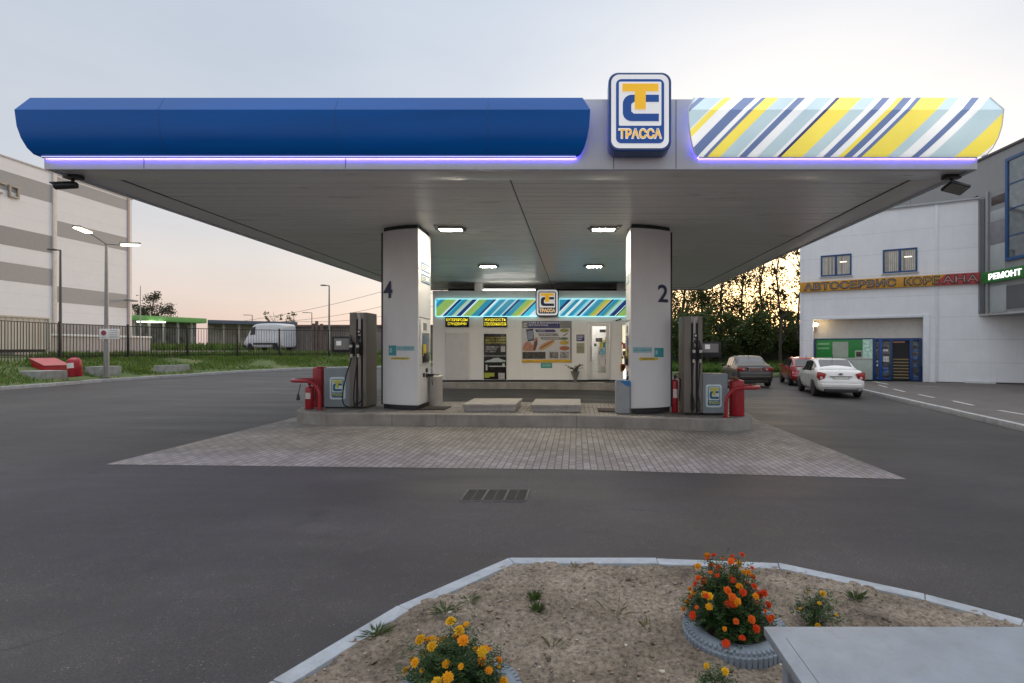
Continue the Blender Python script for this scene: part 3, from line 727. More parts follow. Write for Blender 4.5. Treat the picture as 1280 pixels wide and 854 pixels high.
# ---- columns
COLM = pm('column_panel', (.72, .72, .72), rough=.34, var=.05, scale=1.2, stain=.07, stretch=(1, 1, .4))
CTRIM = pm('column_trim_black', (.015, .016, .02), rough=.45)
NAVY = pm('navy_ink', (.012, .018, .07), rough=.5)
TEAL = pm('sticker_teal', (.03, .30, .32), rough=.4, var=.3, scale=30.)
PALET = pm('sticker_pale_teal', (.30, .50, .54), rough=.4, var=.2, scale=40.)
STY = pm('sticker_yellow', (.66, .50, .03), rough=.4)
WHT = pm('white_plastic', (.72, .72, .70), rough=.4, var=.05)
GREY = pm('grey_plastic', (.22, .22, .22), rough=.5)
BLK = pm('black_plastic', (.02, .02, .021), rough=.45)
def make_column(s, xi, w, y0, dep, num, lab):
    """s = -1: the outer side lies towards -x"""
    zb = gz(xi, y0)+IH
    t_ = thing('canopy_column', lab, 'column', (xi+s*w/2, y0+dep/2, zb))
    xo = xi+s*w
    fy = lambda t: y0+.36*t**1.9
    K = 14
    front = [(xi+s*w*i/K, fy(i/K)) for i in range(K+1)]
    back = [(x, 2*(y0+dep/2)-y) for x, y in reversed(front)]
    poly = front+back
    MB().prism(poly, zb+.10, SOF-.03).build('shaft', COLM, t_, world=True, bevel=.02, seg=3, smooth=40)
    cxm, cym = xi+s*w/2, y0+dep/2
    ins = [(cxm+(x-cxm)*.93, cym+(y-cym)*.94) for x, y in poly]
    MB().prism(ins, zb, zb+.10).build('base', CTRIM, t_, world=True)
    MB().prism(ins, SOF-.03, SOF+.06).build('cap', CTRIM, t_, world=True)
    m = MB(); m.box(xo-.03*s, xo+.022*s, fy(1)-.012, 2*cym-fy(1)+.012, zb+.1, SOF-.05); m.build('edge_strip', CTRIM, t_, world=True, bevel=.006)
    # panel seam lines on the front and the inner face
    def onfront(p, off=.004):
        t = max(0., min(1., (p.x-xi)/(s*w))); return Vector((p.x, fy(t)-off, p.z))
    def fx(px): # photo pixel on the curved front -> x
        x = X_(px, y0+.15)
        for _ in range(8):
            t = max(0, min(1, (x-xi)/(s*w))); x = X_(px, fy(t))
        return x
    def patch(name, pa, pb, za, zb_, mat, poly=None, off=.004):
        xa, xb = fx(pa), fx(pb); yc = fy(((xa+xb)/2-xi)/(s*w))
        z0, z1 = Z_(zb_, yc), Z_(za, yc)
        mb = MB(); Q = 14
        us = sorted(set([k/Q for k in range(Q+1)]+[.14, .86]))
        lo_hi = poly or (lambda u: (0., 1.))
        for u in us:
            l_, h_ = lo_hi(u); x = xa+u*(xb-xa)
            mb.v += [onfront(Vector((x, 0, z0+l_*(z1-z0))), off), onfront(Vector((x, 0, z0+h_*(z1-z0))), off)]
        for k in range(len(us)-1): mb.f.append([2*k, 2*k+2, 2*k+3, 2*k+1]); mb.mi.append(0)
        return mb.build(name, mat, t_, world=True, smooth=0), xa, xb, z0, z1
    nm = MB(); pxn = (479.5, 490.5) if s < 0 else (822.5, 835)
    xa, xb = fx(pxn[0]), fx(pxn[1]); yn = fy(((xa+xb)/2-xi)/(s*w))
    nm.text(num, w=abs(xb-xa), h=(373-352)/F*yn if s < 0 else (378-356)/F*yn, M=face_M((xa+xb)/2, 0, Z_(362.5 if s < 0 else 367, yn)), bold=.018, warp=lambda p: onfront(p, .014), res=4)
    nm.build('number', NAVY, t_, world=True, smooth=0)
    if s < 0: a = ((486, 495.5, 432, 444.5), (496, 518, 432.5, 438.5), (489, 512.5, 446, 450.5), lambda u: (.2, .8) if u < .859 else ((u-.86)/.28, 1-(u-.86)/.28))
    else: a = ((818, 829.5, 435, 446.5), (791, 815, 434, 441), (798, 822.5, 446, 451.5), lambda u: (.2, .8) if u > .141 else ((.14-u)/.28, 1-(.14-u)/.28))
    patch('sticker', *a[0], TEAL); patch('sticker', *a[1], PALET); patch('arrow_sticker', *a[2], STY, a[3])
    _, xa, xb, z0, z1 = patch('sticker_panel', a[0][0]+1.2, a[0][0]+4., a[0][2]+3, a[0][3]-3.5, PALET, off=.0065)
    for (pp, body, ink, kx, kz) in ((a[1], 'КАРТА ЛОЯЛЬНОСТИ', TEAL, .86, .42), (a[2], 'ОПЛАТА ЗДЕСЬ', NAVY, .66, .46)):
        xa, xb = fx(pp[0]), fx(pp[1]); yc = fy(((xa+xb)/2-xi)/(s*w)); mb = MB()
        mb.text(body, w=abs(xb-xa)*kx, h=(pp[3]-pp[2])/F*yc*kz, M=face_M((xa+xb)/2, 0, Z_((pp[2]+pp[3])/2, yc)), warp=lambda p: onfront(p, .0095), res=2)
        mb.build('lettering', ink, t_, world=True, smooth=0)
    # payment terminal set into the inner side
    e = -s      # inner side faces +x for the left column
    yA, yB = y0+.08, y0+dep-.10
    def ibox(name, ya, yb, za, zb2, d0, d1, mat, bev=.004, par=None):
        return MB().box(xi+e*d0, xi+e*d1, ya, yb, za, zb2).build(name, mat, par or t_, world=True, bevel=bev)
    zz = zb
    ibox('seam', yA-.05, yB+.05, zz+2.03, zz+2.045, -.002, .004, CTRIM, 0)
    ibox('terminal_panel', yA, yB, zz+.98, zz+2.0, 0, .022, WHT, .008)
    ibox('terminal_recess', yA+.10, yB-.10, zz+1.02, zz+1.70, .0225, .027, GREY, 0)
    ibox('screen', yA+.18, yB-.30, zz+1.42, zz+1.64, .027, .045, pm('screen_dark', (.02, .03, .04), rough=.12, emit=(.3, .45, .6), es=.15))
    ibox('keypad', yA+.16, yB-.34, zz+1.05, zz+1.24, .027, .08, BLK)
    ibox('yellow_notice', yA+.12, yA+.34, zz+1.18, zz+1.44, .045, .052, STY, 0)
    ibox('card_slot', yB-.30, yB-.14, zz+1.10, zz+1.26, .027, .06, GREY)
    for k_, (ya, za) in enumerate(((yB-.30, .80), (yB-.52, .70), (yB-.30, .68))):
        ibox('button', ya, ya+.11, zz+za, zz+za+.09, 0, .02, BLK)
    ibox('speaker_grille', yA+.2, yA+.45, zz+1.76, zz+1.92, .0225, .028, GREY, 0)
    # framed stickers high on the inner side
    fz = Z_(327, y0+.45)
    for k_ in range(2):
        z1 = fz-.04-k_*.26
        p = ibox('framed_sticker', y0+.22, y0+.85, z1-.20, z1, 0, .004, pm('sticker_blue', (.03, .12, .28), rough=.4), 0)
        ibox('sticker_face', y0+.26, y0+.81, z1-.165, z1-.035, .004, .006, pm('sticker_white', (.6, .66, .62), rough=.4), 0, p)
        for q in range(3): ibox('sticker_line', y0+.30, y0+.30+random.uniform(.2, .46), z1-.15+q*.037, z1-.135+q*.037, .006, .007, NAVY, 0, p)
    return t_
xiL = X_(523, 11.2); xiR = X_(788, 11.15)
make_column(-1, xiL, .925, 11.2, .95, '4', 'white curved canopy column marked four, beside the round pale bin')
make_column(1, xiR, .955, 11.15, 1.0, '2', 'white curved canopy column marked two, beside the square grey bin')

# ---- fuel pumps
PB = pm('pump_brown', (.21, .185, .160), rough=.45, metal=.15, var=.12, scale=2., stretch=(1, 1, .3), stain=.15)
PS = pm('pump_strip', (.33, .31, .29), rough=.35, metal=.6, var=.1)
CAB = pm('cabinet_grey', (.235, .275, .30), rough=.45, var=.07, scale=2., stain=.18)
RED = pm('red_paint', (.36, .012, .022), rough=.35, var=.12, scale=5., coat=.2, stain=.12)
RUB = pm('black_rubber', (.014, .014, .015), rough=.55, var=.3)
CREAM = pm('nozzle_cover', (.62, .58, .50), rough=.4)
def hang(p, q, dip, n=18):
    p, q = Vector(p), Vector(q); out = []
    for i in range(n+1):
        t = i/n; v = p.lerp(q, t); v.z -= dip*(1-(2*t-1)**4)*(1 if dip else 0); out.append(v)
    return out
def make_pump(xa, xb, Y, D, H, mir, lab, cabx, dispz):
    """xa..xb front face; cabinet on the outer side (mir = -1: towards -x)"""
    cx = (xa+xb)/2; w = xb-xa; zb = gz(cx, Y)+IH
    t_ = thing('fuel_pump', lab, 'fuel pump', (cx, Y, zb))
    h = w/2
    m = MB(); m.box(-h, h, .03, D, .04, H); m.build('body', PB, t_, bevel=.012, seg=3)
    MB().box(-h+.02, h-.02, .05, D-.02, 0, .04).build('plinth', BLK, t_)
    # ribs of the front: raised strips leaving two dark slots
    xs_ = [-h, -.10*w, .02*w, .18*w, .30*w, h] if mir < 0 else [-h, -.12*w, .0*w, .12*w, .26*w, h]
    m = MB(); m.box(-h+.002, xs_[1], -.012, .029, .05, H-.005); m.box(xs_[4], h-.002, -.012, .029, .05, H-.005); m.build('front_panel', PB, t_, bevel=.006)
    m = MB(); m.box(xs_[2], xs_[3], -.016, .029, .05, H-.02); m.build('centre_strip', PS, t_, bevel=.006)
    m = MB(); m.box(xs_[1]+.002, xs_[2]-.002, .012, .0295, .05, H-.16); m.box(xs_[3]+.002, xs_[4]-.002, .012, .0295, .05, H-.16); m.build('hose_slot', BLK, t_)
    m = MB(); m.box(xs_[1]+.002, xs_[2]-.002, .0, .0295, H-.155, H-.006); m.box(xs_[3]+.002, xs_[4]-.002, .0, .0295, H-.155, H-.006); m.build('slot_cover', PS, t_, bevel=.004)
    for sxx in (-.06*w, .22*w):
        pass
    # nozzle boots and nozzles with their hoses
    for k_, xo in enumerate((-.30*w if mir < 0 else -.02*w, .10*w if mir < 0 else .34*w)):
        zt = 1.36
        nb = MB(); nb.box(xo-.05, xo+.05, -.045, -.013, zt-.18, zt+.12); bt = nb.build('nozzle_boot', BLK, t_, bevel=.008)
        nz = MB(); nz.tube([(xo-.012, -.075, zt+.20), (xo+.0, -.085, zt+.08), (xo+.004, -.10, zt-.04), (xo, -.085, zt-.15)], [.02, .032, .036, .024], 10)
        nz.tube([(xo-.012, -.075, zt+.20), (xo-.03, -.06, zt+.27)], [.016, .011], 8); nz.tube([(xo+.004, -.10, zt+.05), (xo+.01, -.15, zt-.01), (xo+.004, -.13, zt-.11)], .009, 6)
        nzo = nz.build('nozzle', BLK, t_, smooth=50)
        m = MB(); m.tube([(xo, -.105, zt+.045), (xo, -.128, zt-.01)], [.035, .028], 10); m.tube([(xo, -.086, zt-.145), (xo, -.082, zt-.22)], [.027, .022], 10); m.build('nozzle_cover', CREAM, nzo)
        x2 = (-.04*w if mir < 0 else -.06*w) if k_ == 0 else .24*w
        m = MB(); dirx = -.16 if (k_ == 0 and mir < 0) else -.07
        p0 = Vector((xo, -.08, zt-.2)); pts = [p0]
        lo = .03 if k_ == 0 else .10
        path = [(xo-.02, -.10, zt-.35), (xo+dirx*.6, -.13, .75), (xo+dirx*1.05, -.14, .34), (xo+dirx*.9, -.15, .12), (xo+dirx*.2, -.16, lo+.02), (x2-.02, -.14, lo+.03), (x2+.03, -.08, .22), (x2, .004, .55), (x2, .010, 1.2), (x2, .012, 2.0)]
        ctl = [p0]+[Vector(p) for p in path]
        pts = []
        for i in range(len(ctl)-1):      # smooth the control polygon
            a, b, c, d = ctl[max(0, i-1)], ctl[i], ctl[i+1], ctl[min(len(ctl)-1, i+2)]
            for q in range(5):
                tt = q/5
                pts.append(.5*((2*b)+(c-a)*tt+(2*a-5*b+4*c-d)*tt*tt+(-a+3*b-3*c+d)*tt**3))
        pts.append(ctl[-1])
        m.tube(pts, .0145, 8); m.build('hose', RUB, t_, smooth=60)
    # upper small plate
    m = MB(); m.box(.03*w, .17*w, -.05, -.018, H-.48, H-.38); m.box(.03*w, .17*w, -.045, -.018, H-.60, H-.52); m.build('instruction_plate', BLK, t_, bevel=.004)
    MB().box(.05*w, .15*w, -.054, -.0505, H-.45, H-.41).build('plate_label', WHT, t_)
    # cabinet with emblem
    c0, c1 = sorted((cabx[0]-cx, cabx[1]-cx)); ch = cabx[2]
    MB().box(c0, c1-.0 if mir < 0 else c1, .02, .52, .03, ch).build('cabinet', CAB, t_, bevel=.018, seg=3)
    MB().box(c0+.03, c1-.03, .05, .5, 0, .03).build('cabinet_plinth', BLK, t_)
    ew, eh = .35, .50; ecx = (c0+c1)/2+(.02 if mir < 0 else -.03)
    Mw = Matrix.Translation((cx, Y, zb))
    mb = MB(); mb.prism(rrect(ecx-ew/2, ecx+ew/2, ch-.70 if mir < 0 else ch-.73, ch-.20 if mir < 0 else ch-.23, .05), 0, .004, up_at(.0195)); eb = mb.build('emblem', PALE_W, t_)
    emblem_small(eb, ecx, .0150, (ch-.70 if mir < 0 else ch-.73), ew, eh, Mw)
    # display on an arm
    d0, d1, za, zb2 = dispz
    d0 -= cx; d1 -= cx
    MB().box(d0, d1, .10, .24, za-zb, zb2-zb).build('display_case', BLK, t_, bevel=.01)
    mm = .06
    dd = MB().box(d0+mm, d1-mm*(1. if mir > 0 else .9), .094, .0995, za-zb+.11 if mir > 0 else za-zb+.07, zb2-zb-.045).build('display', pm('display_grey', (.27, .275, .27), rough=.25, var=.1), t_)
    xm = d0+(d1-d0)*.36
    MB().box(xm-.055, xm+.055, .090, .0935, (za+zb2)/2-zb-.04+(.05 if mir > 0 else .02), (za+zb2)/2-zb+.06+(.05 if mir > 0 else .02)).build('price_label', pm('paper_white', (.75, .75, .72), rough=.6, emit=(1, 1, .95), es=.15), dd)
    return t_
PALE_W = pm('emblem_white', (.62, .72, .74), rough=.4)
ETEAL = pm('emblem_teal', (.02, .13, .22), rough=.4); EYEL = pm('emblem_yellow', (.55, .52, .06), rough=.4)
def emblem_small(parent, cx, y, z0, w, h, M): emblem(parent, cx, y, z0, w, h, M, mats=(ETEAL, ETEAL, PALE_W, EYEL))
Yp = 11.4
make_pump(X_(437.2, Yp), X_(458, Yp), Yp, .6, 2.14, -1, 'brown fuel pump standing before the grass bank, its hose looping over the grey cabinet', (X_(404, Yp), X_(437, Yp), .90), (X_(412, Yp), X_(437, Yp), Z_(441, Yp), Z_(420.5, Yp)))
Yq = 11.2
make_pump(X_(855, Yq), X_(878, Yq), Yq, .6, 2.16, 1, 'brown fuel pump standing before the dark bushes, with a slim extinguisher at its side', (X_(878.5, Yq), X_(910, Yq), .89), (X_(876, Yq), X_(903, Yq), Z_(447, Yq), Z_(427, Yq)))

# ---- red hoop barriers, extinguishers, bins, hatches and mats on the island
def on_isl(px, Y): x = X_(px, Y); return x, gz(x, Y)+IH
def hoop(xleg, xend, Ya, Yb, lab):
    zb = gz(xleg, Ya)+IH; s = 1 if xend > xleg else -1
    t_ = thing('hoop_barrier', lab, 'barrier', (xleg, Ya, zb))
    H = .62; D = Yb-Ya; Lx = abs(xend-xleg); r = D/2
    pts = [(0, 0, 0), (0, 0, .28)]
    for i in range(1, 7): a = R(90*i/6); pts.append((s*.30*(1-math.cos(a)), 0, .28+(H-.28)*math.sin(a)))
    for i in range(0, 11): a = R(-90+18*i); pts.append((s*(Lx-r*1.0+r*math.cos(a)), r+r*math.sin(a), H))
    for i in range(6, 0, -1): a = R(90*i/6); pts.append((s*.30*(1-math.cos(a)), D, .28+(H-.28)*math.sin(a)))
    pts += [(0, D, .28), (0, D, 0)]
    MB().tube(pts, .038, 12).build('tube', RED, t_, smooth=60)
    for yy in (0, D): MB().lathe([(.075, 0), (.075, .012)], 14, Matrix.Translation((0, yy, 0))).build('foot', RED, t_)
hoop(X_(401, 11.2), X_(366, 11.4), 11.15, 11.75, 'red tubular hoop barrier with a black brush hanging from it')
hoop(X_(908, 10.95), X_(951, 11.1), 10.98, 11.55, 'red tubular hoop barrier round the cylinder with the brown rag')
LBL = pm('label_paper', (.66, .62, .58), rough=.6, var=.2, scale=30.)
def extinguisher(px, Y, r, h, lab, z=None, tilt=0., big=False, base=None):
    x, zb = on_isl(px, Y)
    if base is not None: x, Y, zb = base
    t_ = thing('fire_extinguisher', lab, 'fire extinguisher', (x, Y, zb)); t_.rotation_euler = (tilt*.3, tilt, 0)
    hb_ = h*.80
    MB().lathe([(r*.9, 0), (r, .02), (r, hb_-.6*r), (r*.92, hb_-.3*r), (r*.6, hb_-.06*r), (r*.3, hb_), (r*.28, hb_+.03)], 20).build('cylinder', RED, t_, smooth=50)
    m = MB(); m.box(-.02, .02, -.025, .025, hb_+.03, hb_+.09); m.tube([(-.02, 0, hb_+.085), (.09, 0, hb_+.15)], .011, 6); m.tube([(-.02, 0, hb_+.06), (.10, 0, hb_+.09)], .009, 6); m.build('valve', BLK, t_)
    MB().tube([(.02, 0, hb_+.06), (r+.05, 0, hb_+.02), (r+.045, .0, hb_-.2), (r+.02, 0, hb_*.35)], .011, 6).build('hose', RUB, t_)
    m = MB(); n = 7; zl, zh = hb_*.45, hb_*.72
    for i in range(n+1):
        a = R(-90-38+76*i/n); m.v += [Vector(((r+.002)*math.cos(a), (r+.002)*math.sin(a), zl)), Vector(((r+.002)*math.cos(a), (r+.002)*math.sin(a), zh))]
    for i in range(n): m.f.append([2*i, 2*i+2, 2*i+3, 2*i+1]); m.mi.append(0)
    m.build('label', LBL, t_)
    return t_
extinguisher(387, 11.3, .09, .62, 'small red fire extinguisher with a paper label under the red hoop')
def drum(px, Y, r, h, lab, cloth=False):
    x, zb = on_isl(px, Y); t_ = thing('red_cylinder', lab, 'cylinder', (x, Y, zb))
    MB().lathe([(r*.96, 0), (r, .02), (r, h-.05), (r*.97, h-.02), (r*.85, h)], 24).build('body', RED, t_, smooth=40)
    MB().lathe([(r*.4, h), (r*.4, h+.015), (r*.05, h+.02)], 16).build('lid', RED, t_)
    if cloth: 
        c = MB(); c.blob((0, 0, 0), .088, 3, .4, (1., .8, .45)); o = c.build('rag', pm('brown_rag', (.20, .12, .075), rough=.95, var=.3, scale=30., bump=.5), None, smooth=70)
        o.location = (x-.07, Y-.03, zb+h+.045); tag(o, 'crumpled brown rag lying on top of the red cylinder', 'rag')
drum(400, 11.75, .15, .90, 'tall plain red cylinder next to the small labelled extinguisher')
drum(921, 11.30, .16, .78, 'stout red cylinder with a brown rag on top', True)
extinguisher(843.5, 11.55, .075, .92, 'slim red fire extinguisher squeezed between a white column and a pump')
# nozzle-shaped black brush hung from the hoop
t_ = thing('hanging_brush', 'black brush hanging on a cord from the red hoop', 'brush', (X_(375.5, 11.15), 11.10, gz(-6, 11.2)+IH))
zt = Z_(480, 11.15)-(gz(-6, 11.2)+IH)
MB().tube([(.03, .0, zt), (.02, -.02, zt-.10), (-.005, -.02, zt-.2)], .008, 6).build('cord', RUB, t_)
m = MB(); m.lathe([(.015, .12), (.022, .08), (.035, .02), (.042, -.02), (.012, -.03)][::-1], 10, Matrix.Translation((-.012, -.02, zt-.32))); m.build('head', BLK, t_)
# bins
x, zb = on_isl(545, 12.0)
t_ = thing('litter_bin', 'round pale litter bin with a squeegee holder', 'litter bin', (x, 12.0, zb))
MB().lathe([(.145, 0), (.15, .02), (.15, .66), (.155, .67), (.155, .70), (.14, .72), (.10, .735)], 24).build('body', pm('bin_cream', (.50, .47, .43), rough=.35, var=.08, stain=.2), t_, smooth=40)
MB().lathe([(.10, .735), (.10, .74), (.04, .745)], 20).build('rim', BLK, t_)
m = MB(); m.box(-.17, -.02, -.16, -.04, .70, .76); m.tube([(-.06, -.1, .70), (-.05, -.15, .6), (-.035, -.165, .5)], .01, 6); m.build('squeegee_holder', BLK, t_, bevel=.01)
MB().tube([(.03, -.05, .735), (.06, -.05, .79), (.11, -.04, .79), (.14, -.04, .72)], .007, 6).build('handle', WHT, t_)
x, zb = on_isl(778.5, 11.05)
t_ = thing('litter_bin', 'square grey litter bin with a blue liner', 'litter bin', (x, 11.05, zb))
MB().box(-.15, .15, -.02, .26, 0, .70).build('body', pm('bin_grey', (.30, .32, .34), rough=.45, var=.08, stain=.2), t_, bevel=.02, seg=3)
m = MB(); m.prism([(-.06, .705), (.158, .705), (.158, .60), (.10, .585), (.05, .615), (.0, .655)], 0, .008, up_at(-.021)); m.box(.1505, .157, -.02, .2, .58, .705); m.box(-.13, .155, -.015, .25, .70, .712)
m.build('liner', pm('blue_bag', (.02, .17, .42), rough=.35, var=.2, scale=30.), t_)
# concrete hatch slabs
HM = pm('hatch_concrete', (.34, .32, .30), rough=.75, var=.15, scale=3., bump=.25, stain=.3)
for (pa, pb, lab) in ((578, 645, 'low grey slab hatch on the island, before the tall black poster'), (663.5, 726, 'low grey slab hatch on the island, before the advert and door')):
    y0 = 11.0; xa, xb = X_(pa, y0), X_(pb, y0); zb = gz((xa+xb)/2, 11.5)+IH
    t_ = thing('tank_hatch', lab, 'hatch', ((xa+xb)/2, y0, zb), 0, 'slab hatches on the pump island'); hw = (xb-xa)/2
    MB().box(-hw+.03, hw-.03, .03, 1.25, 0, .11).build('base', HM, t_, bevel=.008)
    MB().box(-hw, hw, 0, 1.28, .11, .165).build('lid', HM, t_, bevel=.01)
for (pa, pb, yc, lab) in ((522, 556, 11.25, 'dark rubber mat by the round pale bin'), (748, 771, 11.3, 'dark rubber mat by the square grey bin')):
    xa, xb = X_(pa, yc), X_(pb, yc); zb = gz((xa+xb)/2, yc)+IH
    t_ = MB().box(0, xb-xa, 0, .62, -.004, .012).build('rubber_mat', pm('mat_dark', (.035, .026, .024), rough=.9, var=.3, scale=40., bump=.5), None, bevel=.004); t_.location = (xa, yc, zb)
    tag(t_, lab, 'mat')
# drain grate in the asphalt
a, b, c = ground(575, 626.5), ground(657, 627), ground(586, 612.5)
t_ = thing('drain_grate', 'dark three-part iron drain grate set in the asphalt before the island', 'drain grate', (a.x, a.y, gz(a.x, a.y)))
gw = (b.x-a.x); gd = c.y-a.y
IRON = pm('cast_iron', (.028, .026, .025), rough=.6, metal=.4, var=.3, scale=20., bump=.3); FRM = pm('grate_frame', (.085, .082, .08), rough=.7, var=.3, scale=12.)
m = MB(); zt = .010
for i in range(4):
    x = i*(gw/3); m.box(x-.011, x+.011, 0, gd, -.02, zt)
for i in range(3):
    for yy in (-.02, gd): m.box(i*gw/3+.0115, (i+1)*gw/3-.0115, yy, yy+.02, -.02, zt-.003)
m.build('frame', FRM, t_, bevel=.003)
for i in range(3):
    m = MB(); x0 = i*gw/3+.013; x1 = (i+1)*gw/3-.013; k_ = 11
    m.box(x0, x1, .001, gd-.001, .004, .0052)
    for j in range(k_): y = .01+(gd-.02)*(j+.5)/k_; m.box(x0+.004, x1-.004, y-.011, y+.011, .0053, .0095)
    m.box((x0+x1)/2-.012, (x0+x1)/2+.012, .004, gd-.004, .0096, .0105)
    m.build('grating', IRON, t_)

# ================================================================ KIOSK
YK = 20.8
kx0, kx1 = X_(541, YK), 3.3
kzb = .35; kzt = Z_(363.5, YK)
KW = siding_mat('kiosk_wall', (.76, .75, .73), 1.22, .004, .03, 'X', .4, (.8, .8, .8), .994, .1)
ki = thing('kiosk', 'white shop kiosk under the canopy with a lit striped band and an open glass door', 'kiosk', ((kx0+kx1)/2, YK, kzb))
dx0, dx1 = X_(735.5, YK), X_(762, YK); dzt = Z_(404, YK); dzb = kzb+.02
m = MB(); t = .12; yb = YK+3.2
m.box(kx0, dx0, YK, YK+t, kzb, kzt); m.box(dx1, kx1, YK, YK+t, kzb, kzt); m.box(dx0, dx1, YK, YK+t, dzt, kzt)
m.box(kx0, kx0+t, YK+t+.002, yb, kzb, kzt); m.box(kx1-t, kx1, YK+t+.002, yb, kzb, kzt); m.box(kx0+t, kx1-t, yb-t, yb, kzb, kzt)
m.build('wall', KW, ki, world=True)
MB().box(kx0+t, kx1-t, YK+t, yb-t, kzt-.3, kzt-.2).build('roof', pm('kiosk_roof', (.3, .3, .3)), ki, world=True)
MB().box(kx0+t, kx1-t, YK+t, yb-t, kzb, kzb+.02).build('floor', pm('kiosk_floor', (.5, .48, .45), rough=.3), ki, world=True)
# plinth / raised kerb
m = MB(); m.box(kx0-.25, kx1+.25, YK-.55, YK+3.5, gz(0, YK)-.3, .27); m.build('plinth', ICON, ki, world=True, bevel=.02)
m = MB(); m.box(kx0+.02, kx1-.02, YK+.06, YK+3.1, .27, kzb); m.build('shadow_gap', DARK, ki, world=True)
m = MB(); m.box(X_(770, YK)-.5, X_(770, YK)+.1, YK-.45, YK-.05, .272, .30); m.build('grid_mat', BLK, ki, world=True)
# band: two lit panels
cK = (kx0+kx1)/2
KC = dict(N=(.006, .03, .13), T=(.02, .23, .36), C=(.06, .46, .66), P=(.30, .55, .60), G=(.24, .42, .10), A=(.50, .40, .05), W=(.60, .80, .85), O=(.42, .50, .30))
z395 = Z_(395, YK)
def ks(zx, off, sc): return X_(off+sc*zx, YK-.1)
def kiosk_band(name, seq, off, sc, pa, pb):
    xa, xb = X_(pa, YK-.1), X_(pb, YK-.1); za, zb2 = Z_(395.2, YK-.1), Z_(374.2, YK-.1)
    st_ = [(ks(z, off, sc), KC[c]) for z, c in seq]
    mt = stripe_mat(name, [(p-cK, c) for p, c in st_], st_[0][0]-cK, st_[-1][0]-cK+.5, emit=.75, z0=z395-kzb)
    p = MB().box(xa, xb, YK-.09, YK-.001, za, zb2).build('striped_band', mt, ki, world=True, bevel=.004)
    m = MB()
    for zz in (za-.012, zb2+.012): m.box(xa, xb, YK-.10, YK-.03, zz-.012, zz+.012)
    for xx in (xa-.012, xb+.012): m.box(xx-.012, xx+.012, YK-.10, YK-.03, za, zb2)
    m.build('light_edge', emis('cyan_led', (.30, .92, 1.), 1.1), p, world=True)
kiosk_band('kiosk_stripes_a', [(-240, 'G'), (-150, 'N'), (-125, 'C'), (-90, 'T'), (-40, 'G'), (85, 'O'), (100, 'W'), (115, 'N'), (150, 'C'), (168, 'T'), (225, 'O'), (250, 'P'), (275, 'N'), (330, 'W'), (350, 'G'), (445, 'T'), (520, 'N'), (550, 'W'), (575, 'C'), (592, 'T'), (660, 'P'), (690, 'T'), (768, 'P'), (790, 'N'), (825, 'C'), (835, 'T'), (900, 'G'), (960, 'A'), (985, 'O'), (1005, 'N'), (1030, 'C'), (1108, 'W')], 540, .1094, 545, 671)
kiosk_band('kiosk_stripes_b', [(-100, 'T'), (110, 'N'), (160, 'W'), (190, 'P'), (225, 'T'), (292, 'W'), (335, 'T'), (400, 'C'), (430, 'P'), (468, 'N'), (515, 'W'), (530, 'C'), (560, 'T'), (640, 'G'), (690, 'A'), (735, 'O'), (755, 'N'), (785, 'C'), (800, 'T'), (862, 'G'), (890, 'P'), (950, 'N'), (1022, 'W'), (1037, 'N'), (1058, 'G'), (1180, 'W'), (1230, 'T'), (1330, 'N'), (1380, 'C')], 680, .0859, 699, 800)
# emblem box of the kiosk
ex0, ex1, ez0, ez1 = X_(669.5, YK-.2), X_(698.5, YK-.2), Z_(395.5, YK-.2), Z_(361, YK-.2)
es = MB().prism(rrect(ex0, ex1, ez0, ez1, .14), 0, .19, up_at(YK-.002)).build('emblem_box', SB, ki, world=True, bevel=.012)
KSB = pm('kiosk_sign_blue', (.004, .022, .085), rough=.35)
es.data.materials[0] = KSB
emblem(es, (ex0+ex1)/2, YK-.193, ez0, ex1-ex0, ez1-ez0, mats=(KSB, KSB, SW, SY))
# posts between kiosk roof and canopy, light line along the roof edge
for px in (598.5, 776):
    x = X_(px, YK+.6); MB().box(x-.16, x+.16, YK+.5, YK+.82, kzt-.2, SOF+.05).build('roof_post', WHT, ki, world=True, bevel=.01)
MB().box(X_(604, YK+.1), X_(669, YK+.1), YK+.06, YK+.12, kzt+.02, kzt+.07).build('light_line', emis('cool_tube', (1., .95, .86), 7.), ki, world=True)
MB().box(X_(604, YK+.1)+.02, X_(669, YK+.1)-.02, YK+.07, YK+.11, kzt, kzt+.02).build('light_line_foot', GREY, ki, world=True)
m = MB(); m.box(kx0+.02, kx1-.02, YK+2.4, YK+2.5, kzt-.2, SOF+.04); m.build('shadow_band', pm('shadow_band_dark', (.04, .04, .04), rough=.8), ki, world=True)  # dark sheet standing in for the shadow between kiosk roof and canopy
# blind door panel at the left
def kb(name, pa, pb, ya, yb_, mat, d0=.002, d1=.02, par=None, bev=.003):
    return MB().box(X_(pa, YK), X_(pb, YK), YK-d1, YK-d0, Z_(yb_, YK), Z_(ya, YK)).build(name, mat, par or ki, world=True, bevel=bev)
DW = pm('door_white', (.60, .59, .58), rough=.4, var=.04, stain=.08)
p = kb('door', 557.5, 585.5, 417, 475.2, DW, .001, .03)
kb('frame', 555.5, 557.3, 415, 475.2, WHT, .001, .045, p); kb('frame', 585.7, 587.5, 415, 475.2, WHT, .001, .045, p); kb('frame', 557.4, 585.6, 415, 416.8, WHT, .001, .045, p)
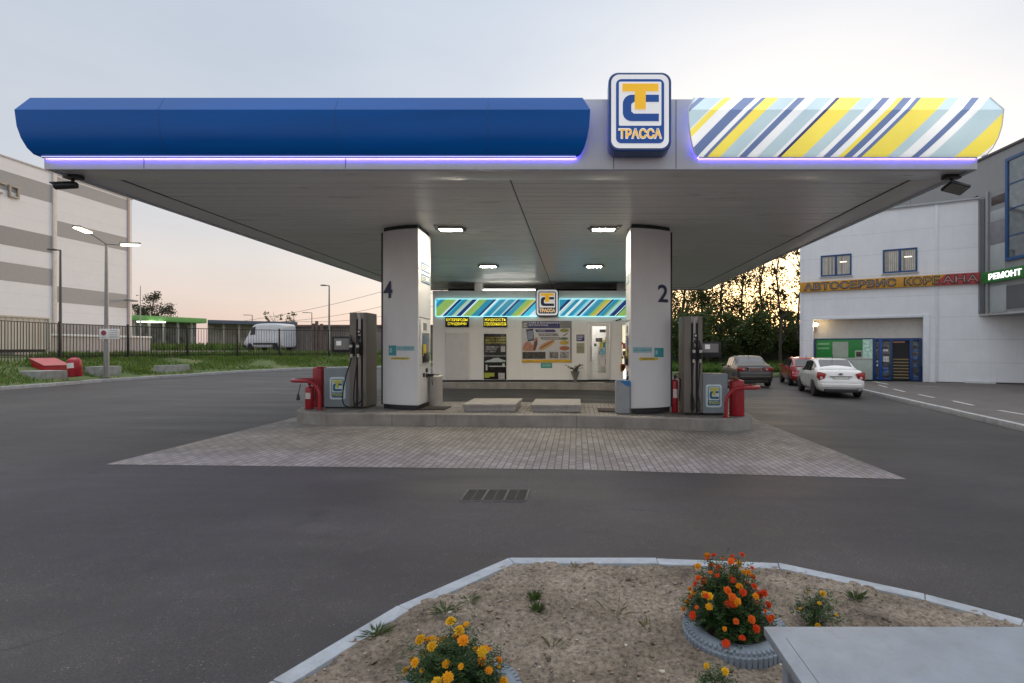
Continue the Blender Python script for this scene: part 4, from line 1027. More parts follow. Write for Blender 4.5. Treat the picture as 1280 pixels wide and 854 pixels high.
# two lit text boxes
YT = pm('lit_yellow', (.9, .8, .1), rough=.5, emit=(1., .82, .02), es=1.0)
for (pa, pb, l1, l2, w2) in ((557, 586.5, 'БУТЕРБРОДЫ', 'СЭНДВИЧИ', .78), (604.5, 634, 'ЖИДКОСТЬ', 'СТЕКЛООМЫВАТЕЛЯ', .92)):
    p = kb('sign_box', pa, pb, 396, 409, pm('signbox_black', (.008, .02, .018), rough=.3), .001, .07, None, .006)
    xc = (X_(pa, YK)+X_(pb, YK))/2; w = X_(pb, YK)-X_(pa, YK)
    m = MB(); m.text(l1, w=w*.90, h=.13, M=face_M(xc, YK-.0705, Z_(400.2, YK)), ex=.004, bold=.0, res=2); m.text(l2, w=w*w2, h=.13, M=face_M(xc, YK-.0705, Z_(405.2, YK)), ex=.004, bold=.0, res=2)
    m.build('lettering', YT, p, world=True, smooth=0)
# tall black poster
p = kb('poster', 604.8, 633, 417.5, 474.5, pm('poster_black', (.014, .013, .014), rough=.25, var=.4), .001, .012)
kb('frame', 603.4, 604.6, 416, 475.4, WHT, .001, .03, p); kb('frame', 633.2, 634.4, 416, 475.4, WHT, .001, .03, p); kb('frame', 604.7, 633.1, 416, 417.3, WHT, .001, .03, p)
YI = pm('poster_yellow', (.55, .50, .05), rough=.5); WI = pm('poster_white', (.55, .55, .53), rough=.5); GI = pm('poster_grey', (.16, .18, .18), rough=.4, var=.5, scale=6.)
def ktext(body, pa, pb, ya, yb_, mat, par, d=.0135):
    m = MB(); m.text(body, w=X_(pb, YK)-X_(pa, YK), h=(yb_-ya)/F*YK, M=face_M((X_(pa, YK)+X_(pb, YK))/2, YK-d, Z_((ya+yb_)/2, YK)), ex=.0008, bold=.01, res=1)
    return m.build('lettering', mat, par, world=True, smooth=0)
ktext('ЗАРАБАТЫВАЙТЕ', 607, 632, 420.6, 423.2, YI, p); ktext('ВМЕСТЕ С НАМИ', 607, 632, 424, 426.6, YI, p); ktext('СТАНЬТЕ ПАРТНЕРОМ', 607, 632, 427.4, 429.8, YI, p)
for k_, (b_, w_) in enumerate((('ТРЕБУЮТСЯ', 16), ('ОПЕРАТОРЫ', 14), ('НА СМЕНУ', 13))): ktext(b_, 607, 607+w_, 433+k_*2.7, 435+k_*2.7, WI, p)
kb('poster_plate', 626, 631.6, 433, 440, pm('poster_plate', (.42, .40, .40), rough=.5, var=.2, scale=25.), .0125, .0135, p, 0)
m = MB()      # a pale car seen from the side, in print
cp = [(606, 452), (609, 450.5), (614, 449.5), (617, 447.6), (623, 447.4), (628, 449.6), (632, 450.5), (632, 452.6), (606, 453)]
m.prism([(X_(a, YK), Z_(b, YK)) for a, b in cp], 0, .001, up_at(YK-.0125)); m.build('print_car', pm('print_pale', (.42, .48, .46), rough=.4, var=.2, scale=8.), p, world=True)
kb('print_band', 605.5, 632.4, 444, 446, GI, .0125, .0132, p, 0); kb('print_band', 611, 632, 457.3, 458.6, WI, .0125, .0132, p, 0)
kb('print_ring', 607.3, 609.3, 456, 463, WI, .0125, .0132, p, 0); kb('print_band', 628, 631, 454.5, 458, WI, .0125, .0132, p, 0)
kb('yellow_note', 605.5, 618, 466, 470.8, pm('poster_lime', (.35, .38, .04), rough=.5), .0125, .0132, p, 0); kb('yellow_note', 605.5, 612, 470.8, 472.3, pm('poster_lime', (.3, .3, .03)), .0125, .0132, p, 0)
kb('poster_plate', 623, 631, 466.3, 474, pm('poster_plate', (.4, .4, .4)), .0125, .0135, p, 0)
# big advert
p = kb('advert', 652, 715, 401, 453.5, pm('advert_ground', (.52, .52, .53), rough=.3, var=.08), .001, .03, None, .004)
AD = lambda n, a, b, c, d, mt, k_=0: kb(n, a, b, c, d, mt, .0305+k_*.001, .0313+k_*.001, p, 0)
AN = pm('advert_navy', (.045, .05, .16), rough=.35, var=.2); AGR = pm('advert_grey', (.20, .20, .20), rough=.4, var=.15)
AD('advert_header', 653, 714.4, 401.6, 410.4, AN); AD('advert_corner', 653.2, 659.8, 402, 410.2, AGR, 1); AD('advert_corner', 700, 714.2, 402, 410.2, AGR, 1)
AD('advert_corner_mark', 655, 659, 404, 405.3, WI, 2); AD('advert_corner_mark', 655, 656.2, 405.3, 408.6, WI, 2); AD('advert_corner_mark', 655, 658.6, 407.4, 408.6, WI, 2.5)
ktext('КАФЕ И МИНИМАРКЕТ', 661, 700.5, 402.3, 404.9, pm('advert_white', (.75, .75, .75)), p, .034); ktext('КРУГЛОСУТОЧНО', 661, 685, 405.6, 407.7, pm('advert_white', (.75, .75, .75)), p, .034)
for k_, (a_, b_, y_, tx) in enumerate(((668.5, 693, 412, 'ПЛАТИТЕ'), (672, 696.5, 416.8, 'НЕ ВЫХОДЯ'), (675, 699.5, 421.4, 'ИЗ АВТОМОБИЛЯ'))):
    m = MB(); m.prism([(X_(a_, YK), Z_(y_, YK)), (X_(a_+2.3, YK), Z_(y_+3.4, YK)), (X_(b_+2.3, YK), Z_(y_+3.4, YK)), (X_(b_, YK), Z_(y_, YK))], 0, .001, up_at(YK-.0305)); m.build('slogan_strip', AN if k_ == 0 else AGR, p, world=True)
    ktext(tx, a_+4, a_+4+(9, 15, 19)[k_], y_+.8, y_+2.5, WI, p, .033)
m = MB()      # phone held in a hand, a long filled roll, a burger taken apart: printed shapes
def pr(name, pts, mat, k_=0): m = MB(); m.prism([(X_(a, YK), Z_(b, YK)) for a, b in pts], 0, .0008, up_at(YK-.0305-.001*k_)); m.build(name, mat, p, world=True)
def ell(cx, cy, rx, ry, rot=0, n=18): return [(cx+rx*math.cos(2*math.pi*i/n)*math.cos(rot)-ry*math.sin(2*math.pi*i/n)*math.sin(rot), cy+rx*math.cos(2*math.pi*i/n)*math.sin(rot)+ry*math.sin(2*math.pi*i/n)*math.cos(rot)) for i in range(n)]
SK = pm('print_skin', (.42, .20, .13), rough=.5, var=.25, scale=12.); BRD = pm('print_bread', (.46, .28, .12), rough=.5, var=.3, scale=14.)
pr('print_phone', [(657.6, 412), (666.4, 411), (668, 425.5), (660, 427)], BLK); pr('print_phone_screen', [(658.6, 414), (666.2, 413), (667, 424), (660.4, 425.4)], pm('print_screen', (.22, .25, .33), rough=.4, var=.3, scale=20.), 1)
pr('print_hand', [(653, 437), (655, 430), (659, 426.5), (663, 428), (666, 432), (669, 422.5), (672.5, 422), (671, 431), (669, 438.6), (655, 439)], SK, 1); pr('print_hand_dark', [(668, 428), (672, 424), (672, 430), (669.5, 438), (666.5, 438)], pm('print_brown', (.13, .06, .04)), 2)
pr('print_roll', [(673, 436.5), (676, 431.5), (686, 426), (692.5, 424.8), (693.6, 427), (689, 432), (679, 437.5), (674, 438)], BRD); pr('print_roll_filling', [(675, 434.5), (690, 426.2), (691.5, 427), (676, 436)], pm('print_filling', (.30, .10, .05)), 1)
pr('print_bun', ell(705.6, 413.2, 5.6, 2.3), pm('print_olive', (.25, .25, .06), var=.3, scale=20.)); pr('print_knife', [(703.5, 419.5), (709.5, 416.6), (710, 417.4), (704.5, 420.2)], BLK)
pr('print_salad', ell(705, 423.4, 5.2, 1.7), pm('print_green', (.10, .16, .06), var=.4, scale=20.)); pr('print_cheese', ell(705.2, 428.4, 5.9, 2.9), pm('print_cheese', (.50, .36, .06), var=.2)); pr('print_tomato', ell(705.6, 435.4, 6.4, 2.7), pm('print_tomato', (.36, .12, .06), var=.3))
AD('advert_photo', 653.2, 682, 440, 448.6, pm('photo_dark', (.05, .045, .04), var=.9, scale=9.)); AD('advert_photo', 687, 698, 440, 448, pm('photo_mid', (.18, .17, .16), var=.8, scale=12.)); AD('advert_photo', 700, 711, 440, 448, pm('photo_light', (.25, .24, .23), var=.8, scale=12.))
AD('advert_foot', 652.4, 714.6, 449.6, 453.2, pm('advert_amber', (.60, .36, .02), rough=.4), 1); AD('advert_side', 712.6, 714.6, 410.4, 449.4, AGR, 1)
p2 = kb('small_sign', 676, 690.3, 453.8, 460.2, pm('sign_green', (.04, .30, .24), rough=.4), .001, .015); ktext('24 ЧАСА', 678.5, 688.5, 455.6, 458.2, WI, p2, .016)
for (ya, yb_, mt, nm) in ((418.3, 426.8, AN, 0), (428.6, 441.8, pm('notice_paper', (.36, .37, .24), rough=.5, var=.1), 1)):
    q = kb('notice', 720.5, 730.6, ya, yb_, mt, .001, .006, None, 0)
    for k_ in range(3): kb('notice_line', 721.5, 729.5-k_*1.3, ya+1.5+k_*2.1, ya+2.4+k_*2.1, WI if nm == 0 else AGR, .0065, .007, q, 0)
kb('notice_inner', 721.3, 729.9, 433, 440.8, pm('notice_inner', (.25, .25, .17)), .0062, .0068, None, 0)
# open glass door with goods behind
ALU = pm('door_frame', (.62, .61, .59), rough=.35, var=.05)
p = kb('door_frame', 734, 735.6, 402.5, 474.5, ALU, -.02, .05); kb('jamb', 761.6, 763.4, 402.5, 474.5, ALU, -.02, .05, p); kb('head', 735.7, 761.5, 402.5, 404.4, ALU, -.02, .05, p)
kb('leaf_frame', 735.9, 740.2, 404.6, 474, ALU, .0, .035, p); kb('leaf_frame', 757.2, 761.3, 404.6, 474, ALU, .0, .035, p); kb('leaf_frame', 740.3, 757.1, 404.6, 408, ALU, .0, .035, p); kb('leaf_frame', 740.3, 757.1, 466.5, 474, ALU, .0, .035, p)
GL = bpy.data.materials.new('clear_glass'); GL.use_nodes = True
nt = GL.node_tree; nt.nodes.remove(nt.nodes['Principled BSDF']); a_ = N(nt, 'ShaderNodeBsdfTransparent'); b_ = N(nt, 'ShaderNodeBsdfGlossy'); b_.inputs['Roughness'].default_value = .03; mxs = N(nt, 'ShaderNodeMixShader'); mxs.inputs[0].default_value = .12
L(nt, a_.outputs[0], mxs.inputs[1]); L(nt, b_.outputs[0], mxs.inputs[2]); L(nt, mxs.outputs[0], nt.nodes['Material Output'].inputs[0])
kb('glass', 740.3, 757.1, 408.1, 466.4, GL, .012, .018, p, 0)
kb('open_sign', 744.5, 752.6, 422.8, 427.2, pm('sign_dark', (.04, .045, .04)), .0185, .022, p, 0); ktext('ОТКРЫТО', 745.2, 751.9, 423.9, 426, WI, p, .0225)
kb('door_sticker', 742.6, 745.6, 429.5, 433, pm('sticker_dkgreen', (.05, .14, .09)), .0185, .02, p, 0); kb('door_sticker', 750, 753.4, 428.4, 434.5, STY, .0185, .02, p, 0); kb('door_sticker', 753.6, 757, 428.4, 434.5, TEAL, .0185, .02, p, 0)
kb('door_sticker', 749.6, 757, 412, 415.6, pm('sticker_dark', (.06, .06, .06)), .0185, .02, p, 0)
kb('door_sticker', 750, 756.6, 436, 443, pm('sticker_bluewhite', (.2, .4, .5), var=.5, scale=18.), .0185, .02, p, 0); kb('door_sticker', 751, 756.4, 446, 458, pm('sticker_flyer', (.6, .55, .56)), .0185, .02, p, 0)
kb('handle', 738.2, 739.2, 432, 452, GREY, .036, .08, p, .004)
m = MB(); m.box(dx0-.6, dx1+.6, YK+1.2, YK+1.24, kzb+.03, kzt-.32); m.build('inner_wall', pm('inner_wall_white', (.75, .75, .73), rough=.5), ki, world=True)
m = MB(); m.box(dx0+.05, dx1-.05, YK+.4, YK+.9, kzt-.42, kzt-.38); m.build('inner_light', emis('shop_light', (1., .96, .88), 36.), ki, world=True)
sh = MB().box(dx0+.45, dx1+.3, YK+.95, YK+1.18, kzb+.03, kzb+.10).build('shelf', WHT, ki, world=True)
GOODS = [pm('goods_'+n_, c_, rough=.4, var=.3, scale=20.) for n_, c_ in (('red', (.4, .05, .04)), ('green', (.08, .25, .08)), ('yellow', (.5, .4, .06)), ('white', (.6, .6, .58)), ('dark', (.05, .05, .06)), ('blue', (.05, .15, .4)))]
for zz in (.55, 1.0, 1.45):
    q = MB().box(dx0+.45, dx1+.3, YK+.95, YK+1.18, kzb+zz, kzb+zz+.025).build('shelf', WHT, ki, world=True)
    m = MB(); xx = dx0+.48
    while xx < dx1+.2:
        m.cur = random.randrange(6); w_ = random.uniform(.05, .11); m.box(xx, xx+w_, YK+.97, YK+1.1, kzb+zz+.026, kzb+zz+.026+random.uniform(.12, .32)); xx += w_+.012
    m.build('goods', GOODS, q, world=True, bevel=.006)
# bright side window past the door with things on its ledge
kb('side_window', 778, 783.2, 407, 462, pm('side_window_lit', (.7, .66, .5), rough=.4, emit=(1., .92, .62), es=.7), .001, .01, None, 0); kb('window_frame', 776.4, 777.9, 405.5, 473, ALU, .001, .04); kb('window_frame', 783.3, 784.6, 405.5, 473, ALU, .001, .04)
kb('window_lamp', 779.5, 782.5, 462.5, 473, emis('bright_panel', (1., .97, .9), 2.2), .001, .02)
m = MB()
for k_ in range(16): 
    xx = X_(random.uniform(777.5, 784), YK); zz = Z_(random.uniform(425, 461), YK); s_ = random.uniform(.03, .08); m.cur = random.choice((0, 2, 3, 4, 4)); m.box(xx-s_, xx+s_, YK-.09, YK-.02, zz-s_*1.6, zz+s_*1.4)
m.build('window_goods', GOODS, ki, world=True, bevel=.01)
m = MB(); 
for k_ in range(4): m.blob((X_(770.5+k_*1.7, YK), YK-.03, Z_(400.8-k_*.6, YK)), .035, 1, .2)
m.build('door_sensor', BLK, ki, world=True)
# planter basket with dry sprigs, in front of the kiosk
x = X_(719, YK-.35); t_ = thing('basket_planter', 'grey basket planter with dark curling sprigs on the kiosk plinth', 'planter', (x, YK-.33, .27))
MB().lathe([(.10, 0), (.13, .02), (.05, .06), (.06, .10), (.17, .42), (.19, .45), (.15, .44), (.06, .3)], 16).build('basket', pm('basket_grey', (.20, .19, .17), rough=.8, var=.3, scale=40., bump=.6), t_, smooth=50)
m = MB()
for k_ in range(16):
    a = random.uniform(0, 6.28); l = random.uniform(.12, .42); hh = random.uniform(.1, .28)
    m.tube([(0, 0, .38), (math.cos(a)*l*.5, math.sin(a)*l*.3, .45+hh*.7), (math.cos(a)*l, math.sin(a)*l*.5, .45+hh)], [.014, .012, .006], 5)
    m.blob((math.cos(a)*l, math.sin(a)*l*.5, .45+hh), .03, 1, .3, (1.5, .8, .6))
m.build('sprigs', pm('sprig_dark', (.05, .06, .035), rough=.8, var=.4), t_, smooth=50)

# ================================================================ WORKSHOP BUILDING (right)
P0 = Vector((13.2, 30.2, 0)); Dv = Vector((5.16, -2.9, 0)).normalized(); rzW = math.atan2(Dv.y, Dv.x)
WZ = gz(14, 30)
def wu(px):
    k = (px-UX)/F      # X = k Y
    return (k*P0.y-P0.x)/(Dv.x-k*Dv.y)
def wz(px, py): return Z_(py, P0.y+wu(px)*Dv.y)-WZ
wk = thing('workshop_building', 'white panel workshop building with a recessed blue door and a long painted name board', 'building', (P0.x, P0.y, WZ), rzW)
WWALL = siding_mat('white_panel_wall', (.77, .795, .83), 1.18, .012, .05, 'Z', .5, (.62, .62, .62), .988, .16)
ru0, ru1, rzt = wu(1016.5), wu(1154), wz(1120, 397.5)
HW = wz(1122, 260.7); UE = 16.
m = MB()
m.box(0, ru0, 0, .3, -.4, HW); m.box(ru1, UE, 0, .3, -.4, HW); m.box(ru0, ru1, 0, .3, rzt, HW)
m.box(0, .3, .302, 14., -.4, HW); m.box(.3, UE, 13.7, 14., -.4, HW)
m.build('wall', WWALL, wk)
m = MB(); m.box(-.08, UE, -.08, .36, HW, HW+.10); m.box(-.08, .36, .361, 14.05, HW, HW+.10); m.build('parapet_cap', pm('cap_grey', (.35, .37, .4), rough=.4, metal=.4), wk, bevel=.01)
MB().box(.31, UE, .37, 13.6, HW-.3, HW-.2).build('roof', pm('roof_felt', (.12, .12, .12)), wk)
PIL = pm('pilaster_white', (.70, .73, .78), rough=.5, var=.05, stain=.15)
for (pa, pb) in ((1000.3, 1003.5), (1168.5, 1172.5)):
    m = MB(); m.box(wu(pa), wu(pb), -.035, -.002, -.2, HW-.02); m.build('cover_strip', PIL, wk, bevel=.008)
# recess
rd = .55
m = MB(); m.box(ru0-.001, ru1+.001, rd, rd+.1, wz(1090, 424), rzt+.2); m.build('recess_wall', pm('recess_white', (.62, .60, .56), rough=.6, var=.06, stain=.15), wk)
m = MB(); m.box(ru0-.14, ru0-.002, -.03, rd, -.2, rzt+.14); m.box(ru1+.002, ru1+.28, -.045, rd, -.2, rzt+.14); m.box(ru0-.001, ru1+.001, -.03, rd-.002, rzt+.002, rzt+.14); m.build('recess_frame', PIL, wk, bevel=.012)
def rb(name, pa, pb, za, zb2, y0, y1, mat, par=None, bev=.004): return MB().box(wu(pa), wu(pb), y0, y1, za, zb2).build(name, mat, par or wk, bevel=bev)
zf0, zf1 = .14, wz(1055, 424.2)
zs = wz(1055, 447.5)
RG = pm('shop_green', (.012, .15, .035), rough=.35, var=.15, emit=(.02, .5, .08), es=.06)
sw = rb('shop_window', 1019.5, 1078, zs, zf1, rd-.02, rd+.02, RG)
FB = pm('frame_dark_blue', (.008, .045, .17), rough=.35, var=.1)
for pa, pb in ((1017.2, 1019.3), (1091, 1093)): rb('frame', pa, pb, .14, zf1+.06, rd-.06, rd+.02, FB, sw)
rb('frame', 1019.4, 1090.9, zf1, zf1+.06, rd-.05, rd+.02, FB, sw); rb('frame', 1019.4, 1090.9, zs-.07, zs-.001, rd-.05, rd+.02, pm('ledge_white', (.5, .52, .5)), sw)
rb('poster', 1040, 1060, zs+.03, zf1-.14, rd-.028, rd-.021, pm('poster_pale', (.36, .42, .36), rough=.5, var=.1), sw, 0)
rb('poster', 1021, 1036, zf1-.32, zf1-.2, rd-.028, rd-.021, pm('poster_strip', (.2, .42, .22)), sw, 0); rb('poster', 1021, 1036, zf1-.56, zf1-.47, rd-.028, rd-.021, pm('poster_strip', (.2, .42, .22)), sw, 0)
rb('hatch_window', 1068.5, 1077.8, zs+.01, zs+.42, rd-.03, rd-.021, pm('hatch_pale', (.45, .47, .38)), sw, 0); rb('hatch_glass', 1070, 1076.8, zs+.07, zs+.35, rd-.034, rd-.0305, glass_mat('window_dark'), sw, 0)
rb('display', 1078.3, 1090.8, zs, zf1, rd-.02, rd+.02, pm('display_goods', (.30, .42, .36), rough=.4, var=.8, scale=9., emit=(.5, .8, .7), es=.15), sw, 0)
rb('lower_panel', 1019.4, 1090.9, .14, zs-.072, rd-.03, rd+.02, pm('lower_panel', (.42, .48, .44), rough=.5, var=.1, stain=.2), sw)
dr = rb('door_glazing', 1093.2, 1153, .15, zf1, rd+.05, rd+.06, pm('shop_glass', (.10, .11, .11), rough=.12, var=.9, scale=5.))
for pa, pb in ((1093, 1095), (1099, 1103.2), (1113.5, 1116.2), (1137.8, 1142), (1150, 1153)): rb('frame', pa, pb, .14, zf1+.05, rd-.05, rd+.045, FB if pa != 1099 else pm('door_blue', (.008, .06, .30), rough=.35), dr)
for pa, pb in ((1095.1, 1098.9), (1103.3, 1113.4), (1116.3, 1137.7), (1142.1, 1149.9)): rb('frame', pa, pb, zf1-.1, zf1+.05, rd-.05, rd+.045, FB, dr); 
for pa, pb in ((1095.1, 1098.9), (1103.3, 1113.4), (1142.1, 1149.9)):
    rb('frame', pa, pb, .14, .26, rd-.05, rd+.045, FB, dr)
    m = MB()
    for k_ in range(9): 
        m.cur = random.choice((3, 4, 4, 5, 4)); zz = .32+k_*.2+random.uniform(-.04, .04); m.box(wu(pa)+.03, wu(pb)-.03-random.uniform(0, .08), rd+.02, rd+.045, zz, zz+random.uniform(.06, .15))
    m.build('reflection_patch', GOODS, dr, bevel=0)  # pale, blue and dark patches standing in for reflections in the glass
# stairs seen through the open leaf
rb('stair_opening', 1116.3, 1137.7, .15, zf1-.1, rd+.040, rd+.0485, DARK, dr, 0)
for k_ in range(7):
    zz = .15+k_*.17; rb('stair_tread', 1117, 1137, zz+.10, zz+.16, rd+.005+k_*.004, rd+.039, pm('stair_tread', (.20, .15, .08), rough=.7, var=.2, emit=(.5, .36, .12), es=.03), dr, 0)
rb('door_notice', 1116.6, 1132, zf1-.21, zf1-.12, rd+.01, rd+.038, pm('notice_pink', (.45, .2, .16)), dr, 0)
# wall lamp in the recess
lm = MB(); lx0 = ru0+.14; lm.box(lx0-.13, lx0+.06, rd-.34, rd-.2, wz(1017, 409), wz(1017, 402.5)); ll = lm.build('recess_lamp', GREY, wk, bevel=.01)
m = MB(); m.blob((lx0+.02, rd-.4, wz(1017, 406)), .085, 2, 0.); m.build('bulb', emis('warm_bulb', (1., .72, .38), 60.), ll)
# upper windows
GLW = pm('office_glass', (.24, .23, .205), rough=.08, var=.35, scale=1.2, spec=.8); FW = pm('frame_blue', (.008, .06, .19), rough=.35, var=.08)
BLN = pm('blind_pale', (.50, .47, .42), rough=.6, var=.2, scale=3.)
for (pa, pb, ya, yb_) in ((1026, 1064.5, 318.5, 345.3), (1103.5, 1146.7, 311, 341)):
    u0, u1 = wu(pa), wu(pb); pc = (pa+pb)/2; z0, z1 = wz(pc, yb_), wz(pc, ya); uc = (u0+u1)/2
    w_ = MB(); f = .085
    w_.box(u0, u1, -.05, .02, z0, z0+f); w_.box(u0, u1, -.05, .02, z1-f, z1); w_.box(u0, u0+f, -.05, .02, z0+f+.001, z1-f-.001); w_.box(u1-f, u1, -.05, .02, z0+f+.001, z1-f-.001); w_.box(uc-.06, uc+.06, -.05, .02, z0+f+.001, z1-f-.001)
    wo = w_.build('window', FW, wk, bevel=.008)
    MB().box(u0+f, u1-f, -.02, -.015, z0+f, z1-f).build('pane', GLW, wo)
    m = MB(); nn = 7
    for sxx in ((u0+f, uc-.06), (uc+.06, u1-f)):
        for i in range(nn): 
            if random.random() < .75: a = sxx[0]+(sxx[1]-sxx[0])*(i+.15)/nn; m.box(a, a+(sxx[1]-sxx[0])/nn*.7, -.0225, -.0205, z0+f+.02, z1-f-.03)
    m.build('blind', BLN, wo)
    m = MB(); m.box(u1-f-.32*(u1-u0), u1-f-.1*(u1-u0), -.0245, -.0232, z0+.62*(z1-z0), z0+.66*(z1-z0)); m.build('lit_tube', emis('office_tube', (1., .85, .6), 1.6), wo)
    MB().box(u0-.06, u1+.06, -.09, -.003, z0-.045, z0-.004).build('sill', pm('sill_pale', (.5, .52, .55)), wo, bevel=.005)
# long name board
BO = pm('board_orange', (.55, .27, .025), rough=.4, var=.12, scale=1.2); BR = pm('board_red', (.40, .035, .04), rough=.4, var=.15, scale=1.2)
u0, um, u1 = wu(999.8), wu(1168), wu(1224.6); z0, z1 = wz(1110, 360.2), wz(1110, 347.4)
bd = MB().box(u0, um, -.14, -.04, z0, z1).build('name_board', BO, wk, bevel=.01)
MB().prism([(um+.001, z0), (u1, z0), (u1, z1), (um+.5, z1), (um+.001, z0+.25*(z1-z0))], .04, .14, UP).build('red_end', BR, bd)
MB().prism([(um+.001, z0+.27*(z1-z0)), (um+.49, z1), (um+.001, z1)], .04, .138, UP).build('orange_corner', BO, bd)
def board_text(body, pa, pb, hh, fill):
    ua, ub = wu(pa), wu(pb); zc = (z0+z1)/2
    m = MB(); m.text(body, w=ub-ua+.10, h=hh+.10, M=face_M((ua+ub)/2, -.1405, zc), ex=.02, bold=.045, res=2); m.build('letter_outline', pm('letter_dark', (.022, .016, .02), rough=.5), bd)
    m = MB(); m.text(body, w=ub-ua, h=hh, M=face_M((ua+ub)/2, -.162, zc), ex=.004, bold=-.004, res=2); m.build('lettering', fill, bd)
hh = (z1-z0)*.62
board_text('АВТОСЕРВИС', 1006, 1119, hh, pm('letter_dull', (.26, .22, .20), rough=.4, metal=.3, var=.2))
board_text('КОРЕ', 1131, 1173, hh, pm('letter_amber', (.38, .26, .10), rough=.4, var=.2)); board_text('АНА', 1178, 1222, hh, pm('letter_pinkish', (.42, .22, .21), rough=.4, var=.2))
# plinth of the wall
rb('wall_plinth', 1170, 1206, -.2, .16, -.05, -.002, pm('plinth_dark', (.05, .045, .045), rough=.8, var=.3)); rb('wall_plinth', 1206.3, 1244.6, -.2, .22, -.07, -.002, pm('plinth_white', (.55, .56, .57), rough=.7, var=.2, stain=.3)); rb('wall_plinth', 1245, 1400, -.2, .20, -.06, -.002, pm('plinth_dark', (.05, .045, .045)))
# roof furniture
m = MB(); 
for px in (1138, 1236): u = wu(px); m.tube([(u, .2, HW+.1), (u, .2, HW+.55), (u-.15, .1, HW+.62)], .03, 6)
m.build('roof_vent', GREY, wk)

# ---- tall grey wing
WX = 20.5; wy0, wy1 = 15., 37.; wzb, wzt = Z_(391, 25.4), Z_(201.5, 26.)
def wy(px): return WX*F/(px-UX)
wg = thing('office_wing', 'tall grey panel wing with a big blue framed window, overhanging beside the workshop', 'building', (WX, 26., gz(20, 26)))
WGR = siding_mat('grey_panel_wall', (.24, .25, .26), 1.9, .012, .06, 'Z', .45, (.5, .5, .5), .99, .12)
yg = 26.1
m = MB(); m.box(WX, WX+12, wy0, yg-.002, wzb, wzt); m.box(WX, WX+12, yg, wy1, WZ+HW+.2, wzt); m.box(WX+3.5, WX+12, wy0, yg-.002, gz(20, 26)-.3, wzb-.002); m.build('wall', WGR, wg, world=True)
m = MB(); m.box(WX-.06, WX+12, wy0, wy1, wzt, wzt+.12); m.build('parapet_cap', pm('cap_dark', (.07, .07, .075), rough=.4), wg, world=True, bevel=.01)
m = MB(); m.box(WX+.02, WX+12, wy0, yg-.01, wzb-.12, wzb-.001); m.build('soffit', pm('wing_soffit', (.45, .46, .47)), wg, world=True)
DP = pm('panel_dark', (.10, .105, .115), rough=.4, var=.1); LP = pm('panel_light', (.34, .37, .38), rough=.4, var=.06, stain=.1)
def wb(name, pa, pb, ya, yb_, mat, d=.02, par=None, pref=None, bev=.004):
    yA, yB = wy(pb), wy(pa); yr = wy(pref or (pa+pb)/2)
    return MB().box(WX-d, WX-.002, yA, yB, Z_(yb_, yr), Z_(ya, yr)).build(name, mat, par or wg, world=True, bevel=bev)
wb('corner_strip', 1225.2, 1231, 249, 392, DP, .03); wb('downpipe', 1234.6, 1236.6, 240, 392, pm('pipe_grey', (.3, .31, .32), metal=.3), .09, None, None, .02)
wb('dark_panel', 1239.5, 1256, 244, 255, pm('panel_brown', (.055, .035, .03), rough=.3), .012); wb('light_panel', 1238, 1256.5, 262, 276, LP, .012); wb('light_panel', 1238, 1256.5, 305, 340, LP, .012); wb('dark_panel', 1238, 1256.5, 276.5, 304.5, pm('panel_mid', (.2, .2, .22)), .012)
wb('light_panel', 1238, 1258, 357, 390.5, LP, .016); wb('dark_panel', 1258.6, 1330, 357, 386, DP, .014, None, 1262)
# big window
yA, yB = wy(1258), wy(1420); z0, z1 = Z_(327, wy(1258)), Z_(199, wy(1258))
f = .16
m = MB(); m.box(WX-.08, WX-.003, yB, yA, z0, z0+f); m.box(WX-.08, WX-.003, yB, yA, z1-f, z1); m.box(WX-.08, WX-.003, yA-f, yA, z0+f+.001, z1-f-.001); m.box(WX-.08, WX-.003, yB, yB+f, z0+f+.001, z1-f-.001)
bw_ = m.build('window', FW, wg, world=True, bevel=.012)
SKG = pm('sky_glass', (.20, .22, .23), rough=.03, var=.2, metal=.6)
MB().box(WX-.03, WX-.02, yB+f, yA-f, z0+f, z1-f).build('pane', SKG, bw_, world=True)
m = MB()
for k_ in (.24, .5, .74): zz = z0+(z1-z0)*k_; m.box(WX-.06, WX-.031, yB+f+.001, yA-f-.001, zz-.025, zz+.025)
for yy in (yA-2.2, yA-4.2): m.box(WX-.058, WX-.0312, yy-.03, yy+.03, z0+f+.001, z1-f-.001)
m.build('mullion', FW, bw_, world=True)
# green lit board
yA, yB = wy(1230.5), wy(1440); z0, z1 = Z_(354.8, wy(1231)), Z_(341.3, wy(1231))
gb = MB().box(WX-.16, WX-.092, yB, yA, z0, z1).build('green_board', pm('board_green', (.012, .09, .02), rough=.4, var=.2, emit=(.02, .3, .03), es=.1), wg, world=True, bevel=.01)
def side_M(y, z, x): return Matrix.Translation((x, y, z)) @ Matrix.Rotation(R(-90), 4, 'Z') @ Matrix.Rotation(R(90), 4, 'X')
ya_, yb2 = wy(1240), wy(1281.5)
m = MB(); m.text('РЕМОНТ', w=ya_-yb2, h=(z1-z0)*.56, M=side_M((ya_+yb2)/2, (z0+z1)/2+.0, WX-.161), ex=.02, bold=.03, res=3); m.build('lettering', emis('lit_white', (1., 1., .96), 1.3), gb, world=True)

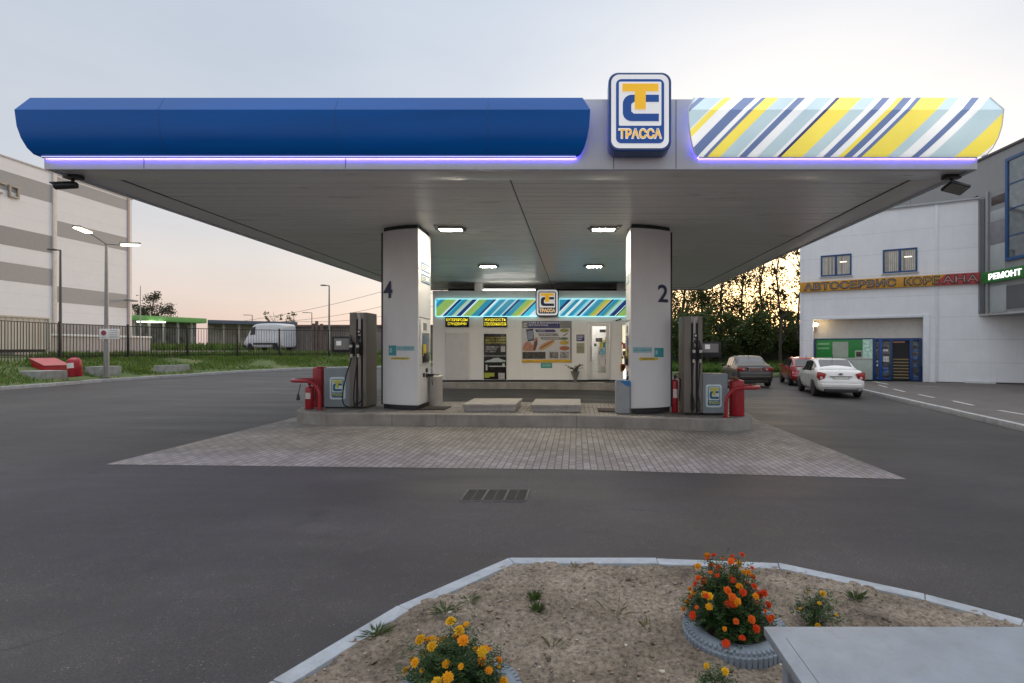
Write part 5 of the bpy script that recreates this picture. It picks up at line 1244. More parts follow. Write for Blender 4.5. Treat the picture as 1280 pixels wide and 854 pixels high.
# ================================================================ VEHICLES
TYRE = pm('tyre_rubber', (.016, .016, .017), rough=.8, var=.2); RIM = pm('wheel_rim', (.28, .28, .29), rough=.35, metal=.8, var=.1)
CGL = glass_mat('car_glass', (.025, .028, .034), .05); TAIL = pm('tail_lamp_red', (.30, .008, .012), rough=.15, var=.3, scale=9., coat=.6); TAILW = pm('tail_lamp_clear', (.55, .45, .45), rough=.15, coat=.5)
PLATE = pm('number_plate', (.60, .60, .58), rough=.4, var=.06); CHR = pm('chrome', (.55, .55, .56), rough=.18, metal=1.)
def paint(name, col, metal=0., es=None): return pm(name, col, rough=.28, metal=metal, var=.04, scale=1., coat=.8)
SED = dict(st=[(.0, .36, .60, None, .70), (.05, .27, .68, None, .80), (.10, .24, .80, None, .835), (.17, .22, 1.03, None, .84), (.30, .22, 1.06, None, .845), (.62, .22, 1.06, 1.075, .855), (1.28, .20, .98, 1.47, .865), (1.75, .19, .965, 1.505, .868), (2.25, .19, .95, 1.50, .868), (2.62, .19, .94, 1.44, .868), (3.32, .20, .93, .955, .86), (3.7, .22, .90, None, .85), (4.1, .22, .80, None, .80), (4.3, .25, .66, None, .72), (4.4, .32, .55, None, .60)], roof=(5, 10), wheels=(.80, 3.33), L=4.4, wr=.305, wt=.57)
HAT = dict(st=[(.0, .36, .58, None, .68), (.05, .27, .66, None, .78), (.10, .24, .82, None, .81), (.14, .22, .95, .97, .82), (.48, .22, .95, 1.38, .825), (.9, .20, .94, 1.45, .83), (1.6, .19, .93, 1.47, .83), (2.2, .19, .92, 1.43, .83), (2.95, .20, .90, .93, .82), (3.3, .22, .86, None, .81), (3.62, .22, .78, None, .76), (3.78, .27, .66, None, .66), (3.85, .34, .55, None, .56)], roof=(3, 8), wheels=(.65, 3.05), L=3.85, wr=.29, wt=.56)
VAN = dict(st=[(.0, .45, 1.2, 2.3, .92), (.03, .40, 1.35, 2.42, .98), (.3, .36, 1.4, 2.50, 1.0), (2.0, .34, 1.4, 2.52, 1.0), (3.6, .34, 1.38, 2.50, 1.0), (4.15, .34, 1.35, 2.36, .99), (4.78, .34, 1.28, 1.50, .97), (5.1, .36, 1.16, None, .93), (5.32, .38, .95, None, .86), (5.4, .42, .7, None, .76)], roof=(0, 6), wheels=(.95, 4.4), L=5.4, wr=.34, wt=.88)
def ring(s):
    y, zl, zb, zt, w = s[:5]
    if zt is None or zt-zb < .06:
        z2 = (zt or zb+.02)
        return [(0, zl), (.78*w, zl), (.95*w, zl+.10), (1.0*w, zl+.42*(zb-zl)), (.99*w, zl+.80*(zb-zl)), (.93*w, zb), (.80*w, zb+.3*(z2-zb)+.008), (.70*w, z2), (0, z2+.012)]
    k = (zt-zb)/.55; tw = w*(1-.245*min(1, k)) if zt < 2 else w*.92
    return [(0, zl), (.78*w, zl), (.95*w, zl+.10), (1.0*w, zl+.45*(zb-zl)), (.995*w, zl+.82*(zb-zl)), (.95*w, zb), (tw, zt-.045), (tw*.9, zt-.008), (0, zt+.012)]
def make_car(kind, name, lab, cat, loc, rz, mat, lamps, plate=None, group=None, far=False, emblem_mark=False):
    t_ = thing(name, lab, cat, loc, rz, group)
    S = kind['st']; Rg = [ring(s) for s in S]; nr = 9
    full = []
    m = MB()
    for s, r in zip(S, Rg):
        loop = [(x, s[0], z) for x, z in r]+[(-x, s[0], z) for x, z in r[-2:0:-1]]
        full.append([Vector(p) for p in loop]); m.v += [Vector(p) for p in loop]
    K = len(full[0])
    for i in range(len(S)-1):
        for k in range(K): m.f.append([i*K+k, i*K+(k+1) % K, (i+1)*K+(k+1) % K, (i+1)*K+k][::-1]); m.mi.append(0)
    m.f.append(list(range(K))); m.f.append([(len(S)-1)*K+k for k in range(K)][::-1]); m.mi += [0, 0]
    body = m.build('body', mat, t_, smooth=0)
    body.data.polygons.foreach_set('use_smooth', [True]*len(body.data.polygons))
    ss = body.modifiers.new('round', 'SUBSURF'); ss.levels = 2; ss.render_levels = 2
    a, b = kind['roof']
    def quad(name, pts, nrm, mt, off=.006, par=None, inset=(.1, .1, .1, .1)):
        """pts: p00, p10, p11, p01; inset fractions u0, u1, v0, v1"""
        u0, u1, v0, v1 = inset; P = [Vector(p) for p in pts]
        f = lambda u, v: P[0].lerp(P[1], u).lerp(P[3].lerp(P[2], u), v)
        n = (P[1]-P[0]).cross(P[3]-P[0]).normalized()
        if n.dot(Vector(nrm)) < 0: n = -n
        mb = MB(); G = 4; q = []
        for j in range(G+1):
            for i in range(G+1): mb.v.append(f(u0+(1-u0-u1)*i/G, v0+(1-v0-v1)*j/G)+n*off)
        for j in range(G):
            for i in range(G): mb.f.append([j*(G+1)+i, j*(G+1)+i+1, (j+1)*(G+1)+i+1, (j+1)*(G+1)+i]); mb.mi.append(0)
        return mb.build(name, mt, par or t_, smooth=60)
    if kind is not VAN:
        i0 = a
        A, B = Rg[i0], Rg[i0+1]; ya, yb_ = S[i0][0], S[i0+1][0]
        quad('rear_window', [(-A[7][0]*1.08, ya, A[7][1]), (A[7][0]*1.08, ya, A[7][1]), (B[7][0]*.98, yb_, B[7][1]), (-B[7][0]*.98, yb_, B[7][1])], (0, -1, .5), CGL, .016, None, (.04, .04, .05, .07))
        i1 = b-1; A, B = Rg[i1], Rg[i1+1]; ya, yb_ = S[i1][0], S[i1+1][0]
        quad('windscreen', [(-A[7][0], ya, A[7][1]), (A[7][0], ya, A[7][1]), (B[7][0]*1.1, yb_, B[7][1]), (-B[7][0]*1.1, yb_, B[7][1])], (0, 1, .5), CGL, .016, None, (.05, .05, .06, .05))
        for sd in (-1, 1):
            for i in range(a, b):
                A, B = Rg[i], Rg[i+1]; ya, yb_ = S[i][0], S[i+1][0]
                ins = (.05, .05, .08, .10)
                if i == a: ins = (.42, .06, .10, .12) if kind is SED else (.45, .08, .14, .14)
                if i == b-1: ins = (.04, .46, .08, .12)
                quad('side_window', [(sd*A[5][0], ya, A[5][1]), (sd*B[5][0], yb_, B[5][1]), (sd*B[6][0], yb_, B[6][1]), (sd*A[6][0], ya, A[6][1])], (sd, 0, .3), CGL, .007, None, ins)
    else:
        A, B = Rg[5], Rg[6]; ya, yb_ = S[5][0], S[6][0]
        quad('windscreen', [(-A[7][0], ya, A[7][1]), (A[7][0], ya, A[7][1]), (B[7][0], yb_, B[7][1]), (-B[7][0], yb_, B[7][1])], (0, 1, .5), CGL, .02, None, (.03, .03, .06, .04))
        for sd in (-1, 1):
            A, B = Rg[4], Rg[5]; ya, yb_ = S[4][0], S[5][0]
            quad('side_window', [(sd*A[5][0], ya, A[5][1]), (sd*B[5][0], yb_+.35, B[5][1]), (sd*B[6][0], yb_+.05, B[6][1]), (sd*A[6][0], ya, A[6][1])], (sd, 0, .3), CGL, .012, None, (.1, .08, .12, .2))
            m = MB(); m.box(sd*(S[3][4]-.01), sd*(S[3][4]+.015), .6, 3.9, .62, .78); m.build('side_rail', BLK, t_, bevel=.01)
        m = MB(); m.box(-.97, .97, 5.05, 5.44, .38, .62); m.build('front_bumper', BLK, t_, bevel=.04)
    W = S[len(S)//2][4]
    for yw in kind['wheels']:
        for sd in (-1, 1):
            r = kind['wr']; Mx = Matrix.Translation((sd*(W-.10), yw, r)) @ Matrix.Rotation(R(90)*sd, 4, 'Y')
            ty = MB().lathe([(r*.62, -.10), (r*.93, -.10), (r, -.07), (r, .07), (r*.93, .10), (r*.62, .10)], 22, Mx).build('tyre', TYRE, t_, smooth=50)
            ty.name = 'wheel'
            m = MB(); m.lathe([(r*.62, .04), (r*.60, .085), (r*.15, .07), (.0001, .075)], 20, Mx)
            for q in range(5):
                aa = 2*math.pi*q/5; m.box(-r*.09, r*.09, r*.12, r*.60, .07, .092, Mx @ Matrix.Rotation(aa, 4, 'Z'))
            m.build('rim', RIM, ty, smooth=40)
            # dark wheel-arch lip
            m = MB(); n = 12
            for q in range(n+1):
                aa = math.pi*(-.06+1.12*q/n)
                for rr in (r+.015, r+.075): m.v.append(Vector((sd*(W+.004), yw+rr*math.cos(aa), r+rr*math.sin(aa))))
            for q in range(n): m.f.append([2*q, 2*q+1, 2*q+3, 2*q+2]); m.mi.append(0)
            m.build('wheel_arch', BLK if kind is VAN else pm('arch_dark', (.02, .02, .02), rough=.7), t_, smooth=0)
    if far: return t_
    W0 = S[2][4]
    if lamps == 'white':
        for sd in (-1, 1):
            y1, y2 = .065, .60
            P = [(sd*.80, .10, .70), (sd*.835, .14, 1.0), (sd*.58, .125, .95), (sd*.60, .085, .75)]
            m = MB(); m.prism([(sd*.52, .94), (sd*.58, .75), (sd*.78, .67), (sd*.855, .80), (sd*.845, 1.0), (sd*.74, 1.0)], -.17, -.055, UP); lo = m.build('tail_lamp', TAIL, t_, bevel=.02)
            m = MB(); m.lathe([(.055, -.003), (.05, .004), (.0001, .006)], 16, Matrix.Translation((sd*.70, .052, .775)) @ Matrix.Rotation(R(90), 4, 'X')); m.build('reflector', TAILW, lo)
            m = MB(); m.lathe([(.045, -.003), (.04, .004), (.0001, .006)], 16, Matrix.Translation((sd*.68, .052, .89)) @ Matrix.Rotation(R(90), 4, 'X')); m.build('reflector', pm('lamp_red_bright', (.5, .02, .02), rough=.15), lo)
    else:
        for sd in (-1, 1):
            wlo = .40 if lamps == 'grey' else .56
            zlo, zhi = (.78, .96) if lamps == 'grey' else (.62, 1.0)
            m = MB(); m.prism([(sd*wlo, zlo+.02), (sd*.80, zlo), (sd*.845, zlo+.06), (sd*.84, zhi), (sd*(wlo+.06), zhi)], -.19, -.062, UP); lo = m.build('tail_lamp', TAIL, t_, bevel=.02)
            m = MB(); m.box(sd*(wlo+.09), sd*(wlo+.19), .055, .061, zlo+.05, zlo+.11); m.build('reflector', TAILW, lo)
    MB().box(-.26, .26, .048, .075, .69, .80).build('number_plate', plate or PLATE, t_, bevel=.006) if lamps == 'white' else MB().box(-.26, .26, .048, .075, .80, .91).build('number_plate', plate or PLATE, t_, bevel=.006)
    m = MB(); m.box(-.40, .40, .045, .12, .835, .87) if lamps == 'white' else m.box(-.36, .36, .04, .12, .93, .96); m.build('boot_trim', CHR if lamps != 'white' else mat, t_, bevel=.01)
    if emblem_mark: 
        m = MB(); m.box(-.075, .075, .05, .14, .925, .945); m.box(-.028, .028, .05, .14, .912, .958); m.build('badge', pm('badge_dark', (.05, .045, .03), rough=.3), t_, bevel=.004)
    m = MB(); m.box(-.72, .72, -.03, .12, .40, .56); m.build('bumper', mat, t_, bevel=.045, seg=3)
    MB().box(-.64, .64, .028, .06, .612, .620).build('boot_gap', BLK, t_); MB().box(-.29, .29, .056, .09, .672 if lamps == 'white' else .782, .818 if lamps == 'white' else .928).build('plate_shade_frame', pm('plate_shade_frame', (.34, .34, .34), rough=.5), t_)  # grey frame round the plate: shade painted as a flat border
    m = MB(); m.box(-.60, .60, .0, .2, .22, .36); m.build('bumper_skirt', BLK, t_, bevel=.03)
    for sd in (-1, 1):
        ym = S[b-1][0]+.08
        m = MB(); m.box(sd*(W+.02), sd*(W+.20), ym, ym+.09, .94, 1.06); m.box(sd*(W-.04), sd*(W+.03), ym+.02, ym+.06, .95, .98); m.build('mirror', mat, t_, bevel=.025, seg=3)
        for yy in (S[a+1][0]+.22, S[a+2][0]+.50):
            m = MB(); m.box(sd*(W+.0), sd*(W+.028), yy, yy+.16, .84, .865); m.build('door_handle', mat, t_, bevel=.006)
        m = MB(); yd = (S[a+1][0]+S[b-1][0])/2+.05
        for yy in (yd, yd-.95, yd+.98): m.box(sd*(W+.0005), sd*(W+.003), yy-.004, yy+.004, .34, .90)
        m.box(sd*(W+.0005), sd*(W+.003), yd-.95, yd+.98, .335, .342); m.build('door_gap', BLK, t_)
    MB().tube([(0, S[a+1][0]+.08, S[a+1][3]-.01), (0, S[a+1][0]-.12, S[a+1][3]+.19)], .008, 5).build('aerial', BLK, t_)
    return t_
def yaw_of(dx, dy): return math.atan2(dy, dx)-math.pi/2
y_ = 19.55; a_ = yaw_of(.60, 2.7); x_ = X_(1052, y_)
make_car(SED, 'parked_car', 'white saloon car parked nearest the pavement, seen from behind', 'car', (x_, y_, gz(x_, y_)), a_, paint('car_white', (.66, .66, .67)), 'white', PLATE, 'cars parked by the workshop', emblem_mark=True)
y_ = 24.3; x_ = X_(944.5, y_)
make_car(SED, 'parked_car', 'dark grey saloon car parked furthest from the workshop, seen from behind', 'car', (x_, y_, gz(x_, y_)), yaw_of(.35, 4.), pm('car_grey', (.034, .030, .028), rough=.35, var=.05, coat=.3, spec=.35), 'grey', pm('plate_brown', (.22, .10, .07), rough=.4, var=.2), 'cars parked by the workshop')
y_ = 25.6; x_ = X_(1010.5, y_)
make_car(HAT, 'parked_car', 'red hatchback car parked between the grey and the white car', 'car', (x_, y_, gz(x_, y_)), yaw_of(.85, 3.8), paint('car_red', (.30, .012, .018)), 'red', PLATE, 'cars parked by the workshop')
y_ = 45.; x_ = X_(354, y_)
make_car(VAN, 'delivery_van', 'white high-roofed delivery van on the lane beyond the black fence', 'van', (x_, y_+1., far_z(x_, y_)+.03), R(84), paint('van_white', (.62, .64, .68)), None, far=True).scale = (1, .70, 1.0)

# ================================================================ LEFT SIDE: fence, lamps, blocks, warehouse
FBK = pm('fence_black', (.012, .012, .013), rough=.5, var=.3)
fe = thing('railing_fence', 'long black metal railing fence along the grass bank', 'fence', (-24.4, 21, FZ))
fp = [(-24.0, 5.), (-24.1, 9.), (-24.2, 13.), (-24.25, 17.), (-24.4, 21.), (-24.7, 24.5), (-24.06, 27.5), (-23.0, 30.3), (-21.35, 32.3), (-19.4, 33.5), (-16.66, 34.5), (-13.87, 35.5), (-11.0, 36.3), (-8., 37.)]
FH = 1.78
for i, (x, y) in enumerate(fp):
    m = MB(); m.box(x-.045, x+.045, y-.045, y+.045, FZ-.4, FZ+FH+.06); m.box(x-.055, x+.055, y-.055, y+.055, FZ+FH+.061, FZ+FH+.08); m.build('post', FBK, fe, world=True, bevel=.006)
for i in range(len(fp)-1):
    a, b = Vector((*fp[i], 0)), Vector((*fp[i+1], 0)); d = (b-a); l = d.length; Mr = Matrix.Translation(a) @ Matrix.Rotation(math.atan2(d.y, d.x), 4, 'Z')
    m = MB()
    m.box(.05, l-.05, -.02, .02, FZ+FH-.04, FZ+FH, Mr); m.box(.05, l-.05, -.02, .02, FZ+.18, FZ+.22, Mr)
    k = int(l/.135)
    for j in range(1, k): x = l*j/k; m.box(x-.010, x+.010, -.010, .010, FZ+.02, FZ+FH-.041, Mr)
    m.build('railing_panel', FBK, fe, world=True)
POLE = pm('pole_grey', (.23, .23, .225), rough=.5, metal=.4, var=.12, scale=6.)
LL = emis('street_lamp_lit', (1., .90, .68), 22.)
# double street lamp with its sign
yl = 23.2; xl = X_(133, yl); zl = gz(xl, yl)+.2
t_ = thing('street_lamp', 'grey double armed street lamp, lit, by the grass bank', 'street lamp', (xl, yl, zl))
pt = Z_(305, yl)-zl
MB().tube([(0, 0, 0), (0, 0, 1.6), (0, 0, 1.65), (0, 0, pt)], [.10, .10, .085, .05], 14).build('pole', POLE, t_)
MB().lathe([(.16, 0), (.16, .03)], 12).build('base_plate', POLE, t_)
for (px, py, dy, nm) in ((103.5, 287.5, -1.3, 0), (163, 306, .5, 1)):
    hx, hz = X_(px, yl+dy)-xl, Z_(py, yl+dy)-zl
    e = Vector((hx, dy, hz)); d = Vector((hx, dy, 0)).normalized()
    q = e-d*.36+Vector((0, 0, -.05))
    MB().tube([(0, 0, pt-.05), Vector((0, 0, pt)).lerp(q, .1), q], .028, 8).build('arm', POLE, t_)
    Mr = Matrix.Translation(e) @ Matrix.Rotation(math.atan2(d.y, d.x), 4, 'Z') @ Matrix.Rotation(R(-6), 4, 'Y')
    h_ = MB().box(-.38, .38, -.15, .15, -.0, .09, Mr).build('lamp_head', POLE, t_, bevel=.03)
    MB().box(-.33, .33, -.125, .125, -.035, -.001, Mr).build('diffuser', LL, h_, bevel=.01)
ys = yl-.12; s0, s1, q0, q1 = X_(124.3, ys), X_(149.3, ys), Z_(424, ys), Z_(411.2, ys)
t_ = thing('notice_board', 'white notice board with a red crossed circle fixed to the lamp pole', 'sign', ((s0+s1)/2, ys, q0))
SGW = pm('sign_board_white', (.70, .70, .69), rough=.4, var=.05)
MB().box(s0, s1, ys-.012, ys+.012, q0, q1).build('board', SGW, t_, world=True, bevel=.004)
m = MB(); cx, cz, rr = s0+.22*(s1-s0), q0+.60*(q1-q0), .26*(q1-q0)
rg_ = [(cx+rr*math.cos(2*math.pi*i/24), cz+rr*math.sin(2*math.pi*i/24)) for i in range(24)]
m.prism(rg_, 0, .003, up_at(ys-.0125)); m.build('symbol', pm('symbol_red', (.42, .03, .04), rough=.4), t_, world=True)
m = MB(); m.prism([(cx+.74*(x-cx), cz+.74*(z-cz)) for x, z in rg_], 0, .002, up_at(ys-.016)); m.build('symbol_field', pm('symbol_blue', (.06, .07, .16), rough=.4), t_, world=True)
m = MB()
for sgn in (1, -1): 
    Mr = up_at(ys-.0185) @ Matrix.Translation((cx, cz, 0)) @ Matrix.Rotation(R(45*sgn), 4, 'Z'); m.box(-rr*.9, rr*.9, -rr*.10, rr*.10, 0, .0015+.0005*sgn, Mr)
m.build('symbol_cross', pm('symbol_red', (.42, .03, .04)), t_, world=True)
m = MB(); dk = pm('sign_ink', (.06, .06, .07), rough=.5)
for k_, (tx, w_) in enumerate((('СТОЯНКА', .40), ('ЗАПРЕЩЕНА', .42), ('РАБОТАЕТ', .38), ('ЭВАКУАТОР', .42))):
    m.text(tx, w=w_*(s1-s0), h=.10*(q1-q0), M=face_M(s0+.72*(s1-s0), ys-.0125, q0+(.84-.21*k_)*(q1-q0)), ex=.001, bold=.01, res=1)
m.text('24 Ч', w=.2*(s1-s0), h=.13*(q1-q0), M=face_M(cx, ys-.0125, q0+.17*(q1-q0)), ex=.001, bold=.02, res=1)
m.build('lettering', dk, t_, world=True, smooth=0)
# thin unlit poles
def pole(name, px, pyb, pyt, Y, arm, lab, mat=POLE, r=.05, cat='lamp post'):
    x = X_(px, Y); zb = Z_(pyb, Y); h = Z_(pyt, Y)-zb
    t_ = thing(name, lab, cat, (x, Y, zb))
    MB().tube([(0, 0, -.5), (0, 0, h*.5), (0, 0, h)], [r, r*.85, r*.6], 10).build('pole', mat, t_)
    if arm:
        MB().tube([(0, 0, h-.02), (arm*.7, 0, h+.02)], r*.5, 6).build('arm', mat, t_)
        MB().box(min(arm*.6, arm*1.5), max(arm*.6, arm*1.5), -.12, .12, h-.03, h+.06).build('lamp_head', mat, t_, bevel=.02)
    return t_
DP2 = pm('pole_dark', (.10, .095, .09), rough=.6, var=.15)
pole('lamp_post', 75.5, 443, 312.5, 30., -.45, 'dark lamp post with a short arm before the striped warehouse', DP2, .075)
pole('lamp_post', 411.5, 441, 357, 38., -.4, 'slim grey lamp post behind the fence, right of the white van', POLE, .075)
pole('lamp_post', 389.8, 432, 391, 75., -.9, 'small distant lamp post above the roofs, nearest the slim grey one', POLE, .09)
pole('lamp_post', 315.3, 432, 394, 80., -.9, 'small distant lamp post above the roof of the white van\'s front', POLE, .09)
pole('flag_pole', 175.5, 436, 357.5, 46., 0, 'thin pale pole before the green roofed pavilion', pm('pole_pale', (.45, .45, .44), rough=.5), .05, 'pole')
# concrete blocks on the grass
BLC = pm('block_concrete', (.27, .275, .27), rough=.9, var=.25, scale=4., bump=.5, stain=.4)
def cblock(pa, pb, pyb, Y, h, d, lab, rz=0.):
    xa, xb = X_(pa, Y), X_(pb, Y); zb = Z_(pyb, Y)
    t_ = MB().box(0, xb-xa, 0, d, -.25, h).build('concrete_block', BLC, None, bevel=.015); t_.location = (xa, Y, zb); t_.rotation_euler = (0, 0, rz)
    tag(t_, lab, 'concrete block', 'concrete blocks on the grass')
cblock(44.5, 80, 475.5, 20.8, .36, 1.25, 'grey concrete block before the red sand box', R(80))
cblock(121, 150.5, 469.5, 23.3, .40, .65, 'grey concrete block beside the foot of the lit street lamp', R(80))
cblock(199, 238, 467., 25.8, .40, .35, 'lone grey concrete block by the kerb, below the fence and away from the street lamp', R(76))
# red sand box and big extinguisher
yx = 21.9; xa, xb = X_(42, yx), X_(84.5, yx); zb = Z_(464, yx)
t_ = thing('sand_box', 'red fire sand box with a sloping lid on the grass', 'sand box', ((xa+xb)/2, yx, zb)); hw = .46; t_.location = (X_(71, 22.4), 22.4, gz(-21, 22)+.42); t_.rotation_euler = (0, 0, R(80))
m = MB(); sid = [(0, -.3), (.75, -.3), (.75, .62), (0, .33)]
m.prism(sid, -hw, hw, Matrix(((0, 0, 1, 0), (1, 0, 0, 0), (0, 1, 0, 0), (0, 0, 0, 1)))); m.build('box', RED, t_, bevel=.01)
m = MB(); m.prism([(-.03, .325), (.78, .637), (.78, .665), (-.03, .353)], -hw-.03, hw+.03, Matrix(((0, 0, 1, 0), (1, 0, 0, 0), (0, 1, 0, 0), (0, 0, 0, 1)))); m.build('lid', pm('red_faded', (.42, .10, .10), rough=.5, var=.2, stain=.2), t_, bevel=.006)
yx = 21.6; xx = X_(94.5, yx); extinguisher(0, 0, .24, 1.0, 'big tilted red extinguisher with a torn label, on the grass beside the sand box', base=(xx, yx, Z_(471, yx)), tilt=R(-7))

# warehouse
WXL = -41.6
def wyl(px): return WXL*F/(px-UX)
wh = thing('warehouse', 'tall pale warehouse with broad grey stripes beyond the fence', 'building', (WXL, 42, 1.1))
yS, yE = wyl(67), wyl(165)
ztop = Z_(195, 37.0)
WPAN = siding_mat('warehouse_panel', (.755, .75, .775), 1.15, .01, .03, 'Z', .55, (.86, .86, .86), .992, .06)
m = MB(); m.box(WXL-38, WXL, 15, yE, .8, ztop); m.build('wall', WPAN, wh, world=True)
m = MB(); m.box(WXL-38, WXL+.05, 14.95, yE+.05, ztop, ztop+.12); m.build('parapet_cap', pm('cap_pale', (.42, .4, .39)), wh, world=True)
SG_ = pm('stripe_grey', (.315, .31, .32), rough=.5, var=.05, stain=.05); SG2 = pm('stripe_grey_dark', (.27, .265, .275), rough=.5, var=.05)
def wstripe(y0, y1, za, zb2, mt): MB().box(WXL+.001, WXL+.012, y0, y1, za, zb2).build('stripe', mt, wh, world=True)
YA = 37.0; yS1, yS2 = yS-.15, yS+.22
wstripe(15.1, yS1, Z_(236, YA), Z_(212, YA), SG_); wstripe(15.1, yS1, Z_(304.9, YA), Z_(281.5, YA), SG2); wstripe(15.1, yS1, Z_(350, YA), Z_(326.8, YA), SG_)
YBq = wyl(70.8)
wstripe(yS2, yE-.55, Z_(236.3, YBq), ztop-.15, SG_); wstripe(yS2, yE-.55, Z_(295, YBq), Z_(275.8, YBq), SG_); wstripe(yS2, yE-.55, Z_(377.8, YBq), Z_(357.8, YBq), SG_)
wstripe(15.1, yE-.2, 1.0, Z_(404, YBq), SG2)
m = MB(); m.box(WXL+.002, WXL+.10, yS-.12, yS+.18, .9, ztop-.01); m.build('seam_strip', pm('strip_pale', (.60, .55, .52), rough=.5), wh, world=True, bevel=.01)
m = MB(); m.box(WXL+.002, WXL+.06, yE-.5, yE-.3, .9, ztop-.01); m.build('corner_strip', pm('strip_pink', (.36, .27, .26), rough=.5), wh, world=True)
m = MB(); z0, z1 = Z_(246.5, 37.6), Z_(231.5, 37.6); y0, y1 = wyl(9.3), wyl(22.3); tq = .13
m.box(WXL+.02, WXL+.16, y0, y1, z1-tq, z1); m.box(WXL+.02, WXL+.16, y0, y1, z0, z0+tq); m.box(WXL+.02, WXL+.16, y0, y0+tq, z0+tq+.001, z1-tq-.001); m.box(WXL+.02, WXL+.16, y1-tq, y1, z0+tq+.001, z1-tq-.001)
y2 = wyl(6.0); y3 = wyl(-8); 
m.box(WXL+.02, WXL+.16, y3, y2, z1-tq+.02, z1+.02); m.box(WXL+.02, WXL+.16, y3, y2-.25, z0+.05, z0+tq+.05); m.box(WXL+.02, WXL+.16, y3, y3+tq, z0+tq+.051, z1-tq+.019)
m.build('lettering', pm('letter_beige', (.34, .30, .25), rough=.5), wh, world=True, bevel=.01)
m = MB(); yy = wyl(155); m.box(WXL+.02, WXL+.7, yy-.05, yy+.05, Z_(376, yy), Z_(374.8, yy)); m.box(WXL+.5, WXL+.9, yy-.5, yy+.5, Z_(377, yy), Z_(374.8, yy)); m.build('wall_lamp', GREY, wh, world=True, bevel=.01)
# ramp wall in front of it
rm = thing('ramp_wall', 'low pale ramp wall with a white cap at the foot of the warehouse', 'wall', (-39.5, 43, 1.1))
MB().box(-39.9, -39.5, 36., 47.5, .9, 2.55).build('wall', pm('ramp_beige', (.40, .36, .34), rough=.7, var=.1, stain=.2), rm, world=True); MB().box(-39.98, -39.42, 35.9, 47.6, 2.551, 2.72).build('cap', pm('cap_white', (.66, .66, .66)), rm, world=True, bevel=.02)
# corrugated container
CON = siding_mat('container_sheet', (.50, .46, .42), .34, .05, .05, 'Y', .5, (.72, .7, .68), .7, .25)
ct = thing('cargo_container', 'cream corrugated cargo container standing behind the fence', 'container', (-36, 31, 1.5))
MB().box(-38.4, -36., 25., 35., 1.55, 3.6).build('body', CON, ct, world=True)
m = MB(); m.box(-38.5, -35.95, 24.95, 35.05, 3.601, 3.72); m.box(-36.06, -35.94, 34.9, 35.06, 1.5, 3.6); m.build('top_rail', pm('rail_cream', (.45, .42, .38)), ct, world=True, bevel=.01)
m = MB(); m.box(-38.3, -36.05, 25.2, 34.8, 1.36, 1.549); m.build('gap_shade', DARK, ct, world=True)  # solid dark block standing in for the shaded gap under the container
# pavilion with a green roof, blue roof and low sheds further back
def slab_building(name, lab, pa, pb, yt, yb_, Ya, Yb, rmat, wmat, wall_b=432):
    A, B = Vector((X_(pa, Ya), Ya, 0)), Vector((X_(pb, Yb), Yb, 0)); t_ = thing(name, lab, 'building', (A.x, A.y, far_z(A.x, A.y)))
    n = Vector((-(B-A).y, (B-A).x, 0)).normalized()*14
    zr0, zr1 = Z_(yb_, Ya), Z_(yt, Ya)
    MB().prism([A.xy, B.xy, (B+n).xy, (A+n).xy], zr0, zr1).build('roof', rmat, t_, world=True, bevel=.03)
    ins = n.normalized()*2.2
    MB().prism([(A+ins).xy, (B+ins).xy, (B+n*.95).xy, (A+n*.95).xy], far_z(A.x, A.y)-.5, zr0-.002).build('wall', wmat, t_, world=True)
    k = 6; up = n.normalized()*.5; d = (B-A)/k
    for i in range(1, k): 
        p = A+up+d*i; MB().box(p.x-.09, p.x+.09, p.y-.09, p.y+.09, far_z(A.x, A.y)-.5, zr0-.002).build('post', pm('post_pale', (.4, .4, .38)), t_, world=True)
    return t_, A, B, n, zr0
pv, A, B, n_, zr0 = slab_building('market_pavilion', 'low pavilion with a bright green roof beyond the fence', 150, 258.5, 393, 399.8, 56., 64., pm('roof_green', (.18, .42, .12), rough=.5, var=.06), pm('pavilion_wall', (.17, .165, .155), rough=.6, var=.8, scale=.9))
for f_ in (.2, .3): 
    p = A.lerp(B, f_); m = MB(); m.box(p.x-1.0, p.x+1.0, p.y+.8, p.y+1.2, zr0-.16, zr0-.01); m.build('tube_light', emis('pavilion_tube', (1., .98, .9), 2.2), pv, world=True)
slab_building('market_hall', 'long low hall with a blue grey roof behind the white van', 259.5, 372, 399.8, 404.5, 66., 72., pm('roof_bluegrey', (.10, .12, .17), rough=.5, var=.06), pm('hall_wall', (.36, .31, .28), rough=.6, var=.4, scale=.7))
s_ = thing('boarded_shed', 'long weathered grey shed with a flat brown roof, right of the white van', 'shed', (X_(400, 47), 47, 1.3))
a0, a1 = X_(364, 47.5), X_(560, 47.5)
MB().box(a0, a1, 47.5, 52., .9, Z_(408.5, 47.5)).build('wall', siding_mat('weathered_boards', (.20, .18, .165), .42, .03, .3, 'X', .8, (.5, .5, .5), .93, .5), s_, world=True); MB().box(a0-.2, a1+.2, 47.2, 52.3, Z_(408.5, 47.5)+.001, Z_(406.3, 47.5)).build('roof', pm('roof_brown', (.15, .10, .085), rough=.7, var=.3), s_, world=True)
for px_ in (392, 396, 402): 
    m = MB(); x = X_(px_, 46.5); m.box(x-.1, x+.1, 46.4, 46.6, .9, Z_(403+random.uniform(-2, 2), 46.5)); m.build('post', pm('post_rusty', (.13, .09, .075), rough=.9, var=.3), s_, world=True)
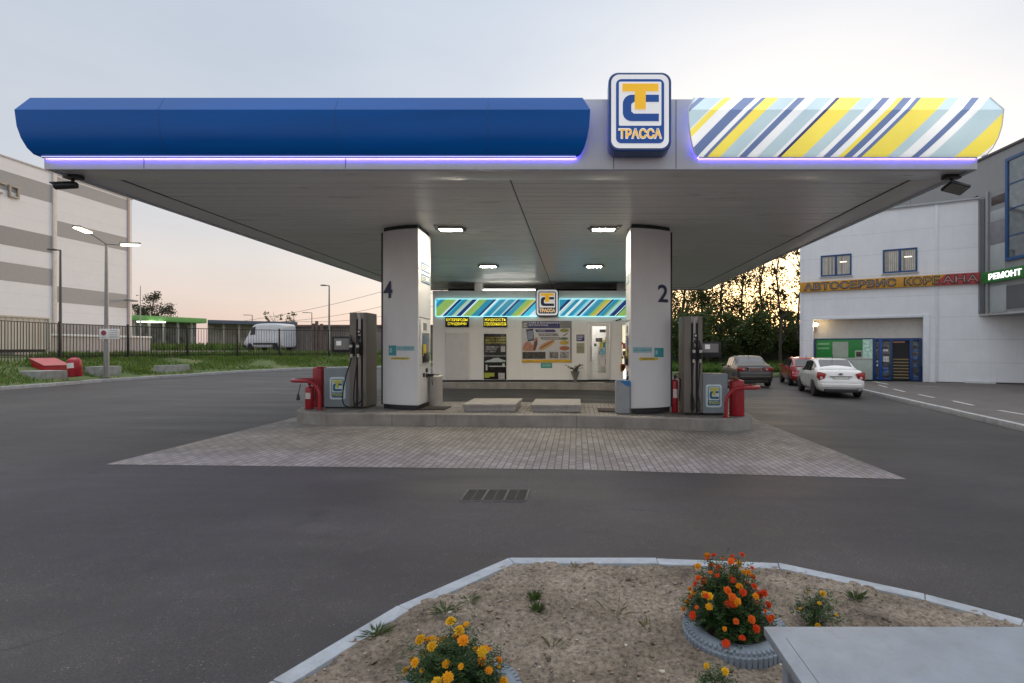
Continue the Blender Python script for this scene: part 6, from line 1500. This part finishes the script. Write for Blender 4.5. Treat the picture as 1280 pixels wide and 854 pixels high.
# overhead wires
for k_, (pa, ya, pb, yb_) in enumerate(((270, 406, 560, 341), (340, 403, 560, 361), (365, 402, 560, 379))):
    p, q = Vector((X_(pa, 110), 110, Z_(ya, 110))), Vector((X_(pb, 85), 85, Z_(yb_, 85)))
    t_ = MB().tube(hang(p, q, 0, 2)[:1]+[p.lerp(q, i/12)-Vector((0, 0, 1.1*math.sin(math.pi*i/12))) for i in range(1, 12)]+[q], .035, 5).build('power_line', pm('wire_grey', (.20, .19, .19), rough=.6), None)
    tag(t_, ('topmost of the three overhead wires beyond the fence', 'middle one of the three overhead wires beyond the fence', 'lowest of the three overhead wires beyond the fence')[k_], 'wire')

# ================================================================ VEGETATION
def tree(name, lab, loc, h, crowns, nleaf, ls, mats, tr=.16, cat='tree', group=None, limb=True, clump=None, bark=None, loose=.72):
    """crowns: list of (dx, dy, z, rx, ry, rz) ellipsoids filled with leaf clumps"""
    t_ = thing(name, lab, cat, loc, 0, group)
    bark = bark or pm('bark_dark', (.055, .045, .038), rough=.95, var=.3, scale=8.)
    top = max(c[2]+c[5]*.5 for c in crowns)
    wob = [(random.uniform(-.04, .04)*h*(i/6), random.uniform(-.03, .03)*h*(i/6), top*i/6) for i in range(7)]
    m = MB(); m.tube([(0, 0, -.3)]+wob, [tr*1.35]+[tr*(1.15-.16*i) for i in range(7)], 8); trunk = m.build('trunk', bark, t_, smooth=60)
    lv = MB(); mats = mats if isinstance(mats, list) else [mats]; cl = []
    vol = sum(c[3]*c[4]*c[5] for c in crowns)
    lim = MB()
    for c in crowns:
        k = max(3, int((clump or 40)*c[3]*c[4]*c[5]/vol))
        for i in range(k):
            while True:
                v = Vector((random.uniform(-1, 1), random.uniform(-1, 1), random.uniform(-1, 1)))
                if .25 < v.length < 1: break
            p = Vector((c[0]+v.x*c[3], c[1]+v.y*c[4], c[2]+v.z*c[5])); cl.append((p, random.uniform(.5, 1.1)))
            if limb and random.random() < .6:
                zt = max(.15*top, p.z-random.uniform(.25, .6)*max(1., p.xy.length)*1.2-.3); b = Vector(wob[min(6, int(zt/top*6))])
                lim.tube([b, b.lerp(p, .55)+Vector((0, 0, .08*h*random.random())), p], [tr*.32, tr*.2, tr*.06], 5)
    per = max(1, nleaf//len(cl)); R0 = (vol/len(crowns))**(1/3)*.36
    for p, s in cl:
        lv.cur = random.randrange(len(mats))
        for i in range(per):
            q = p+Vector((random.gauss(0, 1), random.gauss(0, 1), random.gauss(0, .8)))*R0*s*loose
            if q.z < .1: continue
            a = Vector((random.gauss(0, 1), random.gauss(0, 1), random.gauss(0, 1))).normalized(); b = a.orthogonal().normalized(); b.rotate(Matrix.Rotation(random.uniform(0, 6.28), 3, a))
            c2 = a.cross(b); l = ls*random.uniform(.6, 1.25)
            lv.add([q-b*l*.5, q+c2*l*.32, q+b*l*.5, q-c2*l*.32], [(0, 1, 2, 3)])
    lv.build('crown', mats, t_, smooth=0)
    if limb and lim.v: lim.build('limb', bark, trunk, smooth=60)
    return t_
LFD = [leaf_mat('leaf_dark', (.026, .048, .013), (.075, .125, .034), .6, .4), leaf_mat('leaf_olive', (.034, .048, .013), (.085, .115, .033), .6, .4)]
LFB = [leaf_mat('leaf_brownish', (.020, .020, .007), (.055, .046, .016)), leaf_mat('leaf_olive', (0, 0, 0), (0, 0, 0))]
LFB[1] = LFD[1]
def gxy(px, Y): x = X_(px, Y); return (x, Y, gz(x, Y)+.008*max(0, Y-36))
ri = 'trees behind the parked cars'
for (px, Y, h, rx, lab) in ((833, 58, 13.5, 2.6, 'tall airy tree showing just right of column 2'), (853, 55, 14.5, 2.6, 'tall airy tree directly behind the pump of column 2'), (878, 57, 14., 2.7, 'tall airy tree above the display of column 2\'s pump'), (902, 54, 14., 2.6, 'tall airy tree rising over the left side of the grey car'), (926, 57, 15.5, 2.7, 'tall airy tree rising over the middle of the grey car'), (951, 55, 16.5, 2.7, 'tall airy tree between the grey car and the young thin tree')):
    x, y, z = gxy(px, Y)
    cr = []
    for i in range(9):
        f = i/8; cr.append((random.uniform(-1, 1)*rx*.6, random.uniform(-1, 1)*rx*.5, h*(.30+.66*f), rx*(.95-.45*f), rx*(.9-.4*f), h*.13))
    tree('tall_tree', lab, (x, y, z), h, cr, 5000, .235, LFD if px < 870 else LFB, .15, 'tree', ri, True, 62, None, 1.05)
x, y, z = gxy(975.5, 44.)
cr = [(random.uniform(-1, 1)*(1.9-.10*i), random.uniform(-.8, .8), 3.6+i*.85, .95-.045*i, .8, .6) for i in range(11)]+[(1.6, 0, 6.5, .7, .6, .5), (-1.6, 0, 5.2, .7, .6, .5)]
tree('young_tree', 'young thin tree with sparse leaves against the sunset, beside the workshop corner', (x, y, z), 13., cr, 850, .26, LFB, .13, 'tree', None, True, 46)
x, y, z = gxy(1000, 47.); tree('young_tree', 'slender sparse tree half hidden by the workshop corner', (x, y, z), 13.5, [(random.uniform(-1, 1)*1.7, random.uniform(-.8, .8), 3.5+i*.95, 1.0, .9, .7) for i in range(10)], 950, .27, LFB, .12, 'tree', None, True, 46)
for (px, Y, h, w, lab) in ((846, 47, 5.0, 2.1, 'dense dark bush behind column 2\'s pump'), (872, 46, 5.3, 2.3, 'dense dark bush behind the display of column 2\'s pump'), (900, 45, 5.4, 2.3, 'dense dark bush behind the left of the grey car'), (926, 46, 5.4, 2.3, 'dense dark bush behind the middle of the grey car'), (950, 47, 4.9, 2.2, 'dense dark bush left of the young thin tree'), (976, 50, 5.2, 2.3, 'dense dark bush right behind the young thin tree'), (1000, 51, 5.0, 2.2, 'dense dark bush half hidden by the workshop corner')):
    x, y, z = gxy(px, Y)
    cr = [(random.uniform(-1, 1)*w*.5, random.uniform(-1, 1)*w*.4, h*random.uniform(.30, .82), w*random.uniform(.5, .8), w*.6, h*.24) for i in range(8)]
    tree('dense_bush', lab, (x, y, z), h, cr, 3600, .27, LFD, .10, 'bush', 'bushes behind the parked cars', True, 60)
# low dark fence and pale low roof behind the bushes
t_ = thing('board_fence', 'low dark board fence behind the bushes and parked cars', 'fence', (16, 52, .4))
MB().box(4., 30., 52., 52.1, -.2, 2.15).build('boards', siding_mat('dark_boards', (.028, .03, .024), .2, .02, .3, 'X', .8, (.4, .4, .4), .92, .4), t_, world=True); MB().box(4., 30., 51.9, 51.99, 1.9, 2.02).build('rail', pm('rail_dark', (.03, .03, .025)), t_, world=True)
t_ = thing('distant_roof', 'long low shed with a pale roof glimpsed beyond the dark board fence', 'shed', (24, 66, .6))
MB().box(14., 42., 66., 74., 0, 2.6).build('wall', pm('shed_dark', (.06, .055, .05)), t_, world=True); MB().box(13.7, 42.3, 65.7, 74.3, 2.601, 3.15).build('roof', pm('roof_pale', (.50, .46, .43), rough=.5, var=.15), t_, world=True)
# low undergrowth on the verge
def blades(name, region, n, hmin, hmax, w, mats, kind='stuff', lean=.35):
    m = MB()
    for i in range(n):
        p = region()
        if p is None: continue
        h = random.uniform(hmin, hmax); a = random.uniform(0, 6.28); d = Vector((math.cos(a), math.sin(a), 0)); l = Vector((random.gauss(0, lean), random.gauss(0, lean), 1)).normalized()*h
        m.cur = random.randrange(len(mats)); ww = w*random.uniform(.7, 1.3)
        m.add([p-d*ww/2, p+d*ww/2, p+l*.6+d*ww*.3, p+l, p+l*.6-d*ww*.3], [(0, 1, 2, 3, 4)])
    return tag(m.build(name, mats, smooth=0), kind=kind)
GR = [leaf_mat('grass_green', (.085, .165, .022), (.17, .28, .05), .7, .3), leaf_mat('grass_dry', (.10, .11, .03), (.20, .18, .07), .8, .2), leaf_mat('grass_dark', (.045, .10, .016), (.09, .16, .03), .7, .25)]
def bank_pt():
    u, v = random.uniform(.12, 1.), random.random()**.8
    p = Vector(bank(u, v))
    for (ax, ay, ar) in ((-21.4, 22.4, .75), (-21.9, 22.4, .6), (-22.1, 21.3, .75), (-22.8, 21.7, .7), (-21.85, 23.9, .65), (-22.3, 23.9, .5), (-21.15, 26.5, .7), (-21.1, 21.6, .25)):
        if (p.x-ax)**2+(p.y-ay)**2 < ar*ar: return None
    if noise.noise(Vector((p.x*.6, p.y*.6, 5)))+.45 < random.random()*.8: return None
    return p
blades('grass', bank_pt, 36000, .07, .24, .035, [GR[0], GR[0], GR[2], GR[1]])
def far_pt():
    u, v = random.uniform(.25, 1), random.random()
    a = pl_at(FE, u); p = a+Vector((-.86*.6, .9))*(.2+3.2*v)
    return Vector((p.x, p.y, far_z(p.x, p.y)-.05))
blades('grass', far_pt, 9000, .15, .5, .05, [GR[0], GR[2], GR[1]])
def far2():
    x, y = random.uniform(-62, -14), random.uniform(52, 60); return Vector((x, y, far_z(x, y)-.05))
blades('grass', far2, 9000, .4, 1.0, .16, [GR[0], GR[2], GR[2], GR[1]])
def verge_pt():
    u, v = random.uniform(.2, .62), random.random()**2*.4
    return Vector(verge(u, max(.03, v)))-Vector((0, 0, .03))
blades('grass', verge_pt, 14000, .15, .55, .07, [GR[0], GR[2], GR[2]])
# distant tree at the left and far treetops
Y = 84.; x = X_(190, Y)
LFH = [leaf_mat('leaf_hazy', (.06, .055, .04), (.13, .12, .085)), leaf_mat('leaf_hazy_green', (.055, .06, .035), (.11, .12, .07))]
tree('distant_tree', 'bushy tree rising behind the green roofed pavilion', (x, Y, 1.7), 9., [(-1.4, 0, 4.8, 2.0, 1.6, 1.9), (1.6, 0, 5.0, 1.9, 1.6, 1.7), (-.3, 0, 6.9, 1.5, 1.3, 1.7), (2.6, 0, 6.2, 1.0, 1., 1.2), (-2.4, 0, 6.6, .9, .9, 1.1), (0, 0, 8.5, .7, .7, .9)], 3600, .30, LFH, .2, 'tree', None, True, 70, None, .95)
for (px, lab) in ((343, 'small thin bare treetop above the white van'), (367, 'small thin treetop just right of the white van')):
    Y = 78.; tree('thin_tree', lab, (X_(px, Y), Y, 1.6), 5., [(random.uniform(-1., 1.), 0, 3.6+.35*i, .5, .5, .5) for i in range(6)], 260, .24, LFB, .07, 'tree', None, True, 16)

# ================================================================ FLOWER BED CONTENT
TYP = pm('painted_tyre', (.17, .205, .245), rough=.75, var=.22, scale=9., bump=.4, bscale=90., stain=.4)
def soil_at(x, y): return soil_z(x, y)
def tyre(x, y, R0, ztop, lab):
    z = soil_at(x, y); t_ = thing('tyre_planter', lab, 'tyre', (x, y, z), random.uniform(0, 6))
    w = .205; zb = ztop-w
    prof = [(0, zb+.01), (-.01, zb+w*.5), (0, zb+w-.028), (-.012, zb+w-.012), (-.035, zb+w), (-.075, zb+w+.004), (-.105, zb+w-.012), (-.112, zb+w-.028), (-.106, zb+w-.040), (-.06, zb+w-.05), (-.04, zb+w*.5), (-.06, zb+.03), (-.10, zb+.0)]
    m = MB(); m.torus(R0, 0, 64, len(prof), None, prof); m.build('body', TYP, t_, smooth=50)
    m = MB(); nb = 62
    for i in range(nb):
        a = 2*math.pi*i/nb; Mr = Matrix.Rotation(a, 4, 'Z')
        m.box(R0-.012, R0+.004, -.0112, .0112, zb+w*.35, zb+w-.022, Mr); 
        m.box(R0-.035, R0-.006, -.0095, .0095, zb+w-.020, zb+w-.0005, Mr)
    m.build('tread', TYP, t_, bevel=.003, seg=1)
    MB().lathe([(.0001, .035), (R0*.4, .04), (R0-.05, .03)], 28).build('soil_fill', pm('planter_soil', (.045, .032, .024), rough=1., var=.4, scale=30., bump=1., bscale=50.), t_)
    return t_
STEM = pm('stem_green', (.05, .09, .025), rough=.7, var=.3)
MG = [leaf_mat('marigold_leaf', (.012, .034, .010), (.038, .085, .022), .55, .2), leaf_mat('marigold_leaf_light', (.030, .060, .016), (.07, .11, .035), .55, .2)]
def petal_mat(name, c): return leaf_mat(name, tuple(x*.72 for x in c), c, .6, .15)
PET = {'orange': [petal_mat('petal_orange', (.86, .32, .008)), petal_mat('petal_amber', (.88, .42, .012))], 'red': [petal_mat('petal_scarlet', (.80, .075, .012)), petal_mat('petal_vermilion', (.84, .15, .012))], 'yellow': [petal_mat('petal_yellow', (.78, .46, .015)), petal_mat('petal_gold', (.74, .40, .012))], 'white': [petal_mat('petal_white', (.70, .72, .60))]}
def blossom_mesh(r, rings):
    m = MB()
    for k, (n, rr, z, up) in enumerate(rings):
        for i in range(n):
            a = 2*math.pi*(i+.5*(k % 2))/n+random.uniform(-.12, .12); w = 4.4*rr/n*random.uniform(.8, 1.15)
            d = Vector((math.cos(a), math.sin(a), 0)); s = Vector((-d.y, d.x, 0)); L_ = rr*random.uniform(.85, 1.1)
            b = Vector((0, 0, z))
            p = [b+d*L_*.12-s*w*.15, b+d*L_*.12+s*w*.15, b+d*L_*.62+s*w*.5+Vector((0, 0, up*.7)), b+d*L_+s*w*.28+Vector((0, 0, up*.4)), b+d*L_*1.04+Vector((0, 0, up*.55)), b+d*L_-s*w*.28+Vector((0, 0, up*.4)), b+d*L_*.62-s*w*.5+Vector((0, 0, up*.7))]
            m.add([q*r for q in p], [(0, 1, 2, 3, 4, 5, 6)])
    m.blob((0, 0, .25*r), .42*r, 1, .25)
    return m
POM = [(10, 1., -.06, -.05), (10, .95, .10, .08), (9, .84, .26, .18), (8, .66, .40, .26), (6, .46, .50, .32), (4, .26, .58, .3)]
def marigold(lab, x, y, spread, h, n, kinds, leafn, group=None, pts=None, cat='flower', z=None, r0=.021):
    z = soil_at(x, y) if z is None else z
    t_ = thing('marigold_plant', lab, cat, (x, y, z), 0, group)
    lf = MB(); sm_ = MB(); heads = []
    nst = max(5, n)
    stems = []
    for i in range(nst):
        a = i*2.39996+random.uniform(-.4, .4); q = math.sqrt((i+.5)/nst); hh = h*(1-.78*q**2.6)*random.uniform(.72, 1.14)
        tip = Vector((math.cos(a)*spread*q, math.sin(a)*spread*q, max(.03, hh)))
        if pts and i < len(pts): tip = Vector(pts[i])
        base = Vector((tip.x*.25, tip.y*.25, .02)); mid = base.lerp(tip, .55)+Vector((tip.x*.12, tip.y*.12, .02))
        sm_.tube([base, mid, tip], [.004, .003, .0022], 5); stems.append((base, mid, tip)); heads.append(tip)
    for i in range(leafn):
        b, c, d = random.choice(stems); t = random.uniform(.10, .99)**.7; p = b.lerp(c, t*2) if t < .5 else c.lerp(d, t*2-1)
        p = p+Vector((random.gauss(0, .03), random.gauss(0, .03), random.gauss(-.012, .018)))
        if p.z < .01: p.z = .012
        ax = Vector((random.gauss(0, 1), random.gauss(0, 1), random.uniform(-.4, .9))).normalized(); sd = ax.cross(Vector((0, 0, 1))); sd = sd.normalized() if sd.length > .01 else Vector((1, 0, 0)); up_ = sd.cross(ax)
        lf.cur = 1 if random.random() < .25 else 0
        ln = random.uniform(.04, .065)
        for k in range(4):      # feathered leaf: paired leaflets along a rib
            o = p+ax*ln*(k/3.); l2 = ln*.38*(1-.12*k)
            for s_ in (-1, 1):
                e = o+(sd*s_*.85+ax*.55+up_*random.uniform(-.2, .3)).normalized()*l2; w = ax*l2*.24
                lf.add([o-w*.4, o+w*.4, e*.45+o*.55+w, e, e*.45+o*.55-w], [(0, 1, 2, 3, 4)])
    lf.build('foliage', MG, t_, smooth=0); sm_.build('stem', STEM, t_, smooth=60)
    cache = {}
    for i, tip in enumerate(heads[:n]):
        kd = random.choices([k for k, w in kinds], [w for k, w in kinds])[0]
        mi = random.randrange(len(PET[kd])); key = (kd, mi, i % 2)
        r = r0*random.choice((random.uniform(.45, .7), random.uniform(.8, 1.2), random.uniform(.9, 1.2)))*(0.75 if kd == 'white' else 1)
        if key not in cache: cache[key] = blossom_mesh(r0, POM).build('blossom', PET[kd][mi], t_, smooth=0); o = cache[key]
        else: o = cache[key].copy(); COL.objects.link(o); o.parent = t_
        o.location = tip+Vector((tip.x, tip.y, .05)).normalized()*.022; out = Vector((tip.x, tip.y-.05, .16)).normalized()
        o.rotation_euler = (Vector((0, 0, 1)).rotation_difference((out+Vector((random.gauss(0, .25), random.gauss(0, .25), 0))).normalized())).to_euler(); s_ = r/r0; o.scale = (s_, s_, s_)
    return t_
tx, ty_ = .885, 2.85
tyre(tx, ty_, .285, .062, 'grey blue painted tyre holding the red and orange marigolds')
marigold('bushy marigold plant full of scarlet and orange blooms in the tyre by the bench', tx-.04, ty_-.0, .225, .41, 78, [('red', 6), ('orange', 2), ('white', .2)], 1800, 'marigolds in the bed', cat='flower', r0=.0205)
lx_, ly_ = -.515, 2.22
tyre(lx_, ly_, .285, .062, 'grey blue painted tyre at the bottom edge, holding the amber marigolds')
marigold('spreading marigold plant with amber yellow blooms in the tyre at the bottom edge', lx_-.02, ly_-.01, .215, .31, 50, [('orange', 5), ('yellow', 4), ('white', .35)], 1500, 'marigolds in the bed', r0=.0215)
marigold('small yellow marigold plant behind the bench', X_(1021, 2.95), 2.95, .10, .17, 8, [('yellow', 1)], 240, 'marigolds in the bed', r0=.018)
marigold('small yellow marigold plant in the soil left of the bench', X_(898, 2.25), 2.25, .075, .145, 6, [('yellow', 1)], 130, 'marigolds in the bed', r0=.016)
def weed(px, py, h, n, spread, lab, dry=False):
    p = ground(px, py, .04); t_ = thing('weed', lab, 'weed', (p.x, p.y, soil_at(p.x, p.y)), 0, 'weeds in the bed'); m = MB()
    for i in range(n):
        a = random.uniform(0, 6.28); d = Vector((math.cos(a), math.sin(a), 0)); hh = h*random.uniform(.4, 1.); o = d*random.uniform(0, spread*.5); e = o+d*spread*random.uniform(.2, 1)+Vector((0, 0, hh)); s = Vector((-d.y, d.x, 0))*random.uniform(.0012, .0026); md = o.lerp(e, .55)+Vector((0, 0, hh*.15))
        m.cur = random.randrange(2); m.add([o-s, o+s, md+s*1.2, e, md-s*1.2], [(0, 1, 2, 3, 4)])
    m.build('blades', [GR[1], leaf_mat('weed_dry', (.14, .12, .06), (.24, .2, .12))] if dry else [GR[2], leaf_mat('weed_green', (.05, .075, .03), (.10, .12, .05))], t_, smooth=0)
weed(472, 803, .04, 60, .09, 'low green weed spilling onto the kerb at the left of the bed'); weed(556, 776, .045, 44, .09, 'largest loose grey green weed just above the amber marigolds'); weed(588, 759, .028, 40, .08, 'flat weed behind the amber marigolds, furthest from the kerb corner'); weed(668, 756, .06, 60, .05, 'small dark tuft nearest the far kerb, mid bed'); weed(672, 771, .055, 70, .05, 'small dark tuft below another one, mid bed'); weed(770, 778, .10, 9, .11, 'dry spiky stalks in the middle of the bed', True); weed(1070, 757, .06, 60, .07, 'small weed between the kerb and the bench'); weed(690, 815, .07, 14, .06, 'thin dry sprig right of the amber marigolds', True); weed(810, 795, .05, 18, .07, 'faint dry tuft left of the tyre with the red flowers', True); weed(718, 716, .05, 12, .04, 'tiny sprig against the far kerb', True)
# bench of grey sheet in the corner
bz = .60
be = thing('bench', 'flat grey metal topped bench at the edge of the flower bed', 'bench', (1.5, 1.4, gz(1.5, 1.4)))
BM = pm('bench_sheet', (.215, .245, .28), rough=.48, metal=.1, var=.12, scale=9., stain=.28, bump=.04, bscale=200.)
bx0, bx1, by0, by1 = X_(954.5, 1.93), 2.6, .75, 1.93
m = MB(); m.box(bx0, bx1, by0, by1, bz-.032, bz); m.build('top', BM, be, world=True, bevel=.003)
m = MB(); m.box(bx0+.052, bx0+.054, by0+.01, by1-.075, bz-.002, bz+.0006); m.build('seam', pm('seam_dark', (.05, .055, .06), rough=.6), be, world=True)
for (xx, yy) in ((bx0+.045, by1-.11), (bx1-.1, by1-.11), (bx0+.045, by0+.03), (bx1-.1, by0+.03)):
    MB().box(xx, xx+.05, yy, yy+.05, -.05, bz-.0325).build('leg', BM, be, world=True, bevel=.004)
m = MB(); m.box(bx0+.055, bx0+.085, by0+.08, by1-.111, bz-.12, bz-.034); m.box(bx0+.096, bx1-.101, by1-.10, by1-.07, bz-.10, bz-.034); m.build('rail', BM, be, world=True)

# ================================================================ SKY, SUN, CAMERA
w = bpy.data.worlds.new('World'); SC.world = w; w.use_nodes = True; nt = w.node_tree; nt.nodes.clear()
out = N(nt, 'ShaderNodeOutputWorld'); AZ = R(21.); EL = R(7.)
sky = N(nt, 'ShaderNodeTexSky'); sky.sky_type = 'NISHITA'; sky.sun_disc = False; sky.sun_elevation = EL; sky.sun_rotation = AZ; sky.air_density = 1.2; sky.dust_density = 2.; sky.ozone_density = 1.
bg1 = N(nt, 'ShaderNodeBackground'); bg1.inputs[1].default_value = .05; L(nt, sky.outputs[0], bg1.inputs[0])
tc = N(nt, 'ShaderNodeTexCoord'); sx = N(nt, 'ShaderNodeSeparateXYZ'); L(nt, tc.outputs['Generated'], sx.inputs[0])
gr = ramp(nt, [(0., (.70, .54, .52)), (.06, (.70, .57, .57)), (.15, (.67, .61, .63)), (.26, (.575, .595, .665)), (.58, (.50, .555, .655)), (.70, (1.15, 1.18, 1.23)), (1., (2.2, 2.21, 2.23))]); L(nt, sx.outputs['Z'], gr.inputs[0])
nz = N(nt, 'ShaderNodeTexNoise', Scale=2.2, Detail=5., Roughness=.55); mp = N(nt, 'ShaderNodeMapping'); mp.inputs['Scale'].default_value = (1, 1, 3.5); L(nt, tc.outputs['Generated'], mp.inputs[0]); L(nt, mp.outputs[0], nz.inputs['Vector'])
rn = ramp(nt, [(.3, (.93, .94, .96)), (.5, (1., 1., 1.)), (.7, (1.07, 1.055, 1.04))]); L(nt, nz.outputs['Fac'], rn.inputs[0])
mu = N(nt, 'ShaderNodeMixRGB', blend_type='MULTIPLY'); mu.inputs['Fac'].default_value = 1; L(nt, gr.outputs[0], mu.inputs['Color1']); L(nt, rn.outputs[0], mu.inputs['Color2'])
sd = Vector((math.sin(AZ)*math.cos(R(5)), math.cos(AZ)*math.cos(R(5)), math.sin(R(5))))
dp = N(nt, 'ShaderNodeVectorMath', operation='DOT_PRODUCT'); L(nt, tc.outputs['Generated'], dp.inputs[0]); dp.inputs[1].default_value = sd
gl = ramp(nt, [(.60, (0, 0, 0)), (.80, (.07, .07, .07)), (.93, (.20, .18, .15)), (.965, (.32, .25, .17)), (1., (.80, .66, .46))]); L(nt, dp.outputs['Value'], gl.inputs[0])
ad = N(nt, 'ShaderNodeMixRGB', blend_type='ADD'); ad.inputs['Fac'].default_value = 1; L(nt, mu.outputs[0], ad.inputs['Color1']); L(nt, gl.outputs[0], ad.inputs['Color2'])
bg2 = N(nt, 'ShaderNodeBackground'); bg2.inputs[1].default_value = .835; L(nt, ad.outputs[0], bg2.inputs[0])
asd = N(nt, 'ShaderNodeAddShader'); L(nt, bg1.outputs[0], asd.inputs[0]); L(nt, bg2.outputs[0], asd.inputs[1]); L(nt, asd.outputs[0], out.inputs[0])
sl = bpy.data.lights.new('sun', 'SUN'); sl.energy = .6; sl.angle = R(12); sl.color = (1., .78, .55)
so = bpy.data.objects.new('sun', sl); COL.objects.link(so); so.rotation_euler = Vector((-sd.x, -sd.y, -sd.z-.03)).to_track_quat('-Z', 'Y').to_euler()
cd = bpy.data.cameras.new('camera'); co = bpy.data.objects.new('camera', cd); COL.objects.link(co)
co.location = (0, 0, CH); co.rotation_euler = (R(90), 0, 0)
cd.sensor_width = 36.; cd.lens = 18.; cd.shift_x = (640-UX)/1280.; cd.shift_y = (UY-427)/1280.; cd.clip_start = .05; cd.clip_end = 3000.
SC.camera = co
vs_ = SC.view_settings; vs_.view_transform = 'Standard'; vs_.look = 'None'; vs_.exposure = .17; vs_.gamma = 1.
SC.cycles.use_denoising = True
SC.cycles.max_bounces = 6; SC.cycles.diffuse_bounces = 3; SC.cycles.glossy_bounces = 3; SC.cycles.transparent_max_bounces = 8; SC.cycles.sample_clamp_indirect = 6.
